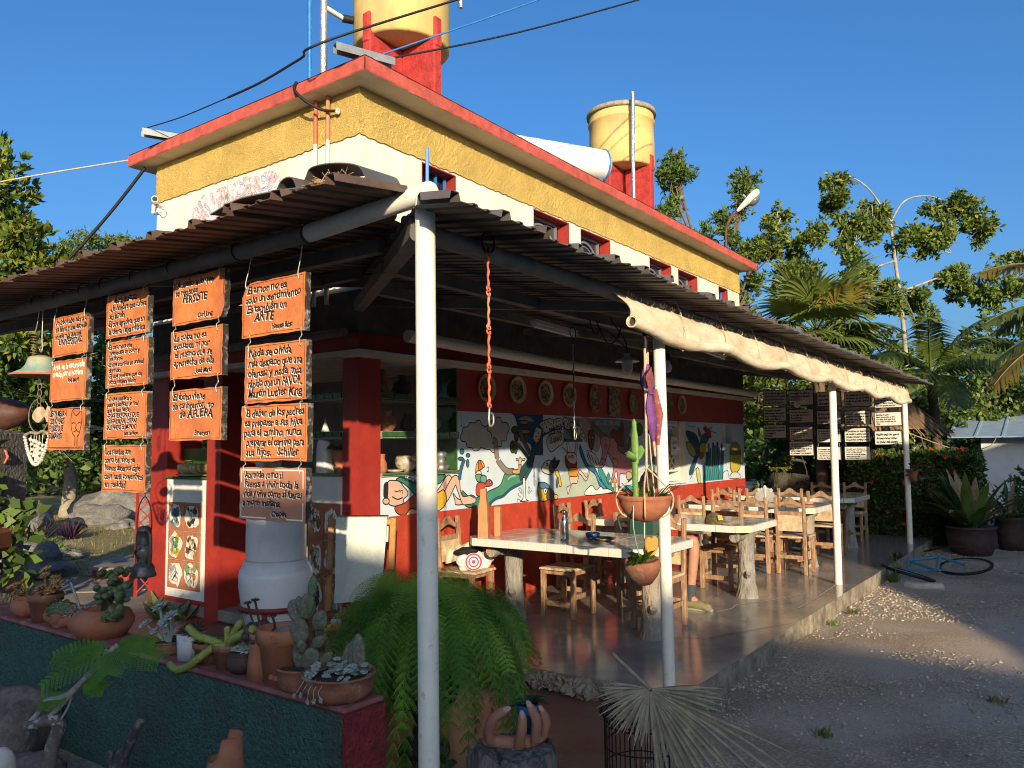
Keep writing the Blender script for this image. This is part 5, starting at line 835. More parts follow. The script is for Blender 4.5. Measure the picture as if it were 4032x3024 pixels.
# ------------------------------------------------------------------ rolled canvas awning
AW = thing('canvas_awning', 'rolled cream canvas awning tied along the canopy edge', 'awning', (-.4, -2.88, 2.3))
n = 150; xs = np.linspace(-.42, 8.93, n)
sag = np.array([.035 * abs(sin((x + .4) * pi / 1.55)) + .012 * sin(x * 4.1) for x in xs])
zr = 2.352 - .012 * xs - sag; ztop_ = 2.535 - .0098 * xs - .03 * np.abs(np.sin((xs + .4) * pi / .62)) ** 3 * .5
b = MB()
for fr_ in (0,):
 rows = []
 for t in np.linspace(0, 1, 7):
  bow = .03 * sin(pi * t); w = .006 * np.sin(xs * 11 + t * 5) + .005 * np.sin(xs * 23 - t * 7)
  rows.append(np.stack([xs + (t == 0) * 0 + (1 - t) * np.where(xs < -.3, -.14 * (1 - (xs + .42) / .12), 0), -2.832 - .05 * t - bow + w, ztop_ * (1 - t) + (zr + .03) * t + w * .4], 1))
 V = np.concatenate(rows); F = [(r * n + i, r * n + i + 1, (r + 1) * n + i + 1, (r + 1) * n + i) for r in range(6) for i in range(n - 1)]
 V2 = V + np.array((0, .004, 0)); q = len(V)
 b.add(V, [f[::-1] for f in F], sm=True); b.add(V2, F, sm=True)
b.build('canvas_flap', m_canvas, AW)
b = MB(); b.tube(np.stack([xs, -2.885 + .004 * np.sin(xs * 9), zr], 1), .040 + .003 * np.sin(xs * 7) + .002 * np.sin(xs * 17), 14, cap=False); b.build('canvas_roll', m_canvas, AW)
b = MB(); b.tube(np.stack([xs[::3], -2.885 + 0 * xs[::3], zr[::3]], 1), .028, 10, cap=False); b.lathe([(.028, 0), (.040, .0)], 14, (-.415, -2.885, zr[0]), ax=frame((-1, 0, 0)), cap=False); b.build('inner_tube', m_canvas, AW)
b = MB(); b.lathe([(.001, 0), (.027, 0)], 12, (-.40, -2.885, zr[0]), ax=frame((-1, 0, 0)), cap=False); b.build('tube_hole', m_dark, AW)
for x in np.arange(.35, 8.9, 1.55 / 2):
 i = int((x + .42) / 9.35 * (n - 1)); b = MB(); b.tube([(x, -2.78 + .056 * sin(t) - .05 * (1 - cos(t)), (zr[i] + ztop_[i] + .1) / 2 + (ztop_[i] + .1 - zr[i] + .1) / 2 * cos(t)) for t in np.linspace(0, 2 * pi, 15)[:-1]], .004, 4, closed=True); b.build('tie_cord', m_rope, AW)
# frayed threads along the torn top edge
b = MB()
for k in range(260):
 i = rng.integers(0, n); p = np.array((xs[i] + rng.uniform(-.03, .03), -2.838, ztop_[i])); b.tube([p, p + (rng.uniform(-.02, .02), -.012, rng.uniform(.005, .035))], .0022, 3, cap=False)
b.build('frayed_edge', m_canvas, AW, kind='stuff')
# ------------------------------------------------------------------ hanging quotation plaques
SG = {'c4': [(-1.475, -1.990, 2.490, 2.196), (-1.506, -2.006, 2.150, 1.845), (-1.484, -2.018, 1.830, 1.542), (-1.477, -2.014, 1.508, 1.236)],
  'c3': [(-.797, -1.311, 2.605, 2.330), (-.786, -1.298, 2.295, 2.012), (-.788, -1.302, 1.948, 1.656)],
  'c2': [(-.022, -.520, 2.600, 2.320), (-.035, -.539, 2.296, 2.000), (-.031, -.538, 1.964, 1.676), (-.025, -.543, 1.637, 1.348)],
  'c1': [(.716, .215, 2.535, 2.257), (.731, .223, 2.227, 1.944), (.741, .220, 1.898, 1.610)]}
SL = {'c4': ['orange plaque about love and art, top of the nearest sign column', 'orange plaque with bold FAVOR, second in the nearest sign column', 'orange plaque about parents and children, third in the nearest sign column', 'pinkish plaque with white border corners, lowest of nearest sign column'],
  'c3': ['orange plaque with PERSISTE in capitals and a chipped corner', 'orange plaque reading La culpa, middle of three beside nearest column', 'orange plaque with AFUERA in capitals, above the tiled counter wall'],
  'c2': ['orange plaque with cracked top line, uppermost above the lantern', 'orange plaque with seven lines reading El ceramista, above the lantern', 'orange plaque ending in the word MUNDO, third above the lantern', 'orange plaque reading Los sueños, directly above the lantern'],
  'c1': ['orange plaque with UNIVERSIDAD in capitals, leftmost column top', 'orange plaque with white script, middle of the leftmost column', 'orange plaque with outline drawing of a face, leftmost column bottom']}
XS = -2.2; U_, V__, N_ = (0, -1, 0), (0, 0, 1), (-1, 0, 0)
for key in ('c1', 'c2', 'c3', 'c4'):
 prev = None; spot = {'c1': 0, 'c2': 0, 'c3': 0, 'c4': 0}
 for k, (ya, yb, za, zb_) in enumerate(SG[key]):
  w, hh = ya - yb, za - zb_; pink = key == 'c4' and k == 3
  t = thing('hanging_plaque', SL[key][k], 'plaque', (XS, (ya + yb) / 2, zb_), 'terracotta plaques hung from the left beam')
  g = np.random.default_rng(ord(key[1]) * 10 + k)
  # outline with slightly chipped, hand-cut edges
  E_ = []
  for (p, q) in (((0, 0), (w, 0)), ((w, 0), (w, hh)), ((w, hh), (0, hh)), ((0, hh), (0, 0))):
   for s in np.linspace(0, 1, 9)[:-1]: E_.append((p[0] + (q[0] - p[0]) * s + g.uniform(-.004, .004), p[1] + (q[1] - p[1]) * s + g.uniform(-.004, .004)))
  if key == 'c3' and k == 0: E_[15] = (w - .02, hh * .2); E_[8] = (w - .035, .008); E_[9] = (w - .02, .035)
  if key == 'c1' and k == 0: E_[16] = (w - .02, hh - .03)
  if key == 'c4' and k == 0: E_[24] = (.03, hh - .02); E_[25] = (.006, hh - .06)
  b = MB(); b.prism(E_, (XS + .018, ya, zb_), U_, V__, N_, .036, 0)
  for i in range(1, len(b.m)): b.m[i] = 1
  pl = b.build('board', [m_plaque2 if pink else m_plaque, m_plaqedge], t)
  O_ = np.array((XS - .018, ya, zb_)); ink = MB(); lines = SIGN_TEXT[key][k]; nl = len(lines); pad = hh * .06; lh = (hh - 2 * pad) / nl
  nmax = max(len(s) for s in lines)
  for i, s in enumerate(lines):
   st = s[:1] if s[:1] in '*~<>' else ''; s = s.lstrip('*~<>')
   if not s: continue
   hgt = lh * (.88 if st == '*' else .76 if st != '>' else .55); x0 = w * (.06 + g.uniform(-.015, .03)); mw = w * .88
   if st == '*' and nl < 7: x0 = w * .2
   if st == '>': x0 = w * .5; mw = w * .42
   if st == '<': mw = w * .46; x0 = w * .05
   full = mw * min(1, (len(s) + 3) / (nmax + 1)) if st not in ('>', '*') else mw * .75
   yb2 = hh - pad - lh * (i + .78)
   kw = dict(width=full, height=hgt, wob=.06, seed=k * 7 + i)
   lettering(ink, s, O_, U_, V__, N_, m=1, off=.0012, dx=x0 - .006, dy=yb2 - .0045, **kw)
   lettering(ink, s, O_, U_, V__, N_, m=1, off=.0015, dx=x0 - .005, dy=yb2 - .001, **kw) if st == '~' else None
   if st != '~': lettering(ink, s, O_, U_, V__, N_, m=0, off=.0022, dx=x0 + .001, dy=yb2, **kw); lettering(ink, s, O_, U_, V__, N_, m=0, off=.0024, dx=x0 + .003, dy=yb2 + .001, **kw)
  if key == 'c1' and k == 2:
   fc = [[(.66, .5), (.64, .75), (.68, .93), (.78, .97), (.9, .92), (.93, .72), (.9, .5)], [(.7, .88), (.78, .8), (.88, .9)], [(.67, .62), (.72, .64), (.76, .61)], [(.82, .61), (.86, .64), (.9, .62)], [(.79, .6), (.77, .5), (.81, .48)], [(.73, .42), (.79, .45), (.86, .42)], [(.66, .5), (.7, .38), (.76, .3), (.76, .1)], [(.9, .5), (.86, .36), (.82, .3), (.82, .1)]]
   for q in fc: stroke_ribbon(ink, [(a * w, c_ * hh) for a, c_ in q], .006, O_, U_, V__, N_, .0022, 0)
   stroke_ribbon(ink, [(w * (.04 + .92 * i / 24), hh * (.06 + .015 * (i % 2))) for i in range(25)], .004, O_, U_, V__, N_, .0022, 0)
  if pink:
   for q in (((.03, .72), (.03, .95), (.35, .95)), ((.55, .95), (.96, .95), (.96, .62)), ((.03, .3), (.03, .05), (.42, .05)), ((.72, .05), (.96, .05), (.96, .36))):
    for a, c_ in zip(q[:-1], q[1:]): stroke_ribbon(ink, [(a[0] * w, a[1] * hh), (c_[0] * w, c_[1] * hh)], .007, O_, U_, V__, N_, .0018, 1)
  else:
   q = [(.025, .035), (.975, .035), (.975, .965), (.025, .965)]
   for i in range(4): a, c_ = q[i], q[(i + 1) % 4]; stroke_ribbon(ink, [(a[0] * w, a[1] * hh), ((a[0] + c_[0]) / 2 * w, (a[1] + c_[1]) / 2 * hh + .002), (c_[0] * w, c_[1] * hh)], .0022, O_, U_, V__, N_, .0010, 0)
  ink.build('lettering', [m_ink, m_whiteink], pl)
  ztop2 = 2.64 if prev is None else prev
  for yy in (ya - w * .08, yb + w * .08):
   c_ = MB(); dx = .0 if prev is not None else g.uniform(-.02, .02)
   c_.tube(smooth_path([(XS - .024, yy, za - .03), (XS - .026, yy + .004, za + .004), (XS - .01, yy + dx * .5 + .006, (za + ztop2) / 2), (XS - .02 if prev is not None else XS, yy + dx, ztop2 + (.012 if prev is not None else .02)), (XS + .02, yy + dx, ztop2 + .02)], 4), .0032, 5)
   c_.build('wire_hook', m_wire, t)
  prev = zb_
# black-framed white quotation boards at the far end
FS = {(0, 0): (-.27, -.71, 2.60, 2.31), (0, 1): (-.26, -.69, 2.28, 2.01), (0, 2): (-.25, -.68, 1.96, 1.70), (1, 0): (-.74, -1.18, 2.58, 2.29), (1, 1): (-.73, -1.17, 2.23, 1.97), (1, 2): (-.72, -1.15, 1.92, 1.665), (1, 3): (-.71, -1.15, 1.65, 1.38),
  (2, 0): (-1.23, -1.65, 2.52, 2.25), (2, 1): (-1.21, -1.64, 2.19, 1.93), (2, 2): (-1.20, -1.62, 1.87, 1.61), (2, 3): (-1.19, -1.61, 1.55, 1.30), (3, 0): (-1.70, -2.14, 2.50, 2.23), (3, 1): (-1.68, -2.12, 2.17, 1.92), (3, 2): (-1.67, -2.11, 1.87, 1.61), (3, 3): (-1.66, -2.10, 1.55, 1.30), (4, 0): (-2.18, -2.63, 2.42, 2.19), (4, 1): (-2.17, -2.61, 2.13, 1.88), (4, 2): (-2.16, -2.60, 1.81, 1.56)}
cn = ['first column from the mural', 'second column from the mural', 'third column from the mural', 'fourth column from the mural', 'column nearest the last post']; rn = ['top', 'second', 'third', 'lowest']
XF = 9.9; m_fboard = M('white_sign_board', (.62, .60, .52), .6, .06, 6); m_fframe = M('black_sign_frame', (.02, .02, .022), .5, .2, 10)
for (cc, rr), (ya, yb, za, zb_) in FS.items():
 t = thing('quotation_board', f'black framed white quotation board, {rn[rr]} in the {cn[cc]}', 'sign', (XF, (ya + yb) / 2, zb_), 'framed boards hung at the far end')
 tilt = .035 if (cc, rr) == (1, 3) else 0.; w, hh = ya - yb, za - zb_
 b = MB(); b.box((XF - .012, yb, zb_), (XF + .012, ya, za), bev=.004); b.build('frame', m_fframe, t)
 b = MB(); b.box((XF - .016, yb + .014, zb_ + .014), (XF - .0125, ya - .014, za - .014)); bo = b.build('board', m_fboard, t)
 ink = MB(); ls = FAR_TEXT[(cc, rr)]; lh = (hh - .06) / len(ls)
 for i, s in enumerate(ls):
  big = s[0] == '*'; s = s.lstrip('*'); lettering(ink, s, (XF - .016, ya - .035, za - .035 - lh * (i + .8)), U_, V__, N_, (w - .07) * (min(1, len(s) / 24 + .12)), lh * .6, 0, (1, 1, 1), .0012, seed=i, wob=.05)
  lettering(ink, s, (XF - .016, ya - .035, za - .035 - lh * (i + .8)), U_, V__, N_, (w - .07) * (min(1, len(s) / 24 + .12)), lh * .6, 0, (1, 1, 1), .0014, dx=.003, dy=.002, seed=i, wob=.05)
 ink.build('lettering', m_black, bo)
 b = MB()
 for yy in (ya - .02, yb + .02):
  for zz in (za - .02, zb_ + .02): b.lathe([(.008, 0), (.008, .006), (.001, .008)], 8, (XF - .012, yy, zz), ax=frame((-1, 0, 0)))
 b.build('corner_stud', m_bone, t)
 b = MB()
 for yy in (ya - .03, yb + .03): b.tube([(XF, yy, za), (XF, yy, za + (.06 if rr else .12))], .004, 4)
 b.build('hanging_cord', m_rope, t)
# ------------------------------------------------------------------ skinned figures
def skinned(verts, edges, radii, sub=2):
 me = bpy.data.meshes.new('skin_tmp'); me.from_pydata([tuple(map(float, v)) for v in verts], edges, [])
 o = bpy.data.objects.new('skin_tmp', me); COL.objects.link(o)
 md = o.modifiers.new('Skin', 'SKIN'); md.use_smooth_shade = True; md.branch_smoothing = .6
 sv = me.skin_vertices[0].data
 for i, r in enumerate(radii): sv[i].radius = (r, r) if np.isscalar(r) else r
 sv[0].use_root = True
 ss = o.modifiers.new('Sub', 'SUBSURF'); ss.levels = sub; ss.render_levels = sub
 bpy.context.view_layer.update(); dg = bpy.context.evaluated_depsgraph_get()
 m2 = bpy.data.meshes.new_from_object(o.evaluated_get(dg))
 V = np.empty(len(m2.vertices) * 3); m2.vertices.foreach_get('co', V); F = [tuple(p.vertices) for p in m2.polygons]
 bpy.data.objects.remove(o); bpy.data.meshes.remove(me); bpy.data.meshes.remove(m2)
 return V.reshape(-1, 3), F
def skin_part(name, mat, parent, verts, edges, radii, sub=2):
 V, F = skinned(verts, edges, radii, sub); b = MB(); b.add(V, F, sm=True); return b.build(name, mat, parent)
# ------------------------------------------------------------------ tables
TZ = .785
def table(x0, x1, y0, y1, label, ctile):
 cx = (x0 + x1) / 2; t = thing('tiled_table', label, 'table', (cx, (y0 + y1) / 2, 0), 'tiled tables on the terrace'); ch = .12
 out = [(x0 + ch, y0), (x1 - ch, y0), (x1, y0 + ch), (x1, y1 - ch), (x1 - ch, y1), (x0 + ch, y1), (x0, y1 - ch), (x0, y0 + ch)]
 b = MB(); b.prism(out, (0, 0, TZ - .07), (1, 0, 0), (0, 1, 0), (0, 0, 1), .066); top = b.build('table_top', m_grout, t)
 nx, ny = 4, 7; wx, wy = (x1 - x0) / nx, (y1 - y0) / ny; first = None; g = .003
 for i in range(nx):
  for j in range(ny):
   if (i in (0, nx - 1)) and (j in (0, ny - 1)):
    a, b2, c, d = x0 + i * wx + g, x0 + (i + 1) * wx - g, y0 + j * wy + g, y0 + (j + 1) * wy - g
    P = {(0, 0): [(a + ch - g, c), (b2, c), (b2, d), (a, d), (a, c + ch - g)], (1, 0): [(a, c), (b2 - ch + g, c), (b2, c + ch - g), (b2, d), (a, d)], (0, 1): [(a, c), (b2, c), (b2, d), (a + ch - g, d), (a, d - ch + g)], (1, 1): [(a, c), (b2, c), (b2, d - ch + g), (b2 - ch + g, d), (a, d)]}[(int(i > 0), int(j > 0))]
    q = MB(); q.prism(P, (0, 0, TZ - .005), (1, 0, 0), (0, 1, 0), (0, 0, 1), .005); q.build('top_tile', m_tiletop, top)
   elif first is None:
    q = MB(); q.box((x0 + i * wx + g, y0 + j * wy + g, TZ - .005), (x0 + (i + 1) * wx - g, y0 + (j + 1) * wy - g, TZ)); first = q.build('top_tile', m_tiletop, top); fi, fj = i, j
   else:
    o = first.copy(); COL.objects.link(o); o.parent = top; o.location = ((i - fi) * wx, (j - fj) * wy, 0)
 for k in range(8):
  p, q = np.array(out[k]), np.array(out[(k + 1) % 8]); Ls = np.linalg.norm(q - p); d = (q - p) / Ls; nn = np.array((d[1], -d[0])); n = 1 if Ls < .3 else max(2, round(Ls / .2))
  for i in range(n):
   a = p + d * (Ls * i / n + .002); c = p + d * (Ls * (i + 1) / n - .002); e = MB()
   e.bar((*(a + nn * .006), TZ - .036), (*(c + nn * .006), TZ - .036), .012, .066, bev=.002)
   e.build('edge_tile', ctile if Ls < .3 else m_tile, top)
 for s, yy in ((0, y0 + .2), (1, y1 - .2)):
  e = MB(); gg = np.random.default_rng(int(x0 * 10) + s); hs = np.linspace(-.02, TZ - .08, 9); rr = [.13, .105, .092, .086, .084, .083, .086, .09, .10]
  ang = np.arange(20) * 2 * pi / 20; V = []
  for z, r in zip(hs, rr): V.append(np.stack([cx + r * (1 + gg.uniform(-.07, .07, 20)) * np.cos(ang), yy + r * (1 + gg.uniform(-.07, .07, 20)) * np.sin(ang), np.full(20, z)], 1))
  V = np.concatenate(V); F = [(i * 20 + a, i * 20 + (a + 1) % 20, (i + 1) * 20 + (a + 1) % 20, (i + 1) * 20 + a) for i in range(8) for a in range(20)]; e.add(V, F, sm=True)
  e.tube([(cx - .1, yy - .05, .24), (cx - .13, yy - .07, .27)], [.035, .028], 8); e.build('log_leg', m_bark, t)
  e = MB(); P = np.array([(cx - .38, yy - .02, TZ - .13), (cx - .2, yy, TZ - .135), (cx, yy, TZ - .12), (cx + .2, yy + .01, TZ - .13), (cx + .36, yy, TZ - .12)]); e.tube(smooth_path(P, 3), [.052 + .008 * sin(i * 2.1) for i in range(13)], 10); e.build('log_brace', m_bark, t)
 return t
table(.85, 1.87, -2.30, -.47, 'nearest tiled table with log legs, holding the steel bottle', m_tile)
table(3.0, 4.02, -2.34, -.5, 'second tiled table with yellow corner tile, holding the cap', m_tileY)
table(5.5, 6.5, -2.28, -.45, 'third tiled table with a pink ashtray near its corner', m_tileG)
table(7.65, 8.88, -2.27, -.4, 'farthest tiled table, standing in shade by the hedge', m_tileG)
# ------------------------------------------------------------------ chairs
def make_chair(label):
 t = thing('wooden_chair', label, 'chair', (0, 0, 0), 'rustic wooden chairs at the tables')
 def P(mb, name, mat, par=t): return mb.build(name, mat, par, local=True)
 w, d, lw = .165, .185, .046
 for sy in (-1, 1):
  b = MB(); b.bar((d - .02, sy * w, 0), (d - .02, sy * w, .44), lw, lw, bev=.006, jit=.0015); P(b, 'leg', m_wood)
  b = MB(); b.bar((-d, sy * w, 0), (-d, sy * w, .46), lw, lw, bev=.006, jit=.0015); b.bar((-d, sy * w, .44), (-d - .035, sy * (w + .004), .94), lw * .92, lw * .85, bev=.008, jit=.0015); P(b, 'leg', m_wood)
  b = MB(); b.bar((-d + .02, sy * w, .17 + .03 * sy), (d - .04, sy * w, .17 + .03 * sy), .022, .045, bev=.004); P(b, 'stretcher', m_wood)
 b = MB(); b.bar((d - .02, -w + .02, .13), (d - .02, w - .02, .13), .022, .05, bev=.004); P(b, 'stretcher', m_wood)
 b = MB(); b.bar((-d, -w + .02, .21), (-d, w - .02, .21), .022, .045, bev=.004); P(b, 'stretcher', m_wood)
 b = MB(); b.obox((.01, 0, .452), (.205, .185, .013), bev=.008, jit=.002); st = P(b, 'seat', m_hide)
 b = MB()
 for s in (-1, 1): b.bar((-d + .02, s * (w - .002), .422), (d - .04, s * (w - .002), .422), .026, .045, bev=.003)
 b.bar((d - .022, -w + .02, .422), (d - .022, w - .02, .422), .026, .045, bev=.003); P(b, 'seat_rail', m_wood)
 st_ = MB()
 for i in range(9): st_.lathe([(.005, 0), (.003, .003), (.0005, .004)], 6, (.206 + .01, -.16 + i * .04, .455), ax=frame((1, 0, .3)))
 P(st_, 'seat_stud', m_rust, st)
 n = 13; ys = np.linspace(-w - .005, w + .005, n); top = .90 + .035 * np.cos(ys / w * pi) + .012 * np.cos(ys / w * 2 * pi); bot = .845 + .022 * np.cos(ys / w * pi)
 poly = [(y, z) for y, z in zip(ys, top)] + [(y, z) for y, z in zip(ys[::-1], bot[::-1])]
 b = MB(); b.prism(poly, (-d - .043, 0, 0), (0, 1, 0), (0, 0, 1), (1, 0, 0), .024); P(b, 'crest_rail', m_wood)
 b = MB(); b.bar((-d - .022, -w, .745), (-d - .022, w, .745), .022, .05, bev=.004); P(b, 'back_rail', m_wood)
 b = MB(); b.obox((-d - .016, 0, .625), (.008, w - .01, .10), np.array([[.997, 0, -.07], [0, 1, 0], [.07, 0, .997]]), bev=.003); P(b, 'back_panel', m_hide)
 return t
CH = [(1.72, -1.04, pi, 'wooden chair pushed under nearest table, behind the steel bottle'), (1.75, -1.97, pi + .03, 'wooden chair at nearest table behind the post with hanging pots'), (1.06, -.34, -pi / 2 + .1, 'wooden chair by the wall holding the shirt and target bag'),
  (3.80, -.34, -pi / 2, 'wooden chair against the red wall at head of second table'), (3.06, -.36, -pi / 2 + .06, 'wooden chair against the red wall just right of the steel bottle'), (2.47, -1.46, -.1, 'wooden chair the seated person sits on'),
  (3.92, -1.71, pi, 'dark seated wooden chair at second table behind the cap'), (5.40, -2.10, .02, 'fully sunlit wooden chair beside the third post, nearest at third table'), (5.30, -1.68, -.02, 'wooden chair at third table, next to the fully sunlit one'), (5.25, -.87, .04, 'wooden chair at third table beside the dark radio case'),
  (6.78, -.72, 0, 'wooden chair with pale panel between third and farthest tables, by wall'), (6.92, -2.07, .03, 'wooden chair partly hidden behind the third post'), (7.46, -1.50, -.03, 'wooden chair at farthest table right of the white napkin'), (7.27, -1.07, .04, 'wooden chair at farthest table behind the white napkin'), (7.27, -.62, 0, 'wooden chair at farthest table nearest the mural wall'),
  (9.22, -1.38, pi, 'shaded wooden chair beyond farthest table, left one'), (9.26, -1.90, pi, 'shaded wooden chair beyond farthest table, right one')]
ch0 = make_chair(CH[0][3]); ch0.location = (CH[0][0], CH[0][1], 0); ch0.rotation_euler = (0, 0, CH[0][2])
for x, y, r, lb in CH[1:]:
 c = dup(ch0, (x, y, 0), r, lb)
 if 'dark seated' in lb or 'third post' in lb and False:
  for k in c.children:
   if k.name.startswith('seat') and len(k.children):
    k.data = k.data.copy(); k.data.materials.clear(); k.data.materials.append(m_woodd)
# ------------------------------------------------------------------ things on tables
b = thing('steel_bottle', 'brushed steel drinking bottle on nearest table', 'bottle', (1.14, -1.38, TZ), None)
q = MB(); q.lathe([(.001, 0), (.036, 0), (.037, .01), (.037, .15), (.033, .175), (.018, .20), (.016, .215)], 24, (1.14, -1.38, TZ)); q.build('bottle_body', m_steel, b)
q = MB(); q.lathe([(.017, .213), (.019, .216), (.019, .25), (.015, .256), (.001, .257)], 20, (1.14, -1.38, TZ)); q.build('cap', m_steel, b)
q = MB(); q.lathe([(.06, 0), (.064, .03)], 4, (.925, -.655, TZ), sm=False, cap=True, ph=.5);
b = thing('clay_bottle_sculpture', 'square shouldered raw clay bottle on nearest table by the wall', 'clay bottle', (.925, -.655, TZ))
q = MB(); R4 = rotz(.5)
V = []
for hz, r in ((0, .062), (.2, .056), (.29, .053), (.31, .044), (.36, .036), (.44, .031)): V += [(R4 @ np.array((r * sx * 1.1, r * sy * .75, hz))) + (.925, -.655, TZ) for sx, sy in ((-1, -1), (1, -1), (1, 1), (-1, 1))]
F = [(i * 4 + a, i * 4 + (a + 1) % 4, i * 4 + 4 + (a + 1) % 4, i * 4 + 4 + a) for i in range(5) for a in range(4)] + [(3, 2, 1, 0), (20, 21, 22, 23)]
q.add(V, F); q.build('bottle_body', m_clayfig, b)
q = MB(); q.prism(smooth_path([(0, .08), (.018, .11), (.022, .17), (.012, .22), (-.01, .16), (-.012, .1)], 4, True).tolist(), np.array((.925, -.655, TZ)) + R4 @ np.array((0, -.045, 0)), R4 @ np.array((1, 0, 0)), (0, .0, 1), R4 @ np.array((0, -1, 0)), .004); q.build('grey_smudge', m_stone, b)
q = MB(); q.obox((1.075, -.70, TZ + .135), (.042, .03, .135), rotz(.4), bev=.008); tag(q.build('clay_block', m_clayfig), 'plain upright clay block beside the clay bottle', 'clay block')
q = MB(); q.lathe([(.001, .004), (.045, .004), (.05, 0), (.062, .012), (.066, .042), (.058, .044), (.054, .014), (.001, .012)], 24, (1.42, -1.50, TZ)); tag(q.build('ashtray', M('blue_glaze', (.02, .06, .16), .15)), 'round blue ashtray on nearest table right of the bottle', 'ashtray')
q = MB(); q.lathe([(.001, .004), (.07, .004), (.10, .014), (.115, .022), (.112, .026), (.07, .010), (.001, .009)], 28, (1.25, -1.70, TZ)); tag(q.build('painted_plate', m_plate), 'dark painted plate lying on nearest table by the post', 'plate')
# cap
b = thing('baseball_cap', 'olive camouflage cap with yellow lettering on second table', 'cap', (3.14, -1.99, TZ))
q = MB(); q.lathe([(.088, 0), (.09, .03), (.085, .06), (.068, .092), (.04, .11), (.001, .116)], 24, (3.13, -1.95, TZ), squash=(.9, 1.05)); q.build('crown', M('camouflage_cloth', (.13, .10, .045), .9, .3, 30, .1, 60, col2=(.06, .055, .02), fac=.45, cscale=24, sharp=.06), b)
q = MB(); P = []
for t in np.linspace(-1.2, 1.2, 13): P.append((3.14 + .085 * sin(t), -2.02 - .10 * cos(t) * .95))
pl = [(3.14 + .08 * sin(t), -2.0 - .03 * cos(t)) for t in np.linspace(1.2, -1.2, 7)]
q.prism(P + pl, (0, 0, TZ + .012), (1, 0, 0), (0, 1, 0), (0, 0, 1), .008); q.build('visor', M('tan_cloth', (.30, .18, .08), .9), b)
q = MB(); nn = norm((-.55, -.83, .25)); uu = norm(np.cross((0, 0, 1), nn)); vv = np.cross(nn, uu); O2 = np.array((3.08, -2.035, TZ + .062))
q.prism([(-.028, -.02), (.032, -.02), (.032, .026), (-.028, .026)], O2, uu, vv, nn, .006); pt = q.build('patch', M('tan_patch', (.28, .19, .06), .9), b)
q = MB(); lettering(q, "TOY", O2 - uu * .026, uu, vv, nn, .05, .028, 0, (1, 1, 1), .0075, wob=.0); q.prism([(-.02, -.018), (.028, -.018), (.028, -.006), (-.02, -.006)], O2, uu, vv, nn, .008); q.build('lettering', M('yellow_thread', (.72, .68, .04), .7), pt)
# napkin fan
q = MB(); b = thing('napkin_holder', 'white crocheted fan-shaped napkin on third table', 'napkin', (6.35, -1.42, TZ))
for k in range(11):
 a = pi * k / 10; p0 = np.array((6.35, -1.42, TZ + .02)); d_ = np.array((-.25 * cos(a) * .6, -cos(a) * .85, .08 + .95 * sin(a))); tip = p0 + d_ * (.17 + .02 * (k % 2))
 sd = norm(np.cross(d_, (1, 0.2, 0))) * .026; q.add([p0, tip - sd, tip + sd * .2 + d_ * .02, tip + sd], [(0, 1, 2, 3), (3, 2, 1, 0)])
q.tube([(6.35, -1.42, TZ), (6.35, -1.42, TZ + .24)], .008, 6); q.lathe([(.03, 0), (.03, .02), (.01, .03)], 12, (6.35, -1.42, TZ)); q.build('fan', m_plasticw, b)
q = MB(); q.lathe([(.001, .004), (.05, .004), (.055, 0), (.07, .014), (.072, .034), (.064, .034), (.056, .014), (.001, .012)], 22, (6.25, -2.03, TZ)); tag(q.build('ashtray', m_plaque2), 'pinkish round ashtray near corner of the third table', 'ashtray')
q = MB(); q.box((5.62, -.78, TZ), (5.82, -.55, TZ + .05), bev=.012); b = thing('radio_case', 'dark red and black case lying on third table', 'case', (5.72, -.66, TZ)); q.build('case_body', m_black, b)
q = MB(); q.box((5.64, -.76, TZ + .05), (5.80, -.57, TZ + .085), bev=.016); q.build('lid', M('dark_red_plastic', (.14, .012, .015), .3), b)
q = MB(); b = thing('red_cup', 'translucent red plastic cup standing on the farthest table', 'cup', (7.85, -.52, TZ)); q.lathe([(.001, .003), (.055, .003), (.075, .13), (.07, .13), (.052, .01), (.001, .01)], 18, (7.85, -.52, TZ)); q.build('cup_body', M('red_plastic', (.25, .02, .03), .25), b)
q = MB(); q.tube([(7.92, -.52, TZ + .11), (7.97, -.54, TZ + .08), (7.925, -.53, TZ + .03)], .009, 6); q.build('handle', M('red_plastic_handle', (.25, .02, .03), .25), b)
# shirt and bag on the chair by the wall
def drape(name, label, cat, pts_fn, nu, nv, mat, th=.01, mats=None):
 rows = np.array([[pts_fn(u, v) for v in np.linspace(0, 1, nv)] for u in np.linspace(0, 1, nu)]); V = rows.reshape(-1, 3)
 F = [(i * nv + j, i * nv + j + 1, (i + 1) * nv + j + 1, (i + 1) * nv + j) for i in range(nu - 1) for j in range(nv - 1)]
 b = MB(); b.add(V, F, sm=True); b.add(V - (0, 0, th), [f[::-1] for f in F], sm=True)
 E = [(j, j + 1) for j in range(nv - 1)]
 return b
sh = drape('', '', '', lambda u, v: (.93 + .36 * u + .01 * sin(v * 20), -.42 + .24 * v + .02 * sin(u * 9), .60 + .10 * sin(pi * min(1, u * 1.1)) * (.7 + .3 * sin(v * 6)) - .12 * max(0, u - .75) + .018 * sin(u * 17 + v * 5) - .14 * max(0, .2 - u) * 2), 18, 14, m_beige)
tag(sh.build('folded_shirt', m_beige), 'beige shirt bundled over the chair by the wall', 'shirt')
b = thing('target_bag', 'white plastic bag with red target rings on the wall chair', 'bag', (1.06, -.38, .465))
q = MB(); q.ico((1.03, -.40, .545), (.13, .12, .085), 3, .22, 5); q.ico((1.17, -.44, .53), (.11, .09, .07), 3, .25, 9); q.build('bag_body', m_plasticw, b)
q = MB(); q.ico((1.06, -.37, .62), (.14, .10, .05), 3, .3, 12); q.build('dark_lining', m_dot, b)
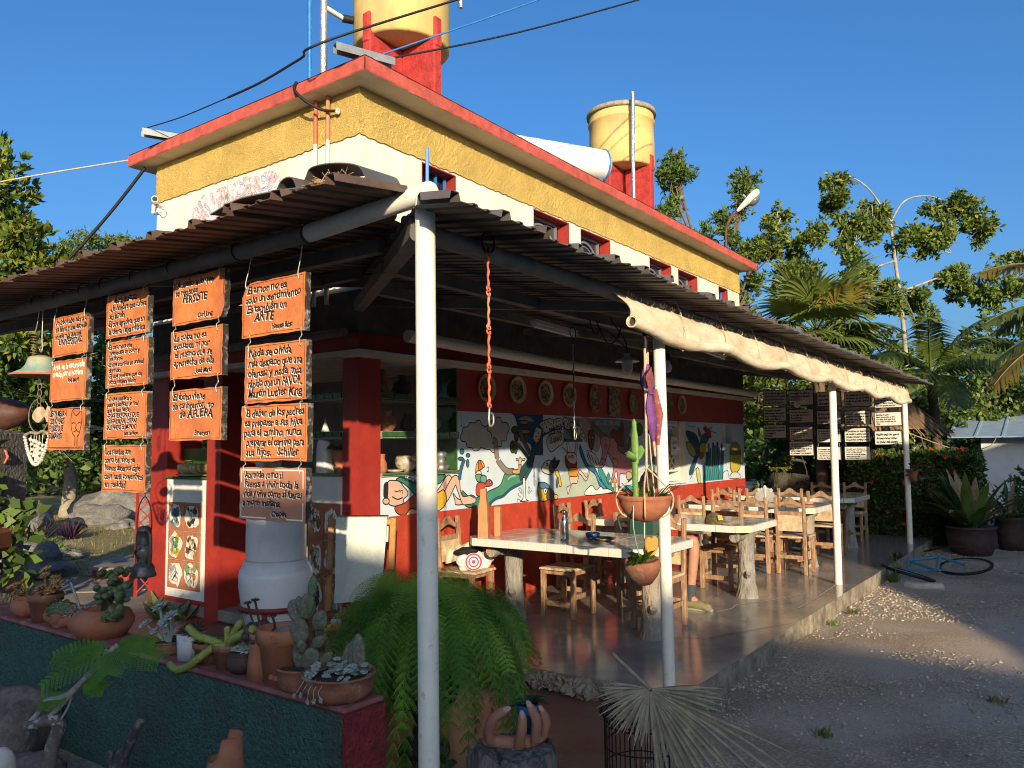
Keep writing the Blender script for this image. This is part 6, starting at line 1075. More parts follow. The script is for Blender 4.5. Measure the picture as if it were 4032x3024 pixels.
nn = norm((-.62, -.75, .15)); uu = norm(np.cross((0, 0, 1), nn)); vv = np.cross(nn, uu); q = MB(); O2 = np.array((.985, -.475, .545)) + nn * .035
for r0, r1 in ((.062, .078), (.036, .050), (.0, .018)):
 n = 28; ang = np.arange(n) * 2 * pi / n; A_ = [O2 + uu * (r1 * cos(a)) + vv * (r1 * sin(a)) for a in ang]; B_ = [O2 + uu * (r0 * cos(a)) + vv * (r0 * sin(a)) for a in ang]
 q.add(A_ + B_, [(i, (i + 1) % n, n + (i + 1) % n, n + i) for i in range(n)])
q.add([O2 - nn * .004 + uu * .085 * cos(a) + vv * .08 * sin(a) for a in np.arange(24) * pi / 12], [tuple(range(24))], 1)
q.build('target_print', [M('red_print', (.52, .01, .02), .5), m_plasticw], b)
# ------------------------------------------------------------------ wall plates
PLT = [(1.798, 2.222, .15, 0), (2.359, 2.232, .152, 0), (2.92, 2.225, .15, 0), (3.449, 2.222, .148, 0), (4.062, 2.215, .18, 1), (4.602, 2.185, .17, 2), (5.124, 2.195, .155, 1), (6.282, 2.24, .16, 1), (6.771, 2.228, .15, 0)]
pn = ['first', 'second', 'third', 'fourth', 'fifth', 'sixth', 'seventh', 'eighth', 'ninth']
for k, (x, z, r, kind) in enumerate(PLT):
 kd = ['round painted plate', 'oval clay wall plate', 'rectangular clay relief'][kind]
 t = thing('wall_plate', f'{kd} on red frieze, {pn[k]} from the left', 'wall plate', (x, 0, z), 'ceramics hung along the red frieze'); q = MB()
 if kind < 2:
  sq = (1, 1) if kind == 0 else (.82, 1.12)
  q.lathe([(.001, -.004), (r * .9, -.004), (r, .03), (r * .96, .036), (r * .75, .014), (.001, .010)], 36, (x, -.004, z), ax=np.array([[1, 0, 0], [0, 0, -1], [0, 1, 0.]]), squash=sq); q.build('plate_body', m_hide if kind == 0 else m_terrad, t)
  q = MB(); q.lathe([(.001, .0125), (r * .74, .016)], 30, (x, -.004, z), ax=np.array([[1, 0, 0], [0, 0, -1], [0, 1, 0.]]), squash=sq, cap=False); q.build('painted_face', m_plate, t)
 else:
  q.obox((x, -.014, z), (.16, .012, .19), np.array([[.99, 0, .1], [0, 1, 0], [-.1, 0, .99]]), jit=.012); q.build('relief', m_plate, t)
# ------------------------------------------------------------------ pots on the counters and shelves
def counter_pot(name, label, cat, prof, loc, mat, parts=(), grp='crockery on the counters'):
 t = thing(name, label, cat, loc, grp); q = MB(); q.lathe(prof, 20, loc); q.build('pot_body', mat, t)
 for nm, fn, mt in parts: q = MB(); fn(q); q.build(nm, mt, t)
 return t
Zs = 1.379
m_talav = M('painted_bowl_glaze', (.42, .38, .28), .2, .4, 26, col2=(.25, .09, .04), fac=.4, cscale=20, sharp=.1)
counter_pot('pitcher', 'small clay jug on saucer at left end of the kitchen sill', 'jug', [(.04, 0), (.055, .02), (.05, .08), (.03, .13), (.036, .17)], (.34, .06, Zs), m_terra)
counter_pot('saucer', 'flat patterned clay dish on the kitchen sill', 'dish', [(.05, 0), (.09, .02), (.085, .026), (.05, .008)], (.50, .05, Zs), m_talav)
counter_pot('painted_bowl', 'round leaf painted bowl on the kitchen sill', 'bowl', [(.05, 0), (.095, .05), (.105, .09), (.095, .14), (.085, .15), (.09, .145)], (.66, .06, Zs), m_talav)
counter_pot('blue_mug', 'dark blue and yellow mug on the kitchen sill', 'mug', [(.055, 0), (.06, .08), (.062, .085), (.06, .17), (.05, .18), (.001, .19)], (.83, .08, Zs), M('blue_mug_glaze', (.02, .03, .12), .2, .4, 20, col2=(.5, .28, .03), fac=.3))
counter_pot('silver_jar', 'silver lidded jar standing in clay dish on the sill', 'jar', [(.07, 0), (.09, .05), (.05, .055), (.045, .12), (.06, .13), (.06, .17), (.02, .2), (.001, .22)], (1.18, .08, Zs), m_galv)
counter_pot('orange_bowl', 'small orange bowl beside the silver jar on the sill', 'bowl', [(.04, 0), (.07, .06), (.065, .06), (.001, .01)], (1.03, .06, Zs), m_plaque)
counter_pot('owl_pot', 'terracotta face pot with leafy plant on yellow ring stand', 'pot', [(.06, 0), (.075, .05), (.05, .06), (.06, .08), (.085, .13), (.085, .18), (.07, .2)], (.08, .30, 1.385), m_terra, [('foliage', lambda q: [q.add([(.08, .30, 1.585), (.08 + .1 * cos(a) , .30 + .1 * sin(a), 1.63 + .03 * sin(a * 3)), (.08 + .14 * cos(a + .2), .30 + .14 * sin(a + .2), 1.60), (.08 + .09 * cos(a + .4), .30 + .09 * sin(a + .4), 1.62)], [(0, 1, 2, 3), (3, 2, 1, 0)]) for a in np.arange(0, 6.28, .45)], m_leaf)])
counter_pot('cone_sculpture', 'tall pale cone shaped clay tower on the corner counter', 'sculpture', [(.085, 0), (.08, .10), (.075, .25), (.055, .33), (.03, .40), (.012, .46), (.001, .5)], (.08, .52, 1.385), m_crock)
b = thing('striped_tray', 'green striped double bowl with handles on a clay tray', 'bowl', (.08, 2.62, 1.324), 'crockery on the counters')
q = MB(); q.lathe([(.08, 0), (.20, .01), (.205, .02)], 24, (.08, 2.62, 1.324), squash=(.6, 1.4)); q.build('tray', m_hide, b)
m_stripe = M('striped_glaze', (.46, .38, .18), .3, .4, 14, stretch=(.2, 9, .2), col2=(.12, .18, .05), fac=.4, cscale=9, sharp=.1)
for s in (-1, 1): q = MB(); q.lathe([(.05, .02), (.10, .06), (.105, .12), (.08, .13)], 20, (.08, 2.62 + s * .115, 1.324)); q.build('bowl', m_stripe, b)
q = MB(); q.tube([(.08, 2.80, 1.44), (.08, 2.78, 1.485), (.08, 2.66, 1.485), (.08, 2.64, 1.44)], .01, 6); q.build('handle', m_hide, b)
for k, (x, y, z, s, mt, lb) in enumerate(((.5, .15, 1.757, 1.0, m_terrad, 'wide pot on the lower kitchen shelf, left'), (.75, .12, 1.757, .9, m_darkclay, 'dark painted fish dish on lower kitchen shelf'), (1.12, .15, 1.757, 1.1, m_galv, 'glass bowl on the lower kitchen shelf, right'), (.42, .15, 2.102, 1.2, m_terrad, 'tall necked jug on the upper kitchen shelf, left'), (.7, .15, 2.102, 1.0, m_darkclay, 'round pot on upper kitchen shelf, middle'), (1.1, .15, 2.102, 1.3, m_darkclay, 'large jar on the upper kitchen shelf, right'))):
 counter_pot('shelf_pot', lb, 'pot', [(.05 * s, 0), (.09 * s, .05 * s), (.085 * s, .11 * s), (.04 * s, .15 * s), (.045 * s, .19 * s)], (x, y, z), mt, grp='pots on the kitchen shelves')
# ------------------------------------------------------------------ seated person (mostly hidden)
PS = thing('person', 'person seated with back turned, teal shirt, denim shorts, hiking shoe', 'person', (2.47, -1.5, .46))
v = [(2.42, -1.50, .56), (2.44, -1.50, .72), (2.47, -1.50, .92), (2.49, -1.50, 1.03), (2.51, -1.505, 1.09), (2.54, -1.51, 1.15), (2.56, -1.52, 1.235),
  (2.47, -1.66, .99), (2.52, -1.76, .82), (2.70, -1.72, .86), (2.76, -1.70, .88), (2.47, -1.33, .99), (2.52, -1.25, .82), (2.72, -1.40, .85), (2.78, -1.44, .87),
  (2.47, -1.62, .55), (2.56, -1.80, .62), (2.62, -1.955, .68), (2.61, -1.93, .42), (2.60, -1.90, .12), (2.60, -1.98, .05), (2.58, -2.08, .04),
  (2.50, -1.40, .55), (2.70, -1.36, .58), (2.88, -1.34, .56), (2.88, -1.34, .30), (2.87, -1.34, .12), (2.95, -1.36, .05)]
e = [(0, 1), (1, 2), (2, 3), (3, 4), (4, 5), (5, 6), (3, 7), (7, 8), (8, 9), (9, 10), (3, 11), (11, 12), (12, 13), (13, 14), (0, 15), (15, 16), (16, 17), (17, 18), (18, 19), (19, 20), (20, 21), (0, 22), (22, 23), (23, 24), (24, 25), (25, 26), (26, 27)]
r = [.13, .12, .13, .09, .055, .08, .09, .065, .048, .036, .036, .065, .048, .036, .036, .095, .08, .062, .052, .038, .042, .035, .095, .08, .062, .052, .038, .04]
skin_part('body', m_skin, PS, v, e, r)
skin_part('shirt', m_teal, PS, [(2.42, -1.50, .52), (2.43, -1.50, .72), (2.465, -1.50, .92), (2.485, -1.50, 1.02), (2.47, -1.66, .98), (2.50, -1.74, .86), (2.47, -1.34, .98), (2.50, -1.26, .86)], [(0, 1), (1, 2), (2, 3), (3, 4), (4, 5), (3, 6), (6, 7)], [.155, .15, .155, .09, .085, .075, .085, .075])
skin_part('shorts', m_denim, PS, [(2.42, -1.50, .54), (2.47, -1.62, .55), (2.54, -1.77, .605), (2.585, -1.87, .645), (2.50, -1.40, .55), (2.74, -1.355, .58)], [(0, 1), (1, 2), (2, 3), (0, 4), (4, 5)], [.15, .11, .098, .092, .11, .095])
q = MB(); q.ico((2.55, -1.515, 1.235), (.105, .10, .105), 3, .12, 3); q.ico((2.50, -1.51, 1.19), (.085, .09, .08), 3, .15, 4); q.build('hair', m_hair, PS)
q = MB(); q.tube([(2.60, -1.90, .03), (2.602, -1.90, .12), (2.605, -1.91, .24)], [.05, .045, .056], 12); q.build('sock', m_sock, PS)
q = MB(); q.tube(smooth_path([(2.60, -1.835, .045), (2.60, -1.88, .055), (2.595, -1.96, .05), (2.585, -2.05, .042), (2.575, -2.115, .034)], 4), [.036, .044, .05, .053, .054, .053, .052, .053, .054, .054, .053, .050, .048, .046, .043, .036, .018], 12, flat=.9); q.build('shoe', m_shoe, PS)
q = MB(); P = [(2.60 + .054 * cos(a) - .02 * sin(a) * .5, -1.975 + .15 * sin(a)) for a in np.linspace(0, 2 * pi, 29)[:-1]]; q.prism(P, (0, 0, .002), (1, 0, 0), (0, 1, 0), (0, 0, 1), .02); q.build('shoe_sole', M('olive_rubber', (.24, .23, .15), .8), PS)
q = MB(); q.obox((2.83, -1.62, .95), (.004, .038, .075), rotz(.4), bev=.002); tag(q.build('mobile_phone', m_black), 'mobile phone held by the seated person', 'phone')
b = thing('backpack', 'dark green backpack hung behind the post with potted cactus', 'backpack', (1.92, -1.75, .7)); q = MB(); q.obox((1.92, -1.76, .86), (.07, .15, .13), rotz(.1), bev=.04); q.build('pack_body', m_plastic, b)
q = MB(); q.tube(smooth_path([(1.86, -1.95, .97), (1.84, -2.02, .93), (1.86, -2.0, .82), (1.88, -1.92, .80)], 5), .012, 6, flat=.5); q.tube(smooth_path([(1.86, -1.58, .97), (1.84, -1.53, .93), (1.86, -1.55, .82)], 5), .012, 6); q.build('strap', m_plastic, b)
# ------------------------------------------------------------------ hanging things by the second post
YP = -2.86
def rope(mb, pts, r=.006): mb.tube(smooth_path(pts, 4), r, 6)
b = thing('hanging_cactus_pot', 'terracotta bowl with tall cactus hung in a rope sling', 'hanging planter', (-.25, YP, 1.16), 'planters hung by the second post')
q = MB(); q.lathe([(.001, -.025), (.08, -.02), (.135, .03), (.160, .085), (.163, .11), (.176, .125), (.172, .135), (.155, .125), (.148, .105), (.001, .10)], 30, (-.25, YP, 1.155), wob=.012); q.build('pot_body', m_terra, b)
q = MB(); q.lathe([(.001, .108), (.166, .106)], 20, (-.25, YP, 1.155), cap=False); q.build('soil', m_soil, b)
q = MB(); q.tube([(-.37, YP, 1.25), (-.375, YP, 1.36), (-.37, YP, 1.5)], [.02, .019, .022], 10, flat=.7); q.tube([(-.37, YP, 1.49), (-.365, YP, 1.56), (-.37, YP, 1.66), (-.368, YP, 1.70)], [.026, .026, .024, .014], 10, flat=.6)
q.tube([(-.37, YP, 1.68), (-.372, YP, 1.74), (-.375, YP, 1.765)], [.016, .017, .006], 8, flat=.6)
q.tube([(-.37, YP, 1.50), (-.42, YP - .005, 1.525), (-.455, YP - .01, 1.54), (-.47, YP - .01, 1.565)], [.012, .03, .034, .008], 10, flat=.45); q.tube([(-.37, YP, 1.50), (-.32, YP + .005, 1.53), (-.28, YP + .01, 1.57), (-.265, YP + .01, 1.60)], [.012, .028, .034, .008], 10, flat=.45)
q.build('cactus', M('young_cactus', (.13, .24, .05), .5, .2, 30, .2, 90), b)
q = MB()
for k in range(26):
 a = rng.uniform(0, 6.28); p = np.array((-.22 + .1 * cos(a), YP + .1 * sin(a), 1.27)); d_ = np.array((cos(a) * rng.uniform(.05, .2), sin(a) * .1, rng.uniform(.02, .07))); s_ = np.array((-sin(a), cos(a), 0)) * .008
 q.add([p - s_, p + s_, p + d_ + s_ * .6 + (0, 0, .02), p + d_ - s_ * .6 + (0, 0, .02), p + d_ * 1.6 - (0, 0, .03)], [(0, 1, 2, 3), (3, 2, 4), (3, 2, 1, 0), (4, 2, 3)])
q.build('foliage', m_leafd, b)
q = MB(); kn = (-.215, YP, 1.46)
for a in (.3, 2.2, 3.6, 5.0): rope(q, [kn, (-.25 + .12 * cos(a), YP + .12 * sin(a), 1.36), (-.25 + .178 * cos(a), YP + .178 * sin(a), 1.275), (-.25 + .14 * cos(a), YP + .14 * sin(a), 1.17), (-.25, YP, 1.125)])
rope(q, [(-.20, YP, 2.22), (-.205, YP, 1.8), kn], .009); rope(q, [(-.17, YP + .02, 2.2), (-.13, YP + .02, 1.7), (-.11, YP, 1.27)], .005); q.build('rope_sling', m_rope, b)
b = thing('hanging_leaf_pot', 'pointed terracotta pot with curly green leaves, lower of two hung', 'hanging planter', (-.30, YP, .74), 'planters hung by the second post')
q = MB(); q.lathe([(.001, 0), (.05, .01), (.09, .06), (.115, .12), (.11, .155), (.10, .165), (.098, .15), (.001, .14)], 26, (-.285, YP, .74), wob=.015, ax=np.array([[.98, 0, -.15], [0, 1, 0], [.15, 0, .98]])); q.build('pot_body', m_terrad, b)
q = MB()
for k in range(13):
 a = k * 2.4; L_ = rng.uniform(.09, .16); d_ = np.array((cos(a) * .7 - .35, sin(a) * .5, rng.uniform(.3, 1.1))); d_ = norm(d_); P = [np.array((-.33, YP - .03, .885))]; s_ = norm(np.cross(d_, (0, 1, .2)))
 for i in range(1, 7): P.append(P[-1] + d_ * L_ / 6); d_ = norm(d_ + np.array((cos(a) * .12 - .06, 0, -.16)))
 wv = [.004, .016, .024, .026, .022, .014, .002]; A_ = [p + s_ * w * (1 + .3 * sin(i * 2.5)) for i, (p, w) in enumerate(zip(P, wv))]; B_ = [p - s_ * w for p, w in zip(P, wv)]
 q.add(A_ + B_, [(i, i + 1, i + 8, i + 7) for i in range(6)] + [(i + 7, i + 8, i + 1, i) for i in range(6)], sm=True)
q.build('foliage', M('bright_leaf', (.16, .30, .03), .45, .3, 8, translucent=.35), b)
q = MB(); rope(q, [(-.40, YP, 1.25), (-.41, YP, 1.1), (-.37, YP - .02, .90)], .004); rope(q, [(-.26, YP, 1.15), (-.265, YP, 1.02), (-.26, YP - .01, .90)], .006); q.build('rope_sling', m_wire, b)
q = MB(); q.prism(smooth_path([(0, -.075), (.045, -.03), (.058, .03), (.03, .06), (0, .045), (-.03, .06), (-.055, .03), (-.045, -.03)], 5, True).tolist(), (-.245, YP - .03, .975), norm((1, -.25, 0)), (0, 0, 1), norm((-.25, -1, 0)), .012); tag(q.build('clay_heart', M('orange_clay', (.62, .26, .05), .7)), 'orange clay heart dangling between the two hanging pots', 'ornament')
b = thing('folded_umbrella', 'folded purple umbrella hung upside down beside the second post', 'umbrella', (-.15, YP, 1.56))
P = [(-.185, YP, 2.12), (-.18, YP, 2.06), (-.175, YP, 2.0), (-.17, YP, 1.93), (-.165, YP, 1.85), (-.15, YP, 1.78), (-.125, YP, 1.70), (-.105, YP, 1.62)]
q = MB(); n = 18; V = []
for (x, y, z), rr in zip(P, (.014, .034, .040, .021, .033, .036, .027, .008)):
 for i in range(n): a = i * 2 * pi / n; s = rr * (1 + .22 * (-1) ** i); V.append((x + s * cos(a), y + s * sin(a), z))
q.add(V, [(k * n + i, (k + 1) * n + i, (k + 1) * n + (i + 1) % n, k * n + (i + 1) % n) for k in range(len(P) - 1) for i in range(n)], sm=True); q.build('canopy_cloth', m_purple, b)
q = MB(); q.add([(-.21, YP - .03, 1.93), (-.30, YP - .05, 2.03), (-.27, YP - .06, 2.09), (-.21, YP - .05, 2.1), (-.19, YP - .05, 2.0)], [(0, 1, 2, 3, 4), (4, 3, 2, 1, 0)]); q.tube([(-.115, YP - .02, 1.96), (-.085, YP - .03, 1.8), (-.085, YP - .02, 1.6)], [.02, .034, .012], 8, flat=.5); q.build('lining_cloth', m_maroon, b)
q = MB(); q.tube([(-.104, YP, 1.63), (-.085, YP, 1.53)], [.011, .007], 8); q.tube([(-.185, YP, 2.11), (-.19, YP, 2.19)], .012, 8); q.tube([(-.165, YP, 2.11), (-.165, YP, 2.2)], .010, 8); q.build('shaft', m_rope, b)
q = MB(); q.tube(smooth_path([(-.19, YP, 2.19), (-.19, YP, 2.27), (-.165, YP + .02, 2.32), (-.125, YP + .03, 2.31), (-.12, YP + .03, 2.25)], 5), .012, 8); q.build('crook_handle', m_black, b)
q = MB(); q.tube([(-.17 + .03 * cos(a), YP + .03 * sin(a), 1.93) for a in np.linspace(0, 6.28, 13)[:-1]], .008, 5, closed=True); q.tube(smooth_path([(-.195, YP - .02, 1.93), (-.235, YP - .03, 1.955), (-.245, YP - .03, 1.94)], 4), .008, 5); q.tube(smooth_path([(-.2, YP - .02, 1.93), (-.225, YP - .02, 1.84), (-.2, YP - .02, 1.74)], 4), .006, 5); q.build('tie_band', m_purple, b)
# twisted hanger rods
def hanger(label, x, y, zt, zb_, mats, nseg):
 t = thing('hanger_chain', label, 'hanger', (x, y, zb_), 'twisted hangers under the canopy'); zs = np.linspace(zt, zb_ + .09, nseg + 1)
 q = MB(); q.tube([(x + .05 * cos(a), y, 2.60 + .05 * sin(a)) for a in np.linspace(0, 6.28, 13)[:-1]], .005, 5, closed=True) if zt > 2.4 else None
 if zt <= 2.56: q.tube([(x, y, zt), (x, y, 2.58)], .004, 5)
 q.build('upper_loop', m_black, t)
 for k in range(nseg):
  q = MB(); a, c = zs[k] - .012, zs[k + 1] + .012; n = 22; T_ = np.linspace(0, 1, n); q.tube([(x + .002 * sin(18 * u), y + .002 * cos(18 * u), a + (c - a) * u) for u in T_], [.0048 + .003 * abs(sin(9 * u)) for u in T_], 6)
  for zz in (a, c): q.tube([(x + .013 * cos(p), y + .004 * sin(p), zz + .013 * sin(p)) for p in np.linspace(0, 6.28, 11)[:-1]], .0045, 5, closed=True)
  q.build('twisted_rod', mats[k % len(mats)], t)
 q = MB(); z = zb_ + .085; q.tube(smooth_path([(x, y, z), (x - .004, y, zb_ + .03), (x + .006, y, zb_), (x + .03, y, zb_ + .015), (x + .03, y, zb_ + .05), (x + .015, y, zb_ + .065)], 5), .0055, 6); q.build('hook', m_wire, t)
hanger('orange red twisted hanger chain right of the nearest post', -1.76, -2.80, 2.55, 1.70, [m_redorange, m_plaque2, m_redorange], 4)
hanger('pale rusty twisted hanger chain in front of the mural', 1.14, -1.5, 2.50, 1.66, [m_wire, m_rust], 3)
# lamps under the canopy
def tube_lamp(p, q_, label):
 t = thing('fluorescent_lamp', label, 'lamp', p, 'fluorescent lamps under the canopy'); p = np.array(p); q_ = np.array(q_); b = MB(); b.bar(p + (0, 0, .03), q_ + (0, 0, .03), .07, .035); b.build('housing', m_ply, t); b = MB(); b.tube([p + (0, 0, -.005), q_ + (0, 0, -.005)], .014, 8); b.build('tube', m_bulb, t)
tube_lamp((.56, -1.48, 2.60), (1.33, -1.40, 2.60), 'bare fluorescent tube lamp under canopy before the mural')
tube_lamp((2.9, -2.0, 2.56), (3.7, -1.9, 2.56), 'fluorescent tube lamp under the canopy beyond the second post')
t = thing('enamel_lamp', 'white enamel shade lamp with glass globe left of the umbrella', 'lamp', (1.2, -2.0, 2.25), 'enamel lamps under the canopy')
b = MB(); b.lathe([(.02, .10), (.03, .07), (.06, .06), (.10, .035), (.105, .03), (.10, .03), (.05, .05)], 28, (1.2, -2.0, 2.28)); b.build('lamp_shade', m_enamel, t)
b = MB(); b.lathe([(.045, .04), (.05, .0), (.042, -.05), (.02, -.075), (.001, -.08)], 20, (1.2, -2.0, 2.28)); b.build('globe', M('frosted_globe', (.45, .43, .38), .25), t)
b = MB(); b.tube(smooth_path([(1.2, -2.0, 2.38), (1.2, -1.98, 2.5), (1.0, -1.95, 2.66)], 4), .006, 5); b.build('flex', m_black, t)
t2_ = dup(t, (8.1, -1.4, 2.22), 0, 'white enamel shade lamp in front of the framed boards')
t = thing('bare_bulb', 'bare white bulb hanging right of the second post', 'light bulb', (1.31, -2.32, 2.2)); b = MB(); b.lathe([(.012, .07), (.022, .05), (.034, .02), (.034, 0), (.022, -.024), (.001, -.032)], 18, (1.31, -2.32, 2.235)); b.build('bulb', m_bulb, t)
b = MB(); b.lathe([(.02, .07), (.02, .12), (.008, .135)], 12, (1.31, -2.32, 2.235)); b.tube(smooth_path([(1.31, -2.32, 2.36), (1.32, -2.28, 2.45), (1.5, -2.0, 2.6)], 4), .005, 5); b.build('holder', m_black, t)
for k, pts in enumerate(([(.8, -1.93, 2.63), (.95, -1.95, 2.45), (1.1, -1.96, 2.5), (1.2, -1.95, 2.62)], [(.7, -1.93, 2.62), (.75, -1.95, 2.50), (.9, -1.95, 2.56), (1.2, -2.0, 2.42)])):
 cable(['black flex looping below the purlin left of the enamel lamp', 'second black flex drooping to the enamel lamp'][k], pts, .006, name='lamp_flex')
# ------------------------------------------------------------------ water filter crock
RF = -.118
CR = thing('stoneware_water_filter', 'two tier white stoneware water filter on a red iron stand', 'water filter', (-1.46, -.80, RF)); c_ = (-1.46, -.80, 0)
b = MB(); b.lathe([(.001, .47), (.17, .47), (.185, .49), (.215, .60), (.232, .72), (.233, .79), (.225, .83), (.218, .832), (.217, .845), (.212, .847), (.21, .86), (.203, .862), (.197, .885), (.001, .885)], 48, c_); b.build('lower_crock', m_crock, CR)
b = MB(); b.lathe([(.001, .887), (.188, .887), (.191, .90), (.190, 1.22), (.196, 1.24), (.19, 1.26), (.001, 1.26)], 48, c_); b.build('upper_crock', m_crock, CR)
b = MB(); b.lathe([(.2, 1.262), (.19, 1.29), (.05, 1.32), (.03, 1.34), (.001, 1.345)], 32, c_); b.build('lid', m_crock, CR)
b = MB(); rr = .213; b.lathe([(rr, .575), (rr + .016, .577), (rr + .016, .607), (rr + .004, .609)], 40, c_); b.build('stand_ring', m_band, CR)
for a in (3.75, 5.9, 1.7): b = MB(); b.bar((c_[0] + .222 * cos(a), c_[1] + .222 * sin(a), .60), (c_[0] + .19 * cos(a), c_[1] + .19 * sin(a), RF), .03, .012, up=(cos(a), sin(a), 0)); b.build('stand_leg', m_band, CR)
# ------------------------------------------------------------------ rocking chair with a towel
RC = thing('rocking_chair', 'turned wood rocking chair with a pale towel over its back', 'chair', (-.47, -.46, RF), None, radians(-146))
def P_(mb, name, mat, par=RC): return mb.build(name, mat, par, local=True)
m_rockw = M('varnished_orange_wood', (.42, .20, .06), .5, .25, 9, .1, 40, col2=(.22, .11, .05), fac=.35)
for s in (-1, 1):
 b = MB(); b.bar((-.17, s * .245, .40), (-.30, s * .255, 1.15), .05, .034, bev=.006); P_(b, 'back_post', m_rockw)
 b = MB(); b.bar((-.16, s * .24, .06), (-.165, s * .24, .42), .04, .04, bev=.006); P_(b, 'leg', m_rockw)
 b = MB(); b.lathe([(.018, .05), (.022, .15), (.014, .2), (.022, .26), (.016, .40), (.024, .45), (.014, .48), (.027, .53), (.027, .57), (.014, .6), (.02, .64), (.016, .70)], 12, (.24, s * .25, 0)); P_(b, 'arm_post', M('turned_wood', (.20, .12, .07), .5, .2, 9))
 b = MB(); b.bar((-.22, s * .252, .735), (.30, s * .262, .72), .055, .028, bev=.008); P_(b, 'armrest', m_woodd)
 b = MB(); b.tube([(x, s * .245, .02 + .11 * (x / .5) ** 2) for x in np.linspace(-.5, .45, 13)], .018, 8); P_(b, 'rocker', m_woodd)
for i in range(5): b = MB(); b.bar((-.16 + i * .1, -.24, .43 + .01 * i), (-.16 + i * .1, .24, .43 + .01 * i), .075, .016, bev=.004); P_(b, 'seat_slat', m_woodd)
b = MB(); b.bar((.26, -.25, .40), (.26, .25, .40), .03, .05, bev=.006); b.bar((.25, -.25, .20), (.25, .25, .20), .02, .03, bev=.004); P_(b, 'front_rail', m_rockw)
b = MB(); b.bar((-.29, -.25, 1.12), (-.29, .25, 1.12), .04, .05, bev=.01); P_(b, 'top_rail', m_rockw)
for i in range(4): b = MB(); b.bar((-.2, -.15 + i * .1, .46), (-.28, -.15 + i * .1, 1.1), .03, .012); P_(b, 'back_slat', m_rockw)
TW = thing('towel', 'pale patterned towel draped over back of the rocking chair', 'towel', (-.47, -.46, RF), None, radians(-146))
nu, nv = 22, 16; rows = []
for u in np.linspace(0, 1, nu):
 for v in np.linspace(-.20, .20, nv):
  s = u * .95
  if s < .22: x, z = -.345 - .01, .95 + s * .95
  elif s < .27: a = (s - .22) / .05 * pi; x, z = -.318 - .036 * cos(a), 1.16 + .025 * sin(a)
  else: x, z = -.275 + (s - .27) * .17, 1.155 - (s - .27) * .96
  wv = .013 * sin(v * 22 + u * 4) * min(1, abs(u - .25) * 3 + .2) + .005 * sin(v * 55 + u * 9); rows.append((x + wv + .012, v * (1 + .04 * sin(u * 5)) , z + .018 * sin(v * 9 + 1) * max(0, u - .5)))
V = np.array(rows); F = [(i * nv + j, i * nv + j + 1, (i + 1) * nv + j + 1, (i + 1) * nv + j) for i in range(nu - 1) for j in range(nv - 1)]
b = MB(); b.add(V, F, sm=True); b.build('cloth', m_cloth, TW, local=True)
# ------------------------------------------------------------------ hurricane lantern
LT = thing('hurricane_lantern', 'blackened hurricane lantern hanging below the second plaque column', 'lantern', (-2.2, -.512, .85)); lc = np.array((-2.2, -.512, .85)); m_lan = M('sooty_tin', (.12, .10, .085), .42, .3, 20, .2, 60, metal=.5)
b = MB(); b.lathe([(.001, 0), (.072, 0), (.076, .006), (.072, .02), (.066, .03), (.064, .055), (.05, .075), (.026, .085), (.022, .10)], 28, lc); b.build('fuel_tank', m_lan, LT)
b = MB(); b.lathe([(.028, .10), (.045, .125), (.05, .145), (.044, .17), (.032, .19)], 24, lc); b.build('glass_globe', M('smoked_glass', (.20, .16, .13), .12, .3, 12, trans=.35), LT)
b = MB(); b.lathe([(.036, .19), (.038, .20), (.034, .225), (.034, .265), (.042, .268), (.042, .275), (.03, .295), (.014, .30), (.001, .302)], 24, lc); b.build('chimney', m_lan, LT)
for s in (-1, 1):
 b = MB(); b.tube(smooth_path([lc + (0, s * .03, .275), lc + (0, s * .066, .255), lc + (0, s * .074, .2), lc + (0, s * .075, .12), lc + (0, s * .066, .07), lc + (0, s * .05, .06)], 5), .0105, 8); b.build('side_tube', m_lan, LT)
b = MB(); b.tube(smooth_path([lc + (.03, 0, .10), lc + (.053, 0, .15), lc + (.03, 0, .195)], 5), .0025, 4); b.tube(smooth_path([lc + (-.03, 0, .10), lc + (-.053, 0, .15), lc + (-.03, 0, .195)], 5), .0025, 4)
for s in (-1, 1): b.tube(smooth_path([lc + (-.045, s * .04, .115), lc + (-.052, 0, .145), lc + (-.04, -s * .04, .18)], 5), .0025, 4)
b.build('wire_guard', m_iron, LT)
b = MB(); b.tube(smooth_path([lc + (0, .076, .255), lc + (0, .082, .33), lc + (0, .06, .42), lc + (0, 0, .475), lc + (0, -.06, .42), lc + (0, -.082, .33), lc + (0, -.076, .255)], 6), .0035, 5); b.tube([lc + (0, 0, .475), lc + (0, 0.0, .50)], .003, 4); b.build('bail', m_iron, LT)
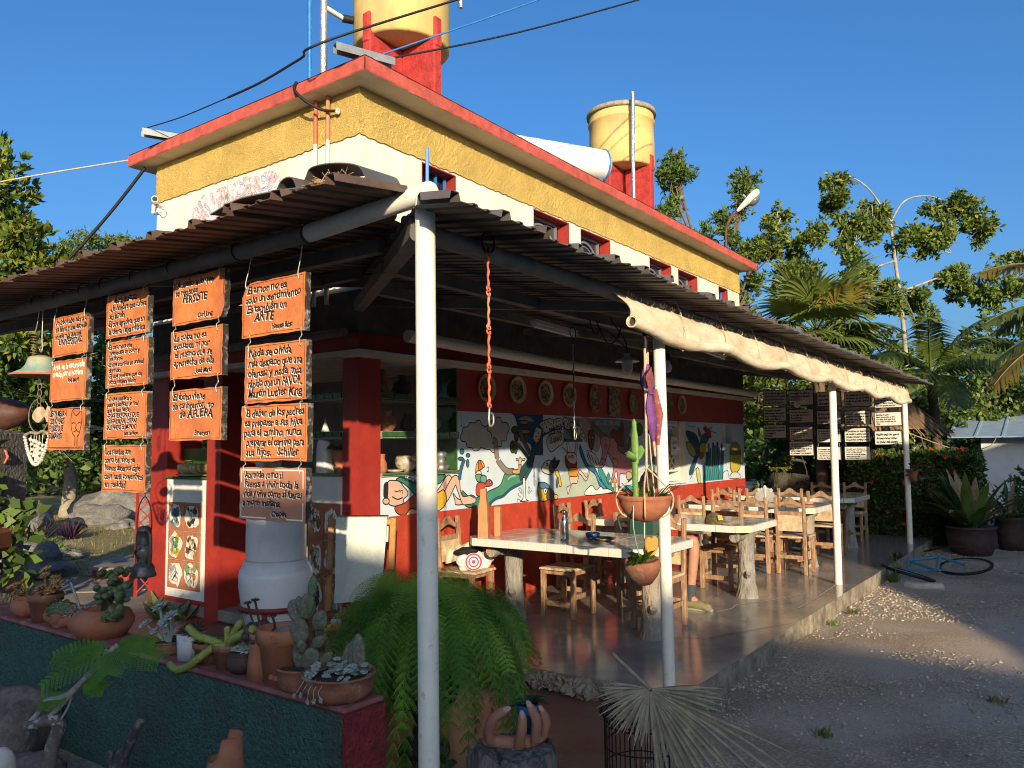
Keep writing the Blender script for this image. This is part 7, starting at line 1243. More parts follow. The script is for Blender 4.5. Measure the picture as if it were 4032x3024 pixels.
# ------------------------------------------------------------------ ceramic bell chime
BC = thing('bell_chime', 'turquoise ceramic bell chime with fish, driftwood and bead string', 'wind chime', (-2.2, .94, 1.5)); y0_ = .93
b = MB(); b.tube(smooth_path([(-2.2, .92, 2.66), (-2.2, .925, 2.45), (-2.2, .915, 2.33), (-2.2, .94, 2.32), (-2.2, .955, 2.34), (-2.2, .935, 2.36)], 5), .004, 5); b.tube(smooth_path([(-2.2, .98, 2.66), (-2.2, 1.0, 2.55), (-2.2, 1.04, 2.46)], 4), .004, 5); b.build('cord', m_wire, BC)
b = MB(); b.tube([(-2.2 + .022 * cos(a), 1.045 + .028 * sin(a), 2.47 - a * .0032) for a in np.linspace(0, 50, 120)], .003, 4, cap=False); b.build('wire_coil', m_rust, BC)
b = MB(); b.lathe([(.03, .14), (.075, .135), (.085, .12), (.095, .08), (.12, .045), (.17, .02), (.195, .004), (.19, -.004), (.16, .006), (.11, .03)], 32, (-2.2, y0_, 2.145)); b.build('bell', M('turquoise_crackle', (.20, .32, .29), .4, .3, 9, .1, 30, col2=(.40, .34, .20), fac=.42, cscale=7), BC)
b = MB(); b.lathe([(.197, .0), (.199, .008), (.19, .014)], 32, (-2.2, y0_, 2.143)); b.lathe([(.03, .14), (.077, .137), (.02, .15)], 24, (-2.2, y0_, 2.145)); b.build('bell_rim', m_terra, BC)
b = MB()
for k in range(5): b.tube([(-2.2 + .0 * k, y0_ + .03 * cos(a), 2.07 - .05 * k + .026 * sin(a)) for a in np.linspace(0, 6.28, 13)[:-1]], .004, 4, closed=True)
b.tube([(-2.2, y0_ + .16 * cos(a), 1.86 + .12 * sin(a)) for a in np.linspace(2.2, 7.6, 22)], .005, 5); b.build('wire_rings', m_rust, BC)
b = MB(); b.prism(smooth_path([(-.12, 0), (-.06, .05), (.02, .06), (.07, .02), (.12, .06), (.115, -.05), (.07, -.01), (0, -.05), (-.07, -.04)], 4, True).tolist(), (-2.2, y0_ - .04, 1.86), (0, -1, 0), (0, 0, 1), (-1, 0, 0), .012); b.build('clay_fish', m_hide, BC)
b = MB(); b.tube(smooth_path([(-2.2, 1.16, 1.715), (-2.2, 1.05, 1.74), (-2.2, .95, 1.73), (-2.2, .85, 1.745), (-2.2, .745, 1.715)], 4), [.008 + .006 * sin(k) ** 2 for k in range(17)], 7); b.build('driftwood', m_drypalm, BC)
b = MB()
for u in np.linspace(0, 1, 34): b.ico((-2.2, 1.14 - .38 * u, 1.71 - .20 * (1 - (2 * u - 1) ** 2) - .0), .0135, 1)
b.build('bead_string', m_bone, BC)
b = MB()
for k, yy in enumerate((1.04, .99, .95, .91, .86)):
 b.tube([(-2.2, yy, 1.72), (-2.2, yy, 1.60 - .03 * (k % 3))], .0025, 4)
 for j in range(4): b.ico((-2.2 + .01 * sin(j), yy + .008 * cos(k + j), 1.69 - .035 * j - .01 * k), .013, 1, .3, k * 5 + j)
for yy in (.96, .93): b.tube([(-2.2, yy, 1.63), (-2.2, yy, 1.53)], .008, 6)
b.build('shell_drops', m_bone, BC)
# ------------------------------------------------------------------ green planter wall
PW = thing('planter_wall', 'low dark green stucco planter wall with a red end', 'wall', (-2.36, .3, GZ)); PX0, PX1, PT = -2.46, -2.25, .52
ys_ = np.linspace(-2.55, 1.25, 90); zs_ = np.linspace(GZ - .1, PT - .03, 16); Y, Z = np.meshgrid(ys_, zs_, indexing='ij'); D = PX0 + rng.uniform(-.006, .006, Y.shape); V = np.stack([D, Y, Z], -1).reshape(-1, 3)
i = np.arange(len(ys_) * 16).reshape(-1, 16); F = np.stack([i[:-1, :-1], i[:-1, 1:], i[1:, 1:], i[1:, :-1]], -1).reshape(-1, 4)
b = MB(); b.add(V, F, sm=True); b.box((PX0 + .004, -2.548, GZ - .1), (PX1, 1.25, PT - .03)); b.build('stucco_face', m_plgreen, PW)
b = MB(); b.box((PX0 - .002, -2.57, GZ - .1), (PX1 + .02, -2.549, PT - .028), jit=.002); b.build('red_end', m_plred, PW)
b = MB(); b.box((PX0 - .006, -2.573, PT - .028), (PX1 + .02, 1.25, PT), bev=.012); b.build('coping', M('pinkish_red_coping', (.24, .08, .07), .8, .25, 12, .4, 40, col2=(.35, .24, .2), fac=.25), PW)
# ------------------------------------------------------------------ succulents and cacti in pots
def rosette(mb, c, r, n=5, layers=3, up=(0, 0, 1), th=.35, seed=0, pt=.55):
 g = np.random.default_rng(seed); A_ = frame(norm(up)); c = np.asarray(c, float)
 for l in range(layers):
  rl = r * (1 - .26 * l); el = .15 + .38 * l
  for k in range(n):
   a = k * 2 * pi / n + l * .6 + g.uniform(-.15, .15); L_ = rl * g.uniform(.85, 1.1); d = np.array((cos(a) * cos(el), sin(a) * cos(el), sin(el))); s = np.array((-sin(a), cos(a), 0)); nn = np.cross(s, d) * -1; w = L_ * th
   pts = [d * L_ * .05, d * L_ * .5 + s * w, d * L_ * .5 - s * w, d * L_, d * L_ * .55 + nn * w * .35, d * L_ * .5 - nn * w * .5]
   vs = [A_ @ p + c for p in pts]
   mb.add(vs, [(0, 4, 1), (0, 2, 4), (1, 4, 3), (4, 2, 3), (0, 1, 5), (0, 5, 2), (1, 3, 5), (5, 3, 2)], sm=True)
def pad(mb, base, d, L_, w, th, m=0):
 d = norm(d); s = norm(np.cross(d, (-.8, -.6, 0.1))); n = np.cross(s, d); base = np.asarray(base, float)
 R = np.stack([s, n, d], 1); mb.ico(base + d * L_ * .5, (w * .5, th * .5, L_ * .52), 2, .06, int(abs(base[1]) * 1000) % 99, m=m, R=R)
GP = 'potted succulents along the planter wall'
PX = -2.365
def potted(name, label, y, r, h, prof, mat, fn, pmat, x=PX, soil=True, extra=()):
 t = thing(name, label, 'potted plant', (x, y, PT), GP); b = MB(); b.lathe([(a * r, q * h) for a, q in prof], 26, (x, y, PT), wob=.008, cap=True); b.build('pot_body', mat, t)
 if soil: b = MB(); b.lathe([(.001, h * .86), (r * .86, h * .85)], 16, (x, y, PT), cap=False); b.build('soil', m_soil, t)
 if fn: b = MB(); fn(b, np.array((x, y, PT + h * .85))); b.build('plant', pmat, t)
 for nm, f2, m2 in extra: b = MB(); f2(b, np.array((x, y, PT + h * .85))); b.build(nm, m2, t)
 return t
TAP = [(.001, 0), (.68, 0), (.9, .72), (1.0, .74), (1.02, .97), (.95, 1.0), (.9, .97), (.86, .8)]
JAR = [(.001, 0), (.6, 0), (.95, .3), (1.0, .55), (.8, .85), (.72, .95), (.78, 1.0), (.7, .98)]
CYL = [(.001, 0), (.9, 0), (.95, .5), (1.0, .97), (.94, 1.0), (.88, .96)]
BWL = [(.001, 0), (.75, 0), (.92, .25), (.98, .6), (.97, .9), (1.04, .93), (1.03, 1.0), (.95, 1.0), (.9, .85)]
def plant_orange(b, c):
 for k, (dy, dz, r) in enumerate(((.0, .03, .07), (.07, .04, .065), (-.07, .05, .07), (-.02, .14, .05), (-.13, .13, .05), (.04, .17, .05), (-.20, .11, .055), (.10, .02, .05), (-.05, .06, .06), (.02, .06, .06))):
  p = c + (-.02 + .015 * (k % 3), dy, dz); b.tube([c + (0, dy * .3, -.01), (c + p) / 2 + (0, 0, .01), p], [.009, .008, .006], 6); rosette(b, p, r, 7, 3, (-.5, dy * 3, 1), .3, k)
def plant_orange2(b, c):
 for k, (dy, dz, r) in enumerate(((.02, .03, .06), (.12, .02, .06), (.05, .09, .055), (.17, .06, .055), (.0, .11, .04))): p = c + (-.03, dy, dz); b.tube([c, p], .006, 5); rosette(b, p, r, 8, 3, (-.6, .3, 1), .28, 20 + k)
potted('round_pot', 'round clay jar with orange rosettes, far left of the planter wall', .60, .10, .14, JAR, m_terra, plant_orange2, m_succo)
potted('tall_pot', 'tall mossy clay pot overflowing with orange rosettes on stalks', .35, .105, .175, TAP, m_terrad, plant_orange, m_succo)
potted('clay_cup', 'small clay cup with a green sprout beside the mossy pot', .235, .06, .10, JAR, m_terra, lambda b, c: rosette(b, c + (0, 0, .04), .06, 5, 2, (-.4, -.3, 1), .3, 3), m_jade)
potted('moss_pot', 'squat clay pot topped with a grey moss cushion', .115, .078, .085, CYL, m_terrad, lambda b, c: b.ico(c + (0, 0, .02), (.075, .085, .05), 3, .3, 8, nf=5), m_cact)
t = thing('clay_boot', 'laced terracotta boot sculpture leaning between small pots', 'sculpture', (PX, -.02, PT)); b = MB(); b.tube(smooth_path([(PX - .02, .06, PT + .03), (PX - .02, .01, PT + .04), (PX, -.03, PT + .06), (PX, -.055, PT + .10), (PX, -.06, PT + .135)], 4), [.026, .036, .038, .037, .038, .04, .042, .044, .045, .044, .043, .043, .042, .042, .043, .043, .044], 12); b.build('boot_body', m_terra, t)
b = MB()
for k in range(5): b.tube([(PX - .05, -.005 - .011 * k, PT + .07 + .015 * k), (PX - .058, .015 - .013 * k, PT + .075 + .015 * k), (PX - .045, .03 - .013 * k, PT + .066 + .015 * k)], .0035, 4)
b.build('laces', m_terrad, t)
def plant_star(b, c):
 for k in range(9): rosette(b, c + (rng.uniform(-.05, .03), rng.uniform(-.08, .08), rng.uniform(.01, .05)), .05, 6, 2, (-.4, rng.uniform(-.4, .4), 1), .14, 30 + k)
 b.tube(smooth_path([c, c + (-.03, .03, .12), c + (-.03, .10, .20)], 4), .008, 6); rosette(b, c + (-.03, .10, .21), .05, 6, 2, (-.3, .3, 1), .2, 41)
potted('star_succulent_pot', 'clay pot of grey star shaped succulents', -.14, .085, .095, CYL, m_terra, plant_star, m_succ)
def plant_jade(b, c):
 for k in range(5): b.tube(smooth_path([c + (0, .02 * k - .08, -.03), c + (-.01, .01 * k - .09, .08), c + (-.01 + .01 * k, .02 * k - .13, .17 + .02 * (k % 2))], 4), [.02] * 4 + [.018] * 4 + [.014], 7)
def plant_jade_leaf(b, c):
 for k in range(46):
  a = rng.uniform(0, 6.28); r = rng.uniform(.02, .12); p = c + (-.02 + r * cos(a) * .7, -.15 + r * sin(a), .15 + rng.uniform(-.07, .11)); b.ico(p, (.022, .016, .026), 1, .1, k, R=frame(norm(rng.normal(size=3))))
 for k in range(18): b.ico(c + (-.03 + rng.uniform(-.04, .04), -.20 + rng.uniform(-.07, .06), rng.uniform(-.02, .06)), (.026, .012, .03), 1, .1, k, R=frame(norm(rng.normal(size=3))))
potted('broken_jar', 'tipped broken clay jar with jade plant and dark stems', -.38, .175, .16, [(.001, 0), (.75, 0), (.98, .4), (1.0, .6), (.85, .9), (.6, .95), (.55, 1.0), (.5, .9)], m_terra, plant_jade, m_darkclay, extra=[('foliage', plant_jade_leaf, m_jade)])
def plant_ghost(b, c):
 for k, (dy, dz) in enumerate(((.16, .06), (.06, .16), (-.02, .05), (-.08, .13), (.09, .03), (.03, .09), (-.04, .09))): p = c + (-.04 + .02 * (k % 3), dy, dz + .02); b.tube([c + (0, 0, -.05), c + (-.01, dy * .6, dz * .4), p], [.009, .008, .007], 6); rosette(b, p, .055, 6, 3, (-.5, dy, .9), .30, 60 + k)
potted('ghost_plant_tub', 'low tub of pale ghost plant rosettes rising on stalks', -1.08, .10, .07, BWL, m_terrad, plant_ghost, m_succ)
potted('white_can', 'chipped white enamel can with dark spiky rosettes', -1.285, .068, .13, CYL, M('chipped_enamel', (.52, .52, .50), .5, .1, 10, col2=(.30, .24, .18), fac=.28, cscale=16, sharp=.1), lambda b, c: [rosette(b, c + (0, .04 * k - .04, .03), .075, 9, 3, (-.3, .3 * k - .3, 1), .16, 80 + k) for k in range(3)], m_darkclay)
potted('brown_pot', 'brown clay pot with dark succulents behind the cactus arms', -1.45, .078, .11, TAP, m_terrad, lambda b, c: [rosette(b, c + (0, .05 * k - .05, .02), .07, 8, 3, (-.2, .3 * k - .3, 1), .2, 85 + k) for k in range(3)], m_jade)
def plant_arms(b, c):
 for P, r in (([c + (0, .02, 0), c + (-.04, .08, .03), c + (-.06, .16, .045), c + (-.05, .27, .075)], .02), ([c + (0, -.02, 0), c + (-.03, -.08, .05), c + (-.03, -.17, .09), c + (-.02, -.25, .125)], .022), ([c + (0, 0, 0), c + (-.05, .04, .0), c + (-.09, .10, -.05), c + (-.10, .18, -.10), c + (-.10, .27, -.13), c + (-.09, .36, -.115)], .02), ([c, c + (0, -.05, .07), c + (.01, -.10, .14)], .018), ([c, c + (0, .0, .06), c + (0, .005, .10)], .016)):
  S = smooth_path(P, 5); b.tube(S, [r * (1 + .1 * (-1) ** i) for i in range(len(S) - 1)] + [r * .5], 9)
potted('cactus_arm_pot', 'ribbed clay pot with long yellow green finger cactus arms', -1.605, .072, .12, TAP, m_terrad, plant_arms, m_cacty)
potted('dark_pot', 'small dark clay pot with a pair of pale rosettes', -1.735, .08, .10, JAR, m_darkclay, lambda b, c: [rosette(b, c + (-.01, .05 * k - .03, .03), .05, 7, 3, (-.4, .4 * k - .3, 1), .3, 90 + k) for k in range(2)], m_succ)
def plant_dead(b, c):
 for k in range(9): b.ico(c + (rng.uniform(-.04, .04), rng.uniform(-.07, .09), rng.uniform(-.01, .05)), .026, 1, .5, k)
 for dy, dz in ((.09, .16), (.035, .18), (-.10, .12)): p = c + (-.02, dy, dz); b.tube(smooth_path([c + (0, dy * .3, .02), c + (0, dy * .9, dz * .5), p], 4), .006, 5); rosette(b, p, .028, 5, 3, (0, 0, 1), .4, int(abs(dy) * 1000))
potted('tube_pot', 'narrow clay tube pot made of two stacked sections', -1.885, .062, .21, [(.001, 0), (1.15, 0), (1.02, .5), (.98, .52), (.95, .98), (.9, 1.0), (.85, .95)], m_terra, plant_dead, m_darkclay)
t = potted('tall_broken_pot', 'tall clay flowerpot with a broken rim near the crock', -2.03, .112, .255, TAP, m_terra, lambda b, c: b.ico(c + (0, -.02, .01), (.05, .06, .03), 2, .1, 3), m_stone)
b = MB(); b.prism([(-.05, 0), (.05, .01), (.04, .03), (-.04, .05)], (PX - .09, -2.07, PT + .20), (0, -1, 0), (0, 0, 1), (-1, 0, 0), .012); b.build('broken_shard', m_terra, t)
def plant_pear(b, c):
 for base, d, L_, w in ((c + (0, .02, -.01), (0, .1, 1), .13, .085), (c + (0, -.03, -.01), (0, -.3, 1), .13, .09), (c + (-.01, .01, .11), (0, .2, 1), .12, .10), (c + (-.01, .05, .09), (-.1, .9, .5), .10, .06), (c + (0, -.06, .10), (.1, -.8, .6), .10, .06), (c + (.03, .05, 0), (.1, .6, .8), .1, .06), (c + (.03, -.07, 0), (.1, -.7, .8), .12, .06), (c + (-.02, -.01, .07), (-.3, -.2, .8), .08, .06)): pad(b, base, d, L_ * .88, w * .85, .035)
 for base, d, L_, w in ((c + (0, .03, .20), (0, .5, .8), .11, .075), (c + (0, -.01, .22), (.0, -.15, 1), .12, .07), (c + (0, -.08, .18), (0, -.5, .9), .10, .07)): pad(b, base, d, L_, w, .03)
def plant_pear2(b, c):
 for base, d, L_, w in ((c + (.0, .03, .24), (0, .15, 1), .09, .045), (c + (.0, -.03, .24), (0, -.25, 1), .11, .04), (c + (0, -.05, .32), (0, -.1, 1), .11, .05), (c + (0, -.10, .18), (0, -.7, .8), .08, .05)): pad(b, base, d, L_ * .85, w * .85, .026)
potted('prickly_pear_bowl', 'clay bowl with handle knobs holding a tall prickly pear', -2.19, .125, .105, BWL, m_terrad, plant_pear, m_cacto, extra=[('young_pads', plant_pear2, m_cact), ('handle_knobs', lambda b, c: [b.ico((PX - .118, -2.19 + .05 + .03 * k, PT + .06), (.012, .016, .014), 2) for k in (0, 1)], m_terrad)])
def plant_small(b, c):
 for k in range(40): rosette(b, c + (rng.uniform(-.11, .08), rng.uniform(-.13, .12), rng.uniform(.0, .05)), rng.uniform(.02, .034), 6, 3, (rng.uniform(-.6, .2), rng.uniform(-.5, .5), 1), .42, 100 + k)
def plant_trail(b, c):
 for k in range(5): y = c[1] - .05 + .03 * k; P = smooth_path([(c[0] - .12, y, c[2] + .01), (c[0] - .165, y - .01, c[2] - .02), (c[0] - .17, y - .03 + .012 * k, c[2] - .05 - .01 * (k % 3))], 4); b.tube(P, .0022, 4); rosette(b, P[-1], .016, 5, 2, (-1, 0, .2), .4, k)
potted('succulent_bowl', 'wide shallow clay bowl of mixed small succulents at wall end', -2.425, .158, .108, BWL, m_terrad, plant_small, m_succ, extra=[('trailing_stems', plant_trail, m_succ), ('dry_cactus', lambda b, c: [pad(b, c + (.06, .03 - .05 * k, -.02), (.1, .2 * (k - 1), 1), .15 + .02 * k, .06, .03) for k in range(3)], m_cacto)])
# ------------------------------------------------------------------ drooping asparagus fern
FE = thing('asparagus_fern', 'large drooping asparagus fern in a dark urn behind nearest post', 'fern', (-1.33, -1.98, RF)); fc = np.array((-1.28, -1.98, .50))
b = MB(); b.lathe([(.001, 0), (.15, 0), (.14, .04), (.07, .09), (.06, .16), (.09, .20), (.17, .26), (.215, .36), (.225, .45), (.24, .47), (.21, .475), (.2, .44), (.001, .42)], 36, (-1.33, -1.98, RF)); b.build('urn', m_darkclay, FE)
def spray_template():
 V = []; F = []; nb_ = 20
 def tri(a, b, w):
  d = np.array(b) - a; n = norm((-d[1], d[0], 0)) * w; o = len(V); V.extend([np.array(a) - n, np.array(a) + n, np.array(b)]); F.append((o, o + 1, o + 2))
 for i in range(nb_):
  s = .08 + .90 * i / (nb_ - 1); bl = .135 * (1 - .62 * s) * (.45 + .55 * min(1, s * 5))
  for sg in (-1, 1):
   tri((s, 0, 0), (s + .6 * bl, sg * bl, 0), .0016)
   for k in range(7):
    f = (k + .5) / 7; px, py = s + .6 * bl * f, sg * bl * f
    for d in (-1, 1): L_ = .032 * (1 - .4 * f); tri((px, py, 0), (px + L_ * (.55 - .35 * d * sg), py + d * L_ * .8, -.006), .0027)
 for i in range(12): tri((i / 12, 0, 0), ((i + 1.4) / 12, 0, 0), .003)
 return np.array(V), np.array(F)
TV, TF = spray_template()
MI = []
def fern_mass(n, center, R, seed, zlow):
 g = np.random.default_rng(seed); AV = []; AF = []; MI.clear(); o = 0; ss = np.linspace(0, 1, 15)
 for k in range(n):
  a = g.uniform(0, 2 * pi); rad = R * g.uniform(.3, 1.0) ** .8; up = g.uniform(.20, .44) * (1.15 - .45 * rad / R); drop = g.uniform(.25, 1.0) * (rad / R) ** 1.2
  d = np.array((cos(a), sin(a), 0)); r0 = g.uniform(0, .16)
  P = center + d * (r0 + (rad - r0) * (1 - (1 - ss) ** 1.6))[:, None] + np.array((0, 0, 1.)) * (up * np.sin(np.minimum(ss * 2.0, 1) * pi / 2) - drop * ss ** 2.2)[:, None]
  P += np.array((g.uniform(-.05, .05), g.uniform(-.05, .05), 0)) * (ss ** 2)[:, None]; P[:, 2] = np.maximum(P[:, 2], zlow)
  T = np.gradient(P, axis=0); T /= np.linalg.norm(T, axis=1)[:, None] + 1e-9
  S = np.cross(T, np.array((0, 0, 1.))) + 1e-3 * np.array((-d[1], d[0], 0)); S /= np.linalg.norm(S, axis=1)[:, None] + 1e-9; ro = g.uniform(-.7, .7)
  Nn = np.cross(S, T); S2 = S * cos(ro) + Nn * sin(ro)
  u = np.clip(TV[:, 0], 0, 1); ww = g.uniform(.5, .85)
  pos = np.stack([np.interp(u, ss, P[:, j]) for j in range(3)], 1); sd = np.stack([np.interp(u, ss, S2[:, j]) for j in range(3)], 1)
  ex = (TV[:, 0] - u)[:, None] * T[-1] * .6
  Vv = pos + sd * (TV[:, 1] * ww)[:, None] + ex; Vv[:, 2] -= 2.2 * TV[:, 1] ** 2 * ww + .0
  AV.append(Vv); AF.append(TF + o); o += len(TV); MI.append(np.full(len(TF), 1 if up > .36 or g.uniform() < .18 else 2 if rad < .5 * R or g.uniform() < .25 else 0))  # clumpy lighting put into the greens: high sprays lighter, inner ones darker
 return np.concatenate(AV), np.concatenate(AF)
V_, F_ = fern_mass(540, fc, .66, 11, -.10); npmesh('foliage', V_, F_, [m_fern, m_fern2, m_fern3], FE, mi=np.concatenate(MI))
# ------------------------------------------------------------------ tree stump, clay hand, plant in blue pot
SC = np.array((-1.80, -2.96)); t = thing('tree_stump', 'grey splintered tree stump carrying the clay hand', 'stump', (SC[0], SC[1], GZ))
b = MB(); n = 60; ang = np.arange(n) * 2 * pi / n; prof_r = .20 + .012 * np.sin(ang * 9) + rng.uniform(-.007, .007, n) + .014 * np.sin(ang * 3 + 1); V = []
for z, f in ((GZ - .03, 1.25), (GZ + .05, 1.1), (0, 1.0), (.12, .97), (.22, .97), (.245, .93)): V.append(np.stack([SC[0] + prof_r * f * np.cos(ang), SC[1] + prof_r * f * np.sin(ang), z + (rng.uniform(-.02, .02, n) if z > .2 else 0 * ang)], 1))
V = np.concatenate(V); b.add(V, [(i * n + a, i * n + (a + 1) % n, (i + 1) * n + (a + 1) % n, (i + 1) * n + a) for i in range(5) for a in range(n)]); b.add(V[-n:], [tuple(range(n))]); b.build('stump_wood', M('grey_dead_wood', (.17, .15, .13), .9, .55, 26, .9, 60, stretch=(1, 1, .12), col2=(.04, .035, .03), fac=.4, cscale=30, bdist=.02), t)
HD = thing('clay_hand', 'upturned terracotta hand sculpture with five curled fingers on the stump', 'sculpture', (SC[0], SC[1], .25)); Fd = np.array((.807, .586, 0))
def hv(p, d): return np.array(p) + Fd * d
hvts = [hv((-1.80, -2.985, .262), .02), hv((-1.845, -2.925, .265), .03), hv((-1.765, -3.04, .27), .03),
  hv((-1.885, -2.875, .285), .02), hv((-1.889, -2.880, .335), .0), hv((-1.880, -2.900, .390), -.01), hv((-1.858, -2.938, .421), -.015), hv((-1.842, -2.958, .430), -.015),
  hv((-1.803, -2.990, .285), -.02), hv((-1.799, -3.000, .350), -.045), hv((-1.803, -3.006, .395), -.04), hv((-1.807, -3.005, .418), -.03),
  hv((-1.762, -3.046, .292), .0), hv((-1.760, -3.055, .375), -.02), hv((-1.777, -3.040, .425), -.01), hv((-1.790, -3.028, .448), .005),
  hv((-1.742, -3.078, .295), .03), hv((-1.736, -3.090, .355), .015), hv((-1.748, -3.082, .400), .025), hv((-1.757, -3.072, .418), .035),
  hv((-1.735, -3.07, .285), .075), hv((-1.72, -3.09, .335), .07), hv((-1.73, -3.083, .37), .075), hv((-1.738, -3.073, .388), .08),
  hv((-1.905, -2.845, .268), .05)]
hed = [(0, 1), (0, 2), (1, 3), (3, 4), (4, 5), (5, 6), (6, 7), (0, 8), (8, 9), (9, 10), (10, 11), (2, 12), (12, 13), (13, 14), (14, 15), (2, 16), (16, 17), (17, 18), (18, 19), (2, 20), (20, 21), (21, 22), (22, 23), (1, 24)]
hr = [.040, .036, .036, .032, .027, .026, .024, .017, .028, .024, .0225, .016, .028, .0255, .0235, .016, .026, .023, .021, .014, .024, .020, .018, .012, .03]
skin_part('hand_body', m_handclay, HD, hvts, hed, hr, 3)
b = MB()
for tip, prv, w in ((7, 6, .016), (11, 10, .015), (15, 14, .0155), (19, 18, .013)):
 p = (hvts[tip] * .75 + hvts[prv] * .25); d = norm(hvts[tip] - hvts[prv]); nn = norm(-Fd + np.array((0, 0, .55)) - d * (d @ (-Fd + np.array((0, 0, .55))))); s = np.cross(d, nn)
 b.ico(p + nn * .0155, (w * .82, w * 1.25, .005), 2, R=np.stack([s, d, nn], 1))
b.build('fingernail', m_nail, HD)
t = thing('blue_pot_plant', 'dark leafed bromeliad in a blue pot held by the clay hand', 'potted plant', (-1.71, -2.97, .26)); b = MB(); b.lathe([(.001, 0), (.036, 0), (.045, .13), (.048, .155), (.043, .155), (.001, .13)], 20, (-1.715, -2.975, .262)); b.build('pot_body', M('blue_black_pot', (.02, .025, .03), .5, .2, 9, col2=(.02, .16, .40), fac=.5, cscale=9), t)
b = MB(); b.lathe([(.0485, .118), (.0492, .156)], 20, (-1.715, -2.975, .262), cap=False); b.build('pot_rim', M('blue_band', (.02, .17, .42), .5), t)
b = MB(); pc = np.array((-1.715, -2.975, .405))
for k, (a, L_, el) in enumerate(((2.4, .12, .35), (2.0, .07, .9), (-.9, .10, .9), (-.6, .12, .45), (-1.1, .11, .6), (.5, .09, .8), (3.4, .08, .8), (-.75, .06, 1.2))):
 d = np.array((cos(a) * cos(el), sin(a) * cos(el), sin(el))); s = norm(np.cross(d, (0, 0, 1))); P = [pc];
 for i in range(6): P.append(P[-1] + d * L_ / 6); d = norm(d + (0, 0, -.20))
 wv = [.010, .018, .021, .020, .017, .011, .001]; A_ = [p + s * w + (0, 0, w * .5) for p, w in zip(P, wv)]; C_ = P; B_ = [p - s * w + (0, 0, w * .5) for p, w in zip(P, wv)]
 b.add(A_ + C_ + B_, [(i, i + 1, i + 8, i + 7) for i in range(6)] + [(i + 7, i + 8, i + 15, i + 14) for i in range(6)], sm=True)
b.build('leaves', M('dark_bromeliad', (.02, .055, .03), .45, .3, 30, col2=(.10, .12, .09), fac=.25, cscale=60), t)
t = thing('broad_leaf_seedling', 'low broad leaved seedling growing between stump and nearest post', 'plant', (-1.98, -2.72, GZ)); b = MB()
for k, (dx, dy, z, a) in enumerate(((0, 0, .30, .5), (.05, -.02, .22, -1), (-.02, .06, .20, 2), (.03, -.06, .12, -.4), (0, .02, .36, 1.3), (-.03, -.03, .16, 3), (.09, -.06, .26, -.7))):
 p = np.array((-1.98 + dx, -2.72 + dy, GZ + z)); d = norm((cos(a), sin(a), .25)); s = norm(np.cross(d, (0, 0, 1))); L_ = .11
 b.add([p, p + d * L_ * .4 + s * .034 + (0, 0, .01), p + d * L_ * .4, p + d * L_ * .4 - s * .034 + (0, 0, .01), p + d * L_ - (0, 0, .012)], [(0, 2, 1), (0, 3, 2), (1, 2, 4), (2, 3, 4)], sm=False)
b.build('leaves', m_leafd, t); b = MB(); b.tube([(-1.98, -2.72, GZ - .01), (-1.985, -2.715, .05), (-1.98, -2.71, .22)], .006, 5); b.build('stem', m_leafd, t)
# ------------------------------------------------------------------ bird cage and dry palm leaf
CG = thing('bird_cage', 'round black wire bird cage at bottom of the yard edge', 'bird cage', (-1.44, -3.42, GZ)); gc = np.array((-1.44, -3.42)); gr = .175
b = MB()
for k in range(44):
 a = k * 2 * pi / 44; c, s = cos(a), sin(a); b.tube([(gc[0] + gr * c, gc[1] + gr * s, GZ + .01), (gc[0] + gr * c, gc[1] + gr * s, .36), (gc[0] + gr * 1.10 * c, gc[1] + gr * 1.10 * s, .395), (gc[0] + gr * .95 * c, gc[1] + gr * .95 * s, .43), (gc[0] + gr * .5 * c, gc[1] + gr * .5 * s, .462), (gc[0] + .02 * c, gc[1] + .02 * s, .475)], .0024, 4, cap=False)
b.build('wire_bars', m_iron, CG)
b = MB()
for z, r, w in ((GZ + .03, gr * 1.01, .008), (.02, gr, .003), (.15, gr, .003), (.25, gr, .003), (.35, gr, .004), (.398, gr * 1.11, .005), (.44, gr * .85, .003), (.462, gr * .5, .003)): b.tube([(gc[0] + r * cos(a), gc[1] + r * sin(a), z + .004 * sin(a * 2)) for a in np.linspace(0, 2 * pi, 41)[:-1]], w, 5, closed=True)
b.build('wire_hoops', m_iron, CG)
b = MB(); b.lathe([(.001, 0), (gr * 1.03, 0), (gr * 1.04, .045), (gr * 1.0, .05), (.001, .012)], 36, (gc[0], gc[1], GZ)); b.build('base_tray', M('dark_blue_plastic', (.012, .014, .04), .5), CG)
PLF = thing('dry_palm_leaf', 'dried grey fan palm leaf lying over the bird cage', 'palm leaf', (-1.60, -3.54, .55)); hub = np.array((-1.61, -3.545, .553)); Rr = np.array((.588, -.809, 0)); Dn = np.array((0, 0, -1.)); Cm = np.array((-.807, -.586, 0))
b = MB(); b.tube([hub - Cm * .0, hub + (-.05, .06, .075), hub + (-.105, .125, .158)], [.009, .008, .007], 7); b.build('stem', m_drypalm, PLF)
b = MB(); nseg = 64
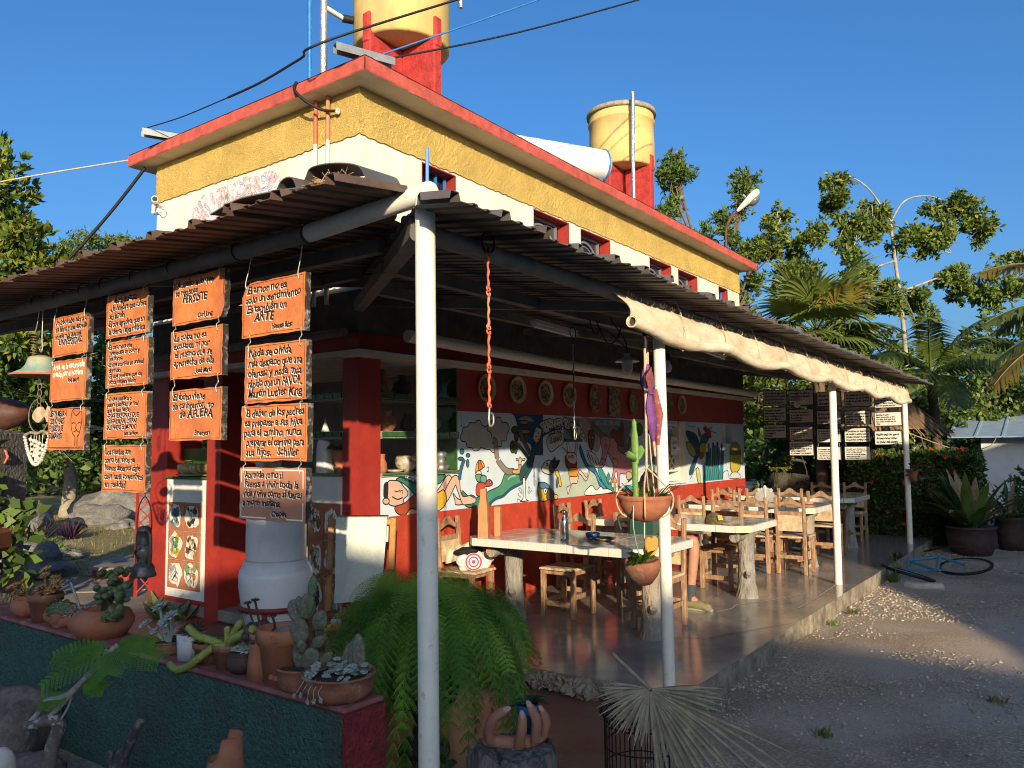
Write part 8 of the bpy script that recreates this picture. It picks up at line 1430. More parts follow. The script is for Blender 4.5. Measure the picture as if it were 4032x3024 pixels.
for k in range(nseg):
 a = radians(-198 + 208 * k / (nseg - 1)); g = rng.uniform(.88, 1.1)
 deg = math.degrees(a)
 L_ = (.64 if -72 < deg < -14 else .40 if -90 < deg <= -72 else .22 if deg <= -90 else .30) * g
 d = norm(Rr * cos(a) - Dn * sin(a) + Cm * rng.uniform(.0, .28) + (0, 0, -.10)); s = norm(np.cross(d, Cm)); P = [hub + d * .01]; dd = d.copy()
 for i in range(5): P.append(P[-1] + dd * L_ / 5); dd = norm(dd + (0, 0, -.05) + rng.uniform(-.06, .06, 3))
 wv = np.array([.003, .007, .0085, .0075, .005, .001]) * (1 if L_ > .3 else .8); fold = Cm * .006 * (-1) ** k
 A_ = [p + s * w for p, w in zip(P, wv)]; C_ = [p + fold * w * 110 for p, w in zip(P, wv)]; B_ = [p - s * w for p, w in zip(P, wv)]
 b.add(A_ + C_ + B_, [(i, i + 1, i + 7, i + 6) for i in range(5)] + [(i + 6, i + 7, i + 13, i + 12) for i in range(5)])
b.build('leaf_blades', m_drypalm, PLF)
# ------------------------------------------------------------------ foreground sapling, dead branch, broken pot, shell
SP = thing('feathery_sapling', 'young feathery leaved sapling on a bent grey branch before planter', 'sapling', (-3.36, -1.98, GZ)); D0 = np.array((.807, .586, 0))
b = MB(); S = smooth_path([(-3.36, -1.98, GZ - .02), (-3.365, -1.985, .30), (-3.36, -1.99, .50), (-3.345, -2.01, .59), (-3.36, -1.995, .62), (-3.40, -1.945, .605), (-3.42, -1.92, .60)], 5); b.tube(S, np.interp(np.arange(len(S)), [0, 12, 20, 30], [.028, .024, .024, .018]), 9); b.build('trunk', M('lichen_bark', (.13, .11, .09), .9, .4, 26, .8, 60, col2=(.42, .40, .36), fac=.33, cscale=24, sharp=.08), SP)
b = MB()
for pts, r in (([(-3.415, -1.925, .605), (-3.385, -1.975, .665), (-3.378, -1.984, .69), (-3.34, -2.05, .71), (-3.30, -2.11, .775), (-3.265, -2.162, .843), (-3.24, -2.21, .89)], .010), ([(-3.42, -1.92, .60), (-3.38, -1.965, .615), (-3.35, -2.02, .665), (-3.31, -2.09, .75), (-3.27, -2.15, .825), (-3.25, -2.16, .87)], .009), ([(-3.345, -2.02, .615), (-3.335, -2.05, .66), (-3.325, -2.06, .70)], .004)): b.tube(smooth_path(pts, 4), r, 7)
b.build('limb', M('pale_lichen_limb', (.30, .27, .23), .85, .3, 30, .4, 60), SP)
def bipinnate(mb, base, d, L_, up, npin=11, plen=.085, droop=.25):
 base = np.asarray(base, float); d = norm(d); P = [base]
 for i in range(10): P.append(P[-1] + d * L_ / 10); d = norm(d + (0, 0, -droop / 10))
 P = np.array(P); mb.tube(P, .0018, 4, cap=False)
 for i in range(npin):
  s = .12 + .86 * i / (npin - 1); p = np.array([np.interp(s, np.linspace(0, 1, 11), P[:, j]) for j in range(3)]); k = min(int(s * 10), 9); T = norm(P[k + 1] - P[k]); S = norm(np.cross(T, up)); pl = plen * (1 - .55 * abs(s - .45) * 1.4)
  for sg in (-1, 1):
   q = norm(S * sg + T * .45 + np.array((0, 0, -.12))); nn = norm(np.cross(q, np.cross(np.asarray(up, float), q)))
   mb.add([p - T * .0006, p + T * .0006, p + q * pl], [(0, 1, 2)])
   nl = 11
   for j in range(nl):
    c = p + q * pl * (j + .5) / nl - np.array((0, 0, .010)) * ((j / nl) ** 2); tl = norm(np.cross(q, up)); ll = .0075 * (1 - .4 * j / nl)
    for g in (-1, 1):
     e = c + (tl * g + q * .35) * ll; w = q * .0024; mb.add([c - w * .4, c + w * .4, (c + e) / 2 + w, e, (c + e) / 2 - w], [(0, 1, 2, 3, 4)])
b = MB(); tip = np.array((-3.255, -2.175, .865))
Rg = np.array((.588, -.809, 0)); Cm2 = -D0
for base, d, L_, npn, pl, dr in ((tip, Rg * -1.0 + (0, 0, .16), .20, 12, .075, .5), (tip, Rg * -1 + Cm2 * .4 + (0, 0, -.25), .23, 12, .065, .5), (tip, Rg * .35 + Cm2 * .7 + (0, 0, .0), .15, 11, .085, .7), (tip + (.01, -.02, .02), Rg * 1 + (0, 0, .35), .15, 11, .06, .6), (tip + (.01, -.02, .01), Rg * 1.0 + Cm2 * .2 + (0, 0, .02), .19, 12, .07, .35), ((-3.33, -2.06, .705), Rg * -1 + (0, 0, .05), .11, 9, .045, .5), ((-3.31, -2.10, .75), Rg * 1 + (0, 0, .1), .08, 8, .045, .5), (tip + (-.01, .01, -.01), Rg * -.7 + Cm2 * -.5 + (0, 0, .1), .18, 11, .07, .4)):
 bipinnate(b, base, d, L_, norm(np.array((0, 0, .75)) + Cm2 * .65), npn, pl, dr)
b.build('feathery_leaves', M('sapling_leaf', (.10, .24, .02), .5, .35, 20, translucent=.4), SP)
t = thing('dead_branch', 'dark split dead branch stub rising in front of the planter', 'branch', (-3.21, -2.18, GZ)); b = MB()
b.tube(smooth_path([(-3.215, -2.17, GZ - .02), (-3.21, -2.18, .3), (-3.207, -2.19, .46), (-3.195, -2.21, .505), (-3.185, -2.235, .56), (-3.170, -2.262, .622)], 4), [.03] * 8 + [.028, .027, .024, .022, .02, .019, .018, .017, .016, .015, .014, .013, .010], 9); b.tube([(-3.215, -2.165, .42), (-3.222, -2.155, .47), (-3.222, -2.152, .50)], [.016, .017, .010], 8); b.tube([(-3.19, -2.23, .55), (-3.172, -2.262, .60), (-3.166, -2.272, .612)], [.01, .009, .005], 6); b.build('wood', M('burnt_dead_wood', (.06, .05, .045), .9, .4, 30, .8, 80, col2=(.26, .23, .2), fac=.28, cscale=30), t)
t = thing('broken_pot_neck', 'broken terracotta pot neck poking up at bottom of the frame', 'pot', (-3.10, -2.68, GZ)); b = MB(); nB = 26; ang = np.arange(nB) * 2 * pi / nB; V = []
for z, r in ((GZ, .075), (.45, .072), (.55, .058), (.58, .056)): V.append(np.stack([-3.10 + r * np.cos(ang), -2.68 + r * np.sin(ang), z + (np.where(np.cos(ang - 2.3) > .1, -.05 * np.cos(ang - 2.3), .045) if z > .57 else 0 * ang)], 1))
for z, r in ((.58, .046), (.45, .06), (GZ, .065)): V.append(np.stack([-3.10 + r * np.cos(ang), -2.68 + r * np.sin(ang), z + (np.where(np.cos(ang - 2.3) > .1, -.05 * np.cos(ang - 2.3), .045) if z > .57 else 0 * ang)], 1))
b.add(np.concatenate(V), [(i * nB + a, i * nB + (a + 1) % nB, (i + 1) * nB + (a + 1) % nB, (i + 1) * nB + a) for i in range(6) for a in range(nB)], sm=True); b.build('neck', m_terra, t)
t = thing('sea_shell', 'pale rounded shell half at the bottom left corner', 'shell', (-3.42, -1.72, .30)); b = MB(); b.ico((-3.43, -1.75, .42), (.05, .05, .07), 3, .06, 2); b.build('shell_body', m_bone, t)
mr = M('earth_rock', (.16, .13, .11), .95, .4, 20, .9, 50)
for k, (x, y, z, rx, lb) in enumerate(((-2.72, .1, -.02, .30, 'large rough rock at foot of the planter, far left'), (-2.85, -.55, -.08, .17, 'flat grey rock beside the sapling trunk'), (-2.78, -.95, -.1, .13, 'small dark rock at foot of the planter'), (-3.5, -1.65, .18, .2, 'dark soil mound rock below the shell'), (-3.1, -1.4, .02, .16, 'pale ridged rock right of the sapling trunk'))):
 b = MB(); b.ico((x, y, z), (rx, rx * 1.2, rx * .75), 3, .35, k + 30, sm=False); tag(b.build('bed_rock', mr), lb, 'rock', 'rocks in the front bed')
# ------------------------------------------------------------------ right side: weeds, bicycle, big pots
def tuft(label, x, y, z, n, h, mat=m_leaf, flowers=0, cat='weed'):
 t = thing('weed', label, cat, (x, y, z), 'weeds along the terrace edge'); b = MB()
 for k in range(n):
  a = rng.uniform(0, 6.28); L_ = h * rng.uniform(.4, 1); d = np.array((cos(a) * .5, sin(a) * .5, 1.)); P = [np.array((x + rng.uniform(-.05, .05), y + rng.uniform(-.05, .05), z))]
  for i in range(4): P.append(P[-1] + norm(d) * L_ / 4); d[2] -= .28;
  s = np.array((-sin(a), cos(a), 0)); wv = [.006, .007, .006, .004, .0005]; A_ = [p + s * w for p, w in zip(P, wv)]; B_ = [p - s * w for p, w in zip(P, wv)]; b.add(A_ + B_, [(i, i + 1, i + 6, i + 5) for i in range(4)])
 b.build('blades', mat, t)
 if flowers:
  b = MB()
  for k in range(flowers):
   p = np.array((x + rng.uniform(-.04, .04), y + rng.uniform(-.04, .04), z)); q = p + (rng.uniform(-.06, .06), rng.uniform(-.06, .06), h * rng.uniform(1.1, 1.6)); b.tube([p, (p + q) / 2 + (.01, 0, 0), q], .004, 4); b.ico(q, .014, 1, .3, k)
  b.build('flower_stalk', m_leaf, t)
tuft('tall flowering weed at the terrace edge by the shadow line', 6.3, -3.03, -.18, 46, .26, flowers=4)
tuft('small weed clump at terrace edge below the third post', 4.05, -3.05, -.17, 22, .10)
tuft('tiny weed clump at terrace edge right of second table', 3.45, -3.02, -.17, 18, .09)
tuft('grass tuft on the yard near the palm leaf', .25, -3.75, -.15, 20, .09)
tuft('dark grass tuft at the broken terrace corner', .02, -2.62, -.12, 40, .12, m_leafd)
tuft('dry grass tuft in a hollow of the yard', 1.55, -4.55, -.15, 26, .07, m_grass)
tuft('flat grass patch low in the yard', 1.0, -4.8, -.15, 40, .06, m_grass)
BK = thing('bicycle', 'blue bicycle lying on its side in shade beside the terrace', 'bicycle', (6.9, -3.4, -.19)); bz = -.185
def wheel(c, r, nrm, nm):
 A_ = frame(nrm); b = MB(); b.tube([np.array(c) + A_ @ np.array((r * cos(a), r * sin(a), 0)) for a in np.linspace(0, 2 * pi, 33)[:-1]], .02, 8, closed=True); w = b.build('wheel', m_black, BK)
 b = MB(); b.tube([np.array(c) + A_ @ np.array(((r - .03) * cos(a), (r - .03) * sin(a), 0)) for a in np.linspace(0, 2 * pi, 25)[:-1]], .008, 5, closed=True)
 for k in range(14): a = k * 2 * pi / 14; b.tube([np.array(c), np.array(c) + A_ @ np.array(((r - .03) * cos(a), (r - .03) * sin(a), 0))], .0016, 3, cap=False)
 b.build('spokes', m_galv, w)
wheel((6.62, -3.15, bz + .10), .31, (.15, -.25, 1), 'w'); wheel((7.35, -3.72, bz + .14), .31, (-.2, .1, 1), 'w')
b = MB(); A0, A1, A2, A3, A4 = np.array((6.62, -3.15, bz + .14)), np.array((6.90, -3.45, bz + .12)), np.array((7.10, -3.08, bz + .20)), np.array((7.35, -3.42, bz + .24)), np.array((7.35, -3.72, bz + .16))
for p, q, r in ((A0, A1, .012), (A0, A2, .012), (A1, A2, .018), (A2, A3, .02), (A1, A3, .022), (A3, A4, .016)): b.tube([p, q], r, 8)
b.build('frame', m_cockpit, BK)
b = MB(); b.tube(smooth_path([A3 + (.1, .2, .05), A3 + (.02, .05, .1), A3 + (-.05, -.15, .16), A3 + (.1, -.28, .12)], 4), .012, 6); b.build('handlebar', m_black, BK)
b = MB(); b.ico(A2 + (.05, .14, .05), (.13, .06, .04), 2, .1, 3); b.build('saddle', m_black, BK)
b = MB(); b.lathe([(.09, 0), (.09, .01), (.02, .01)], 20, A1, ax=frame((.1, .1, 1))); b.tube([A1, A1 + (-.12, -.05, .03)], .009, 6); b.build('crankset', m_galv, BK)
b = MB(); P = smooth_path([(5.95, -3.24, bz + .05), (5.93, -3.34, bz + .05), (5.98, -3.48, bz + .05), (6.06, -3.62, bz + .05)], 10); b.tube(P, [.048 + .012 * (-1) ** i for i in range(len(P))], 10); tag(b.build('ribbed_hose', m_beige), 'cream ribbed hose lying against the fallen bicycle', 'hose')
def strap_plant(name, label, x, y, z, potr, poth, n, L0, mats, potmat, wid=.05, grp='potted plants by the hedge'):
 t = thing(name, label, 'potted plant', (x, y, z), grp); b = MB(); b.lathe([(.001, 0), (potr * .72, 0), (potr * .9, poth * .3), (potr, poth * .65), (potr * .95, poth * .9), (potr * 1.03, poth * .93), (potr * 1.02, poth), (potr * .9, poth), (.001, poth * .9)], 28, (x, y, z)); b.build('pot_body', potmat, t)
 b = MB()
 for k in range(n):
  a = rng.uniform(0, 6.28); el = rng.uniform(.5, 1.4); L_ = L0 * rng.uniform(.6, 1.1); d = np.array((cos(a) * cos(el), sin(a) * cos(el), sin(el))); P = [np.array((x + .1 * cos(a), y + .1 * sin(a), z + poth * .9))]; s = norm(np.cross(d, (0, 0, 1)) + 1e-3)
  for i in range(7): P.append(P[-1] + d * L_ / 7); d = norm(d + (0, 0, -.13 * rng.uniform(.5, 1.5)))
  wv = wid * np.array([.3, .6, .85, 1, .95, .8, .5, .03]); A_ = [p + s * w + (0, 0, w * .3) for p, w in zip(P, wv)]; B_ = [p - s * w + (0, 0, w * .3) for p, w in zip(P, wv)]; q = len(P)
  b.add(A_ + P + B_, [(i, i + 1, i + q + 1, i + q) for i in range(7)] + [(i + q, i + q + 1, i + 2 * q + 1, i + 2 * q) for i in range(7)], m=k % len(mats), sm=True)
 b.build('leaves', mats, t); return t
strap_plant('broad_leaf_tub', 'large brown tub of broad strap leaves with dry hanging blades', 9.75, -3.55, -.19, .36, .46, 46, .95, [m_leafd, m_leaf, m_leafd, m_thatch], m_darkclay, .075)
strap_plant('pedestal_urn', 'tall dark urn with spiky leaves right of the brown tub', 10.75, -4.02, -.19, .24, .55, 34, .75, [m_leafd, m_leafd, m_thatch], m_darkclay, .035)
strap_plant('orange_pot', 'orange clay pot with bushy green plant, rightmost of the row', 12.4, -5.0, -.2, .22, .38, 60, .7, [m_leaf, m_leafd], m_terra, .04)
t = thing('vase_with_vine', 'small pinkish vase of trailing vine tied to the last post', 'planter', (9.1, -2.87, .98)); b = MB(); b.lathe([(.02, 0), (.05, .02), (.055, .1), (.08, .16), (.12, .2)], 16, (9.08, -2.87, .98)); b.build('vase', m_terrad, t); b = MB()
for k in range(60):
 a = rng.uniform(0, 6.28); r = rng.uniform(.05, .38); p = np.array((9.08 + r * cos(a) * .7, -2.87 + r * sin(a), 1.2 + rng.uniform(-.35, .35) * (r / .3))); d = norm((cos(a), sin(a), rng.uniform(-.5, .8))) * .09; s = norm(np.cross(d, (0, 0, 1))) * .03; b.add([p, p + d * .5 + s, p + d, p + d * .5 - s], [(0, 1, 2, 3)])
b.build('foliage', m_leafd, t)
# ------------------------------------------------------------------ vegetation helpers
def leaves(tips, dirs, k, size, seed, up=.4, ratio=.42, spread=1.0):
 """k leaves around every twig tip; returns quads (base, side, tip, side)"""
 g = np.random.default_rng(seed); n = len(tips); T = np.repeat(tips, k, 0); D = np.repeat(dirs, k, 0)
 d = D + g.normal(size=(n * k, 3)) * spread + np.array((0, 0, up)); d /= np.linalg.norm(d, axis=1)[:, None] + 1e-9
 s = np.cross(d, g.normal(size=(n * k, 3))); s /= np.linalg.norm(s, axis=1)[:, None] + 1e-9
 L_ = size * g.uniform(.6, 1.2, n * k)[:, None]; w = L_ * ratio; b = T + d * L_ * .1
 nrm = np.cross(s, d) * L_ * .10
 V = np.stack([b, b + d * L_ * .5 + s * w * .5 + nrm, b + d * L_ - nrm * .5, b + d * L_ * .5 - s * w * .5 + nrm], 1).reshape(-1, 3)
 return V, np.arange(len(V)).reshape(-1, 4)
def blob_tips(blobs, n, seed, shell=.55):
 g = np.random.default_rng(seed); vol = np.array([np.prod(r) ** .75 for _, r in blobs]); cnt = g.multinomial(n, vol / vol.sum()); P = []; D = []
 for (c, r), m in zip(blobs, cnt):
  u = g.normal(size=(m, 3)); u /= np.linalg.norm(u, axis=1)[:, None]; lum = 1 + .22 * np.sin(u @ g.normal(size=3) * 5 + 1) + .18 * np.sin(u @ g.normal(size=3) * 9)
  rad = (shell + (1 - shell) * g.uniform(0, 1, m) ** .6) * lum; P.append(np.array(c) + u * rad[:, None] * np.array(r)); D.append(u)
 return np.concatenate(P), np.concatenate(D)
def tree(name, label, base, trunk_pts, tr, blobs, n, k, size, mats, seed, bark=None, grp='trees around the restaurant', up=.3, ratio=.42, limbs=True, shell=.45, spread=1.0):
 t = thing(name, label, 'tree', base, grp); b = MB(); S = smooth_path([base] + list(trunk_pts), 5); b.tube(S, np.linspace(tr, tr * .45, len(S)), 9); b.build('trunk', bark or m_trunkd, t); g = np.random.default_rng(seed)
 if limbs:
  b = MB(); top = np.array(trunk_pts[-1])
  for c, r in blobs:
   c = np.array(c); st = S[int(len(S) * g.uniform(.55, .98))]; mid = (st + c) / 2 + g.uniform(-.25, .25, 3) * np.linalg.norm(c - st) * .4; b.tube(smooth_path([st, mid, c], 5), np.linspace(tr * .42, tr * .10, 11), 6)
   for j in range(5): e = c + g.normal(size=3) * np.array(r) * .45; b.tube(smooth_path([mid * .4 + c * .6, (c + e) / 2 + g.normal(size=3) * .08, e], 4), np.linspace(tr * .14, tr * .04, 9), 5)
  b.build('limb', bark or m_trunkd, t)
 tw = MB(); P = []; D = []; vols = np.array([np.mean(rr) ** 1.6 for _, rr in blobs]); vols = vols / vols.sum()
 for (c, rr), vf in zip(blobs, vols):
  rr = np.array(rr); m = int(np.clip(np.mean(rr) * 12, 6, 18)); per = max(3, int(n * vf / m))
  for j in range(m):
   u = norm(g.normal(size=3) + (0, 0, .25)); e = np.array(c) + u * rr * g.uniform(.55, 1.15); s0 = np.array(c) + g.normal(size=3) * rr * .22; md = (s0 + e) / 2 + g.normal(size=3) * rr * .15 + (0, 0, .12 * rr[2]); S3 = smooth_path([s0, md, e], 4); tw.tube(S3, np.linspace(.018, .005, len(S3)), 4, cap=False)
   q = g.uniform(.2, 1.0, per) ** .8; idx = q * (len(S3) - 1); lo = np.minimum(idx.astype(int), len(S3) - 2); pp = S3[lo] + (S3[lo + 1] - S3[lo]) * (idx - lo)[:, None] + g.normal(size=(per, 3)) * size * np.array((.75, .75, .6)); P.append(pp); D.append(np.tile(u, (per, 1)))
 P = np.concatenate(P); D = np.concatenate(D); tw.build('twig', bark or m_trunkd, t)
 P = P; V, F = leaves(P, D, k, size, seed + 1, up, ratio, spread); npmesh('crown', V, F, mats, t, mi=g.choice(len(mats), len(F)) if len(mats) > 1 else None)
 return t
def pinnate(mb, base, d, L_, droop, nl, ll, lw, m=0, hang=.35, roll=0., seed=0):
 g = np.random.default_rng(seed); P = [np.array(base, float)]; d = norm(d)
 for i in range(16): P.append(P[-1] + d * L_ / 16); d = norm(d + (0, 0, -droop / 16 * (.4 + i / 10)))
 P = np.array(P); mb.tube(P, np.linspace(.03, .006, 17) * L_ / 2.2, 5, m=m, cap=False); ss = np.linspace(0, 1, 17)
 for i in range(nl):
  s = .10 + .9 * i / (nl - 1); p = np.array([np.interp(s, ss, P[:, j]) for j in range(3)]); k = min(int(s * 16), 15); T = norm(P[k + 1] - P[k]); S = norm(np.cross(T, (0, 0, 1)) + 1e-4); U2 = np.cross(S, T); S = S * cos(roll) + U2 * sin(roll)
  l = ll * (.35 + .65 * sin(pi * min(1, .12 + s * .88)) ** .7) * g.uniform(.85, 1.1)
  for sg in (-1, 1):
   q = norm(S * sg * .9 + T * .65 + np.array((0, 0, -hang * .4)) + g.normal(size=3) * .06); e1 = p + q * l * .5; q2 = norm(q + np.array((0, 0, -hang * 1.4))); e2 = e1 + q2 * l * .5; w = norm(np.cross(q, np.cross(S, T))) * lw
   mb.add([p - w * .6, p + w * .6, e1 + w, e2, e1 - w], [(0, 1, 2, 4), (4, 2, 3)], m)
def fan_leaf(mb, hub, axis, nrm, L_, span, nseg, m=0, seed=0, droop=.35):
 g = np.random.default_rng(seed); axis = norm(axis); s0 = norm(np.cross(axis, nrm));
 for k in range(nseg):
  a = span * (k / (nseg - 1) - .5); d = axis * cos(a) + s0 * sin(a); l = L_ * (.75 + .25 * cos(a * .8)) * g.uniform(.93, 1.05); P = [np.array(hub)]; dd = norm(d + np.asarray(nrm) * .12)
  for i in range(5): P.append(P[-1] + dd * l / 5); dd = norm(dd + (0, 0, -droop * (.05 + .18 * i / 4)) + g.normal(size=3) * .015)
  sd = norm(np.cross(d, nrm)); wv = np.array([.004, .030, .036, .028, .015, .002]) * L_; fo = np.asarray(nrm) * .010 * L_ * (-1) ** k
  A_ = [p + sd * w + fo for p, w in zip(P, wv)]; B_ = [p - sd * w - fo for p, w in zip(P, wv)]; mb.add(A_ + B_, [(i, i + 1, i + 7, i + 6) for i in range(5)], m)
# ------------------------------------------------------------------ left garden
b = MB(); poly = smooth_path([(-6, 7.2), (-2, 6.4), (.2, 5.6), (1.8, 5.2), (4, 4.6), (14, 4.2), (24, 14), (20, 34), (-4, 34), (-10, 18)], 3, True); b.prism(poly.tolist(), (0, 0, GZ - .2), (1, 0, 0), (0, 1, 0), (0, 0, 1), .212)
lw = b.build('lawn', M('lawn_soil', (.24, .20, .085), .95, .4, 5, .8, 40, bdist=.04, col2=(.30, .23, .12), fac=.4, cscale=1.2)); lw['kind'] = 'structure'
n = 15000; gx = rng.uniform(-3, 9, n); gy = rng.uniform(5.6, 20, n); d_ = np.hypot(gx + 4.78, gy + 5.13); az = np.arctan2(gy + 5.13, gx + 4.78); kp = (az > radians(55)) & (az < radians(72)); gx, gy = gx[kp], gy[kp]; n = len(gx)
a = rng.uniform(0, 6.28, n); h_ = rng.uniform(.03, .09, n); w_ = .006 + .002 * rng.uniform(0, 1, n); lx = np.cos(a) * h_ * .5; ly = np.sin(a) * h_ * .5; z0_ = np.full(n, GZ + .01)
V_ = np.stack([np.stack([gx - np.sin(a) * w_, gy + np.cos(a) * w_, z0_], 1), np.stack([gx + np.sin(a) * w_, gy - np.cos(a) * w_, z0_], 1), np.stack([gx + lx, gy + ly, z0_ + h_], 1)], 1).reshape(-1, 3)
g = npmesh('grass', V_, np.arange(n * 3).reshape(-1, 3), m_grass, kind='stuff'); g['label'] = 'short dry lawn grass on the left behind the plaques'; g['category'] = 'grass'
slabs = thing('stone_path', 'irregular flagstone path leading left round the building', 'path', (0, 4.5, GZ)); slabs['kind'] = 'structure'
for k, P in enumerate(([(-.9, 4.2), (.1, 3.5), (.75, 4.2), (-.1, 5.2)], [(.2, 3.45), (.9, 3.5), (1.3, 4.3), (.85, 4.15)], [(-.1, 5.35), (.85, 4.35), (1.6, 5.0), (.6, 6.1)], [(-1.7, 4.6), (-1.0, 4.3), (-.2, 5.35), (-1.1, 5.6)], [(-2.2, 3.5), (-1.0, 3.3), (-1.0, 4.1), (-1.8, 4.5)], [(-.9, 3.25), (0, 3.3), (.0, 3.45), (-.9, 4.05)], [(-1.0, 5.75), (-.2, 5.5), (.4, 6.2), (-.4, 6.4)])):
 b = MB(); b.prism(smooth_path(P, 3, True).tolist(), (0, 0, GZ - .1), (1, 0, 0), (0, 1, 0), (0, 0, 1), .118 + .006 * (k % 3)); b.build('flagstone', m_slab, slabs)
t = thing('curved_step', 'curved red step with a grey stone tread by the end pillar', 'step', (1.35, 6.1, GZ)); b = MB(); b.prism([(1.45 + .75 * cos(a), 5.8 + .75 * sin(a)) for a in np.linspace(0, 2 * pi, 29)[:-1]], (0, 0, GZ - .05), (1, 0, 0), (0, 1, 0), (0, 0, 1), .2); b.build('riser', m_redsm, t)
b = MB(); b.prism([(1.45 + .8 * cos(a), 5.8 + .8 * sin(a)) for a in np.linspace(0, 2 * pi, 29)[:-1]], (0, 0, GZ + .151), (1, 0, 0), (0, 1, 0), (0, 0, 1), .05); b.build('tread', m_slab, t)
RK = [(.15, 7.0, .62, 'broad grey boulder lying on grass left of the lantern'), (2.2, 12.6, .95, 'tall grey boulder at far left behind purple spiky plants'), (4.7, 14.0, .6, 'flat grey rock on the far lawn'), (6.0, 15.2, 1.2, 'big pale boulder behind the second plaque column'), (1.5, 8.4, .22, 'small white rock on the lawn beside low shrub'), (4.6, 12.6, .28, 'first pale stone of the row behind the lantern'), (5.0, 12.3, .3, 'second pale stone of the row behind the lantern'), (5.5, 12.1, .27, 'third pale stone of the row behind the lantern'), (-.55, 5.9, .2, 'small rock at edge of the flagstones'), (1.6, 7.0, .12, 'tiny pale rock beside the lawn rubble')]
for k, (x, y, r, lb) in enumerate(RK):
 b = MB(); b.ico((x, y, GZ + r * .22), (r, r * .9, r * .55), 3, .30, k + 3, sm=False); tag(b.build('garden_rock', m_stone), lb, 'rock', 'rocks on the left lawn')
for k, (x, y, s, lb) in enumerate(((2.1, 10.8, .5, 'purple spiky agave left of centre on the far lawn'), (2.9, 11.3, .45, 'second purple spiky agave behind the first'), (1.6, 11.6, .45, 'purple spiky agave at the far left edge'))):
 b = MB()
 for j in range(34):
  a = j * 2.4; el = rng.uniform(.35, 1.3); d = np.array((cos(a) * cos(el), sin(a) * cos(el), sin(el))); sd = norm(np.cross(d, (0, 0, 1))) * .03; p = np.array((x, y, GZ)); b.add([p - sd, p + d * s * .5 - sd, p + d * s, p + d * s * .5 + sd, p + sd, p + d * s * .5 - np.cross(d, sd) * .5], [(0, 5, 1), (1, 5, 2), (2, 5, 3), (3, 5, 4)])
 tag(b.build('agave', M('purple_leaf', (.05, .025, .045), .5, .3, 9)), lb, 'plant', 'purple agaves on the left lawn')
t = thing('low_juniper', 'low feathery green shrub spreading on the left lawn', 'shrub', (.4, 8.3, GZ)); P, D = blob_tips([((.3, 8.2, GZ + .1), (.7, .6, .25)), ((1.1, 8.6, GZ + .1), (.6, .5, .22)), ((-.4, 8.4, GZ + .1), (.5, .5, .2))], 900, 5, .3); V, F = leaves(P, D, 6, .10, 6, .3, .16); npmesh('foliage', V, F, [m_leaf, m_leafd], t, mi=rng.integers(0, 2, len(F))); b = MB(); b.tube([(.4, 8.3, GZ), (.4, 8.3, GZ + .15)], .03, 6); b.build('stem', m_trunkd, t)
# big clay vessel on a rough pier
t = thing('clay_vessel', 'large dark brown clay vessel lying on a rough concrete pier', 'vessel', (-1.0, 4.95, 1.85)); b = MB(); b.lathe([(.001, -.46), (.10, -.44), (.17, -.3), (.20, -.1), (.19, .12), (.14, .3), (.08, .38), (.001, .40)], 30, (-.98, 4.93, 2.03), ax=frame((.62, -.78, .05))); b.build('vessel_body', M('brown_glazed_clay', (.11, .045, .032), .55, .35, 8, .4, 22, col2=(.05, .025, .02), fac=.4), t)
t = thing('concrete_pier', 'rough grey concrete pier holding the dark clay vessel', 'pier', (-1.0, 4.95, GZ)); b = MB(); b.obox((-1.02, 4.98, .85), (.34, .30, 1.0), rotz(.6), bev=.05, jit=.02); b.build('pier_body', m_stone, t)
b = MB(); b.tube([np.array((-.98, 4.70, 1.55)) + np.array((.5, -.6, 0)) * .1 * cos(a) + np.array((0, 0, .09)) * sin(a) for a in np.linspace(0, 6.28, 9)[:-1]], .016, 5, closed=True); b.build('clay_ring', m_redorange, t)
t = thing('vine_bush', 'broad leaved vine climbing the concrete pier at left edge', 'vine', (-1.2, 4.5, GZ)); P, D = blob_tips([((-1.25, 4.45, .9), (.22, .22, .75)), ((-.95, 4.4, .6), (.25, .2, .35))], 170, 15, .4); V, F = leaves(P, D, 2, .17, 16, .2, .75); npmesh('foliage', V, F, [m_leafd, m_leaf], t, mi=rng.integers(0, 2, len(F))); b = MB(); b.tube([(-1.2, 4.5, GZ), (-1.22, 4.5, .5), (-1.15, 4.5, 1.4)], .014, 5); b.build('stem', m_trunkd, t)
# red lattice gate beside the end pillar
t = thing('lattice_gate', 'red iron lattice gate beside the end pillar', 'gate', (.4, 4.1, GZ)); b = MB()
for s in (0, 1): b.bar((.32 + .14 * s, 4.16 - .18 * s, GZ), (.32 + .14 * s, 4.16 - .18 * s, 1.25), .03, .03)
b.bar((.32, 4.16, 1.24), (.46, 3.98, 1.24), .03, .03); b.build('gate_frame', m_redsm, t); b = MB()
for z in np.arange(-.1, 1.1, .16):
 for s in (0, 1): p, q = (np.array((.32, 4.16, z + .24 * s)), np.array((.46, 3.98, z + .24 * (1 - s)))); b.bar(p, q, .012, .014)
b.build('lattice_bars', m_redsm, t)
t = thing('wall_bracket', 'red iron scroll bracket with small clay cup beside the end pillar', 'bracket', (.3, 3.75, 1.2)); b = MB(); b.tube(smooth_path([(.35, 3.9, 1.25), (.3, 3.8, 1.4), (.32, 3.72, 1.5), (.36, 3.7, 1.42)], 5), .012, 6); b.build('scroll', m_redsm, t); b = MB(); b.lathe([(.03, 0), (.05, .05), (.045, .1)], 14, (.34, 3.86, 1.30)); b.build('cup', m_terrad, t)
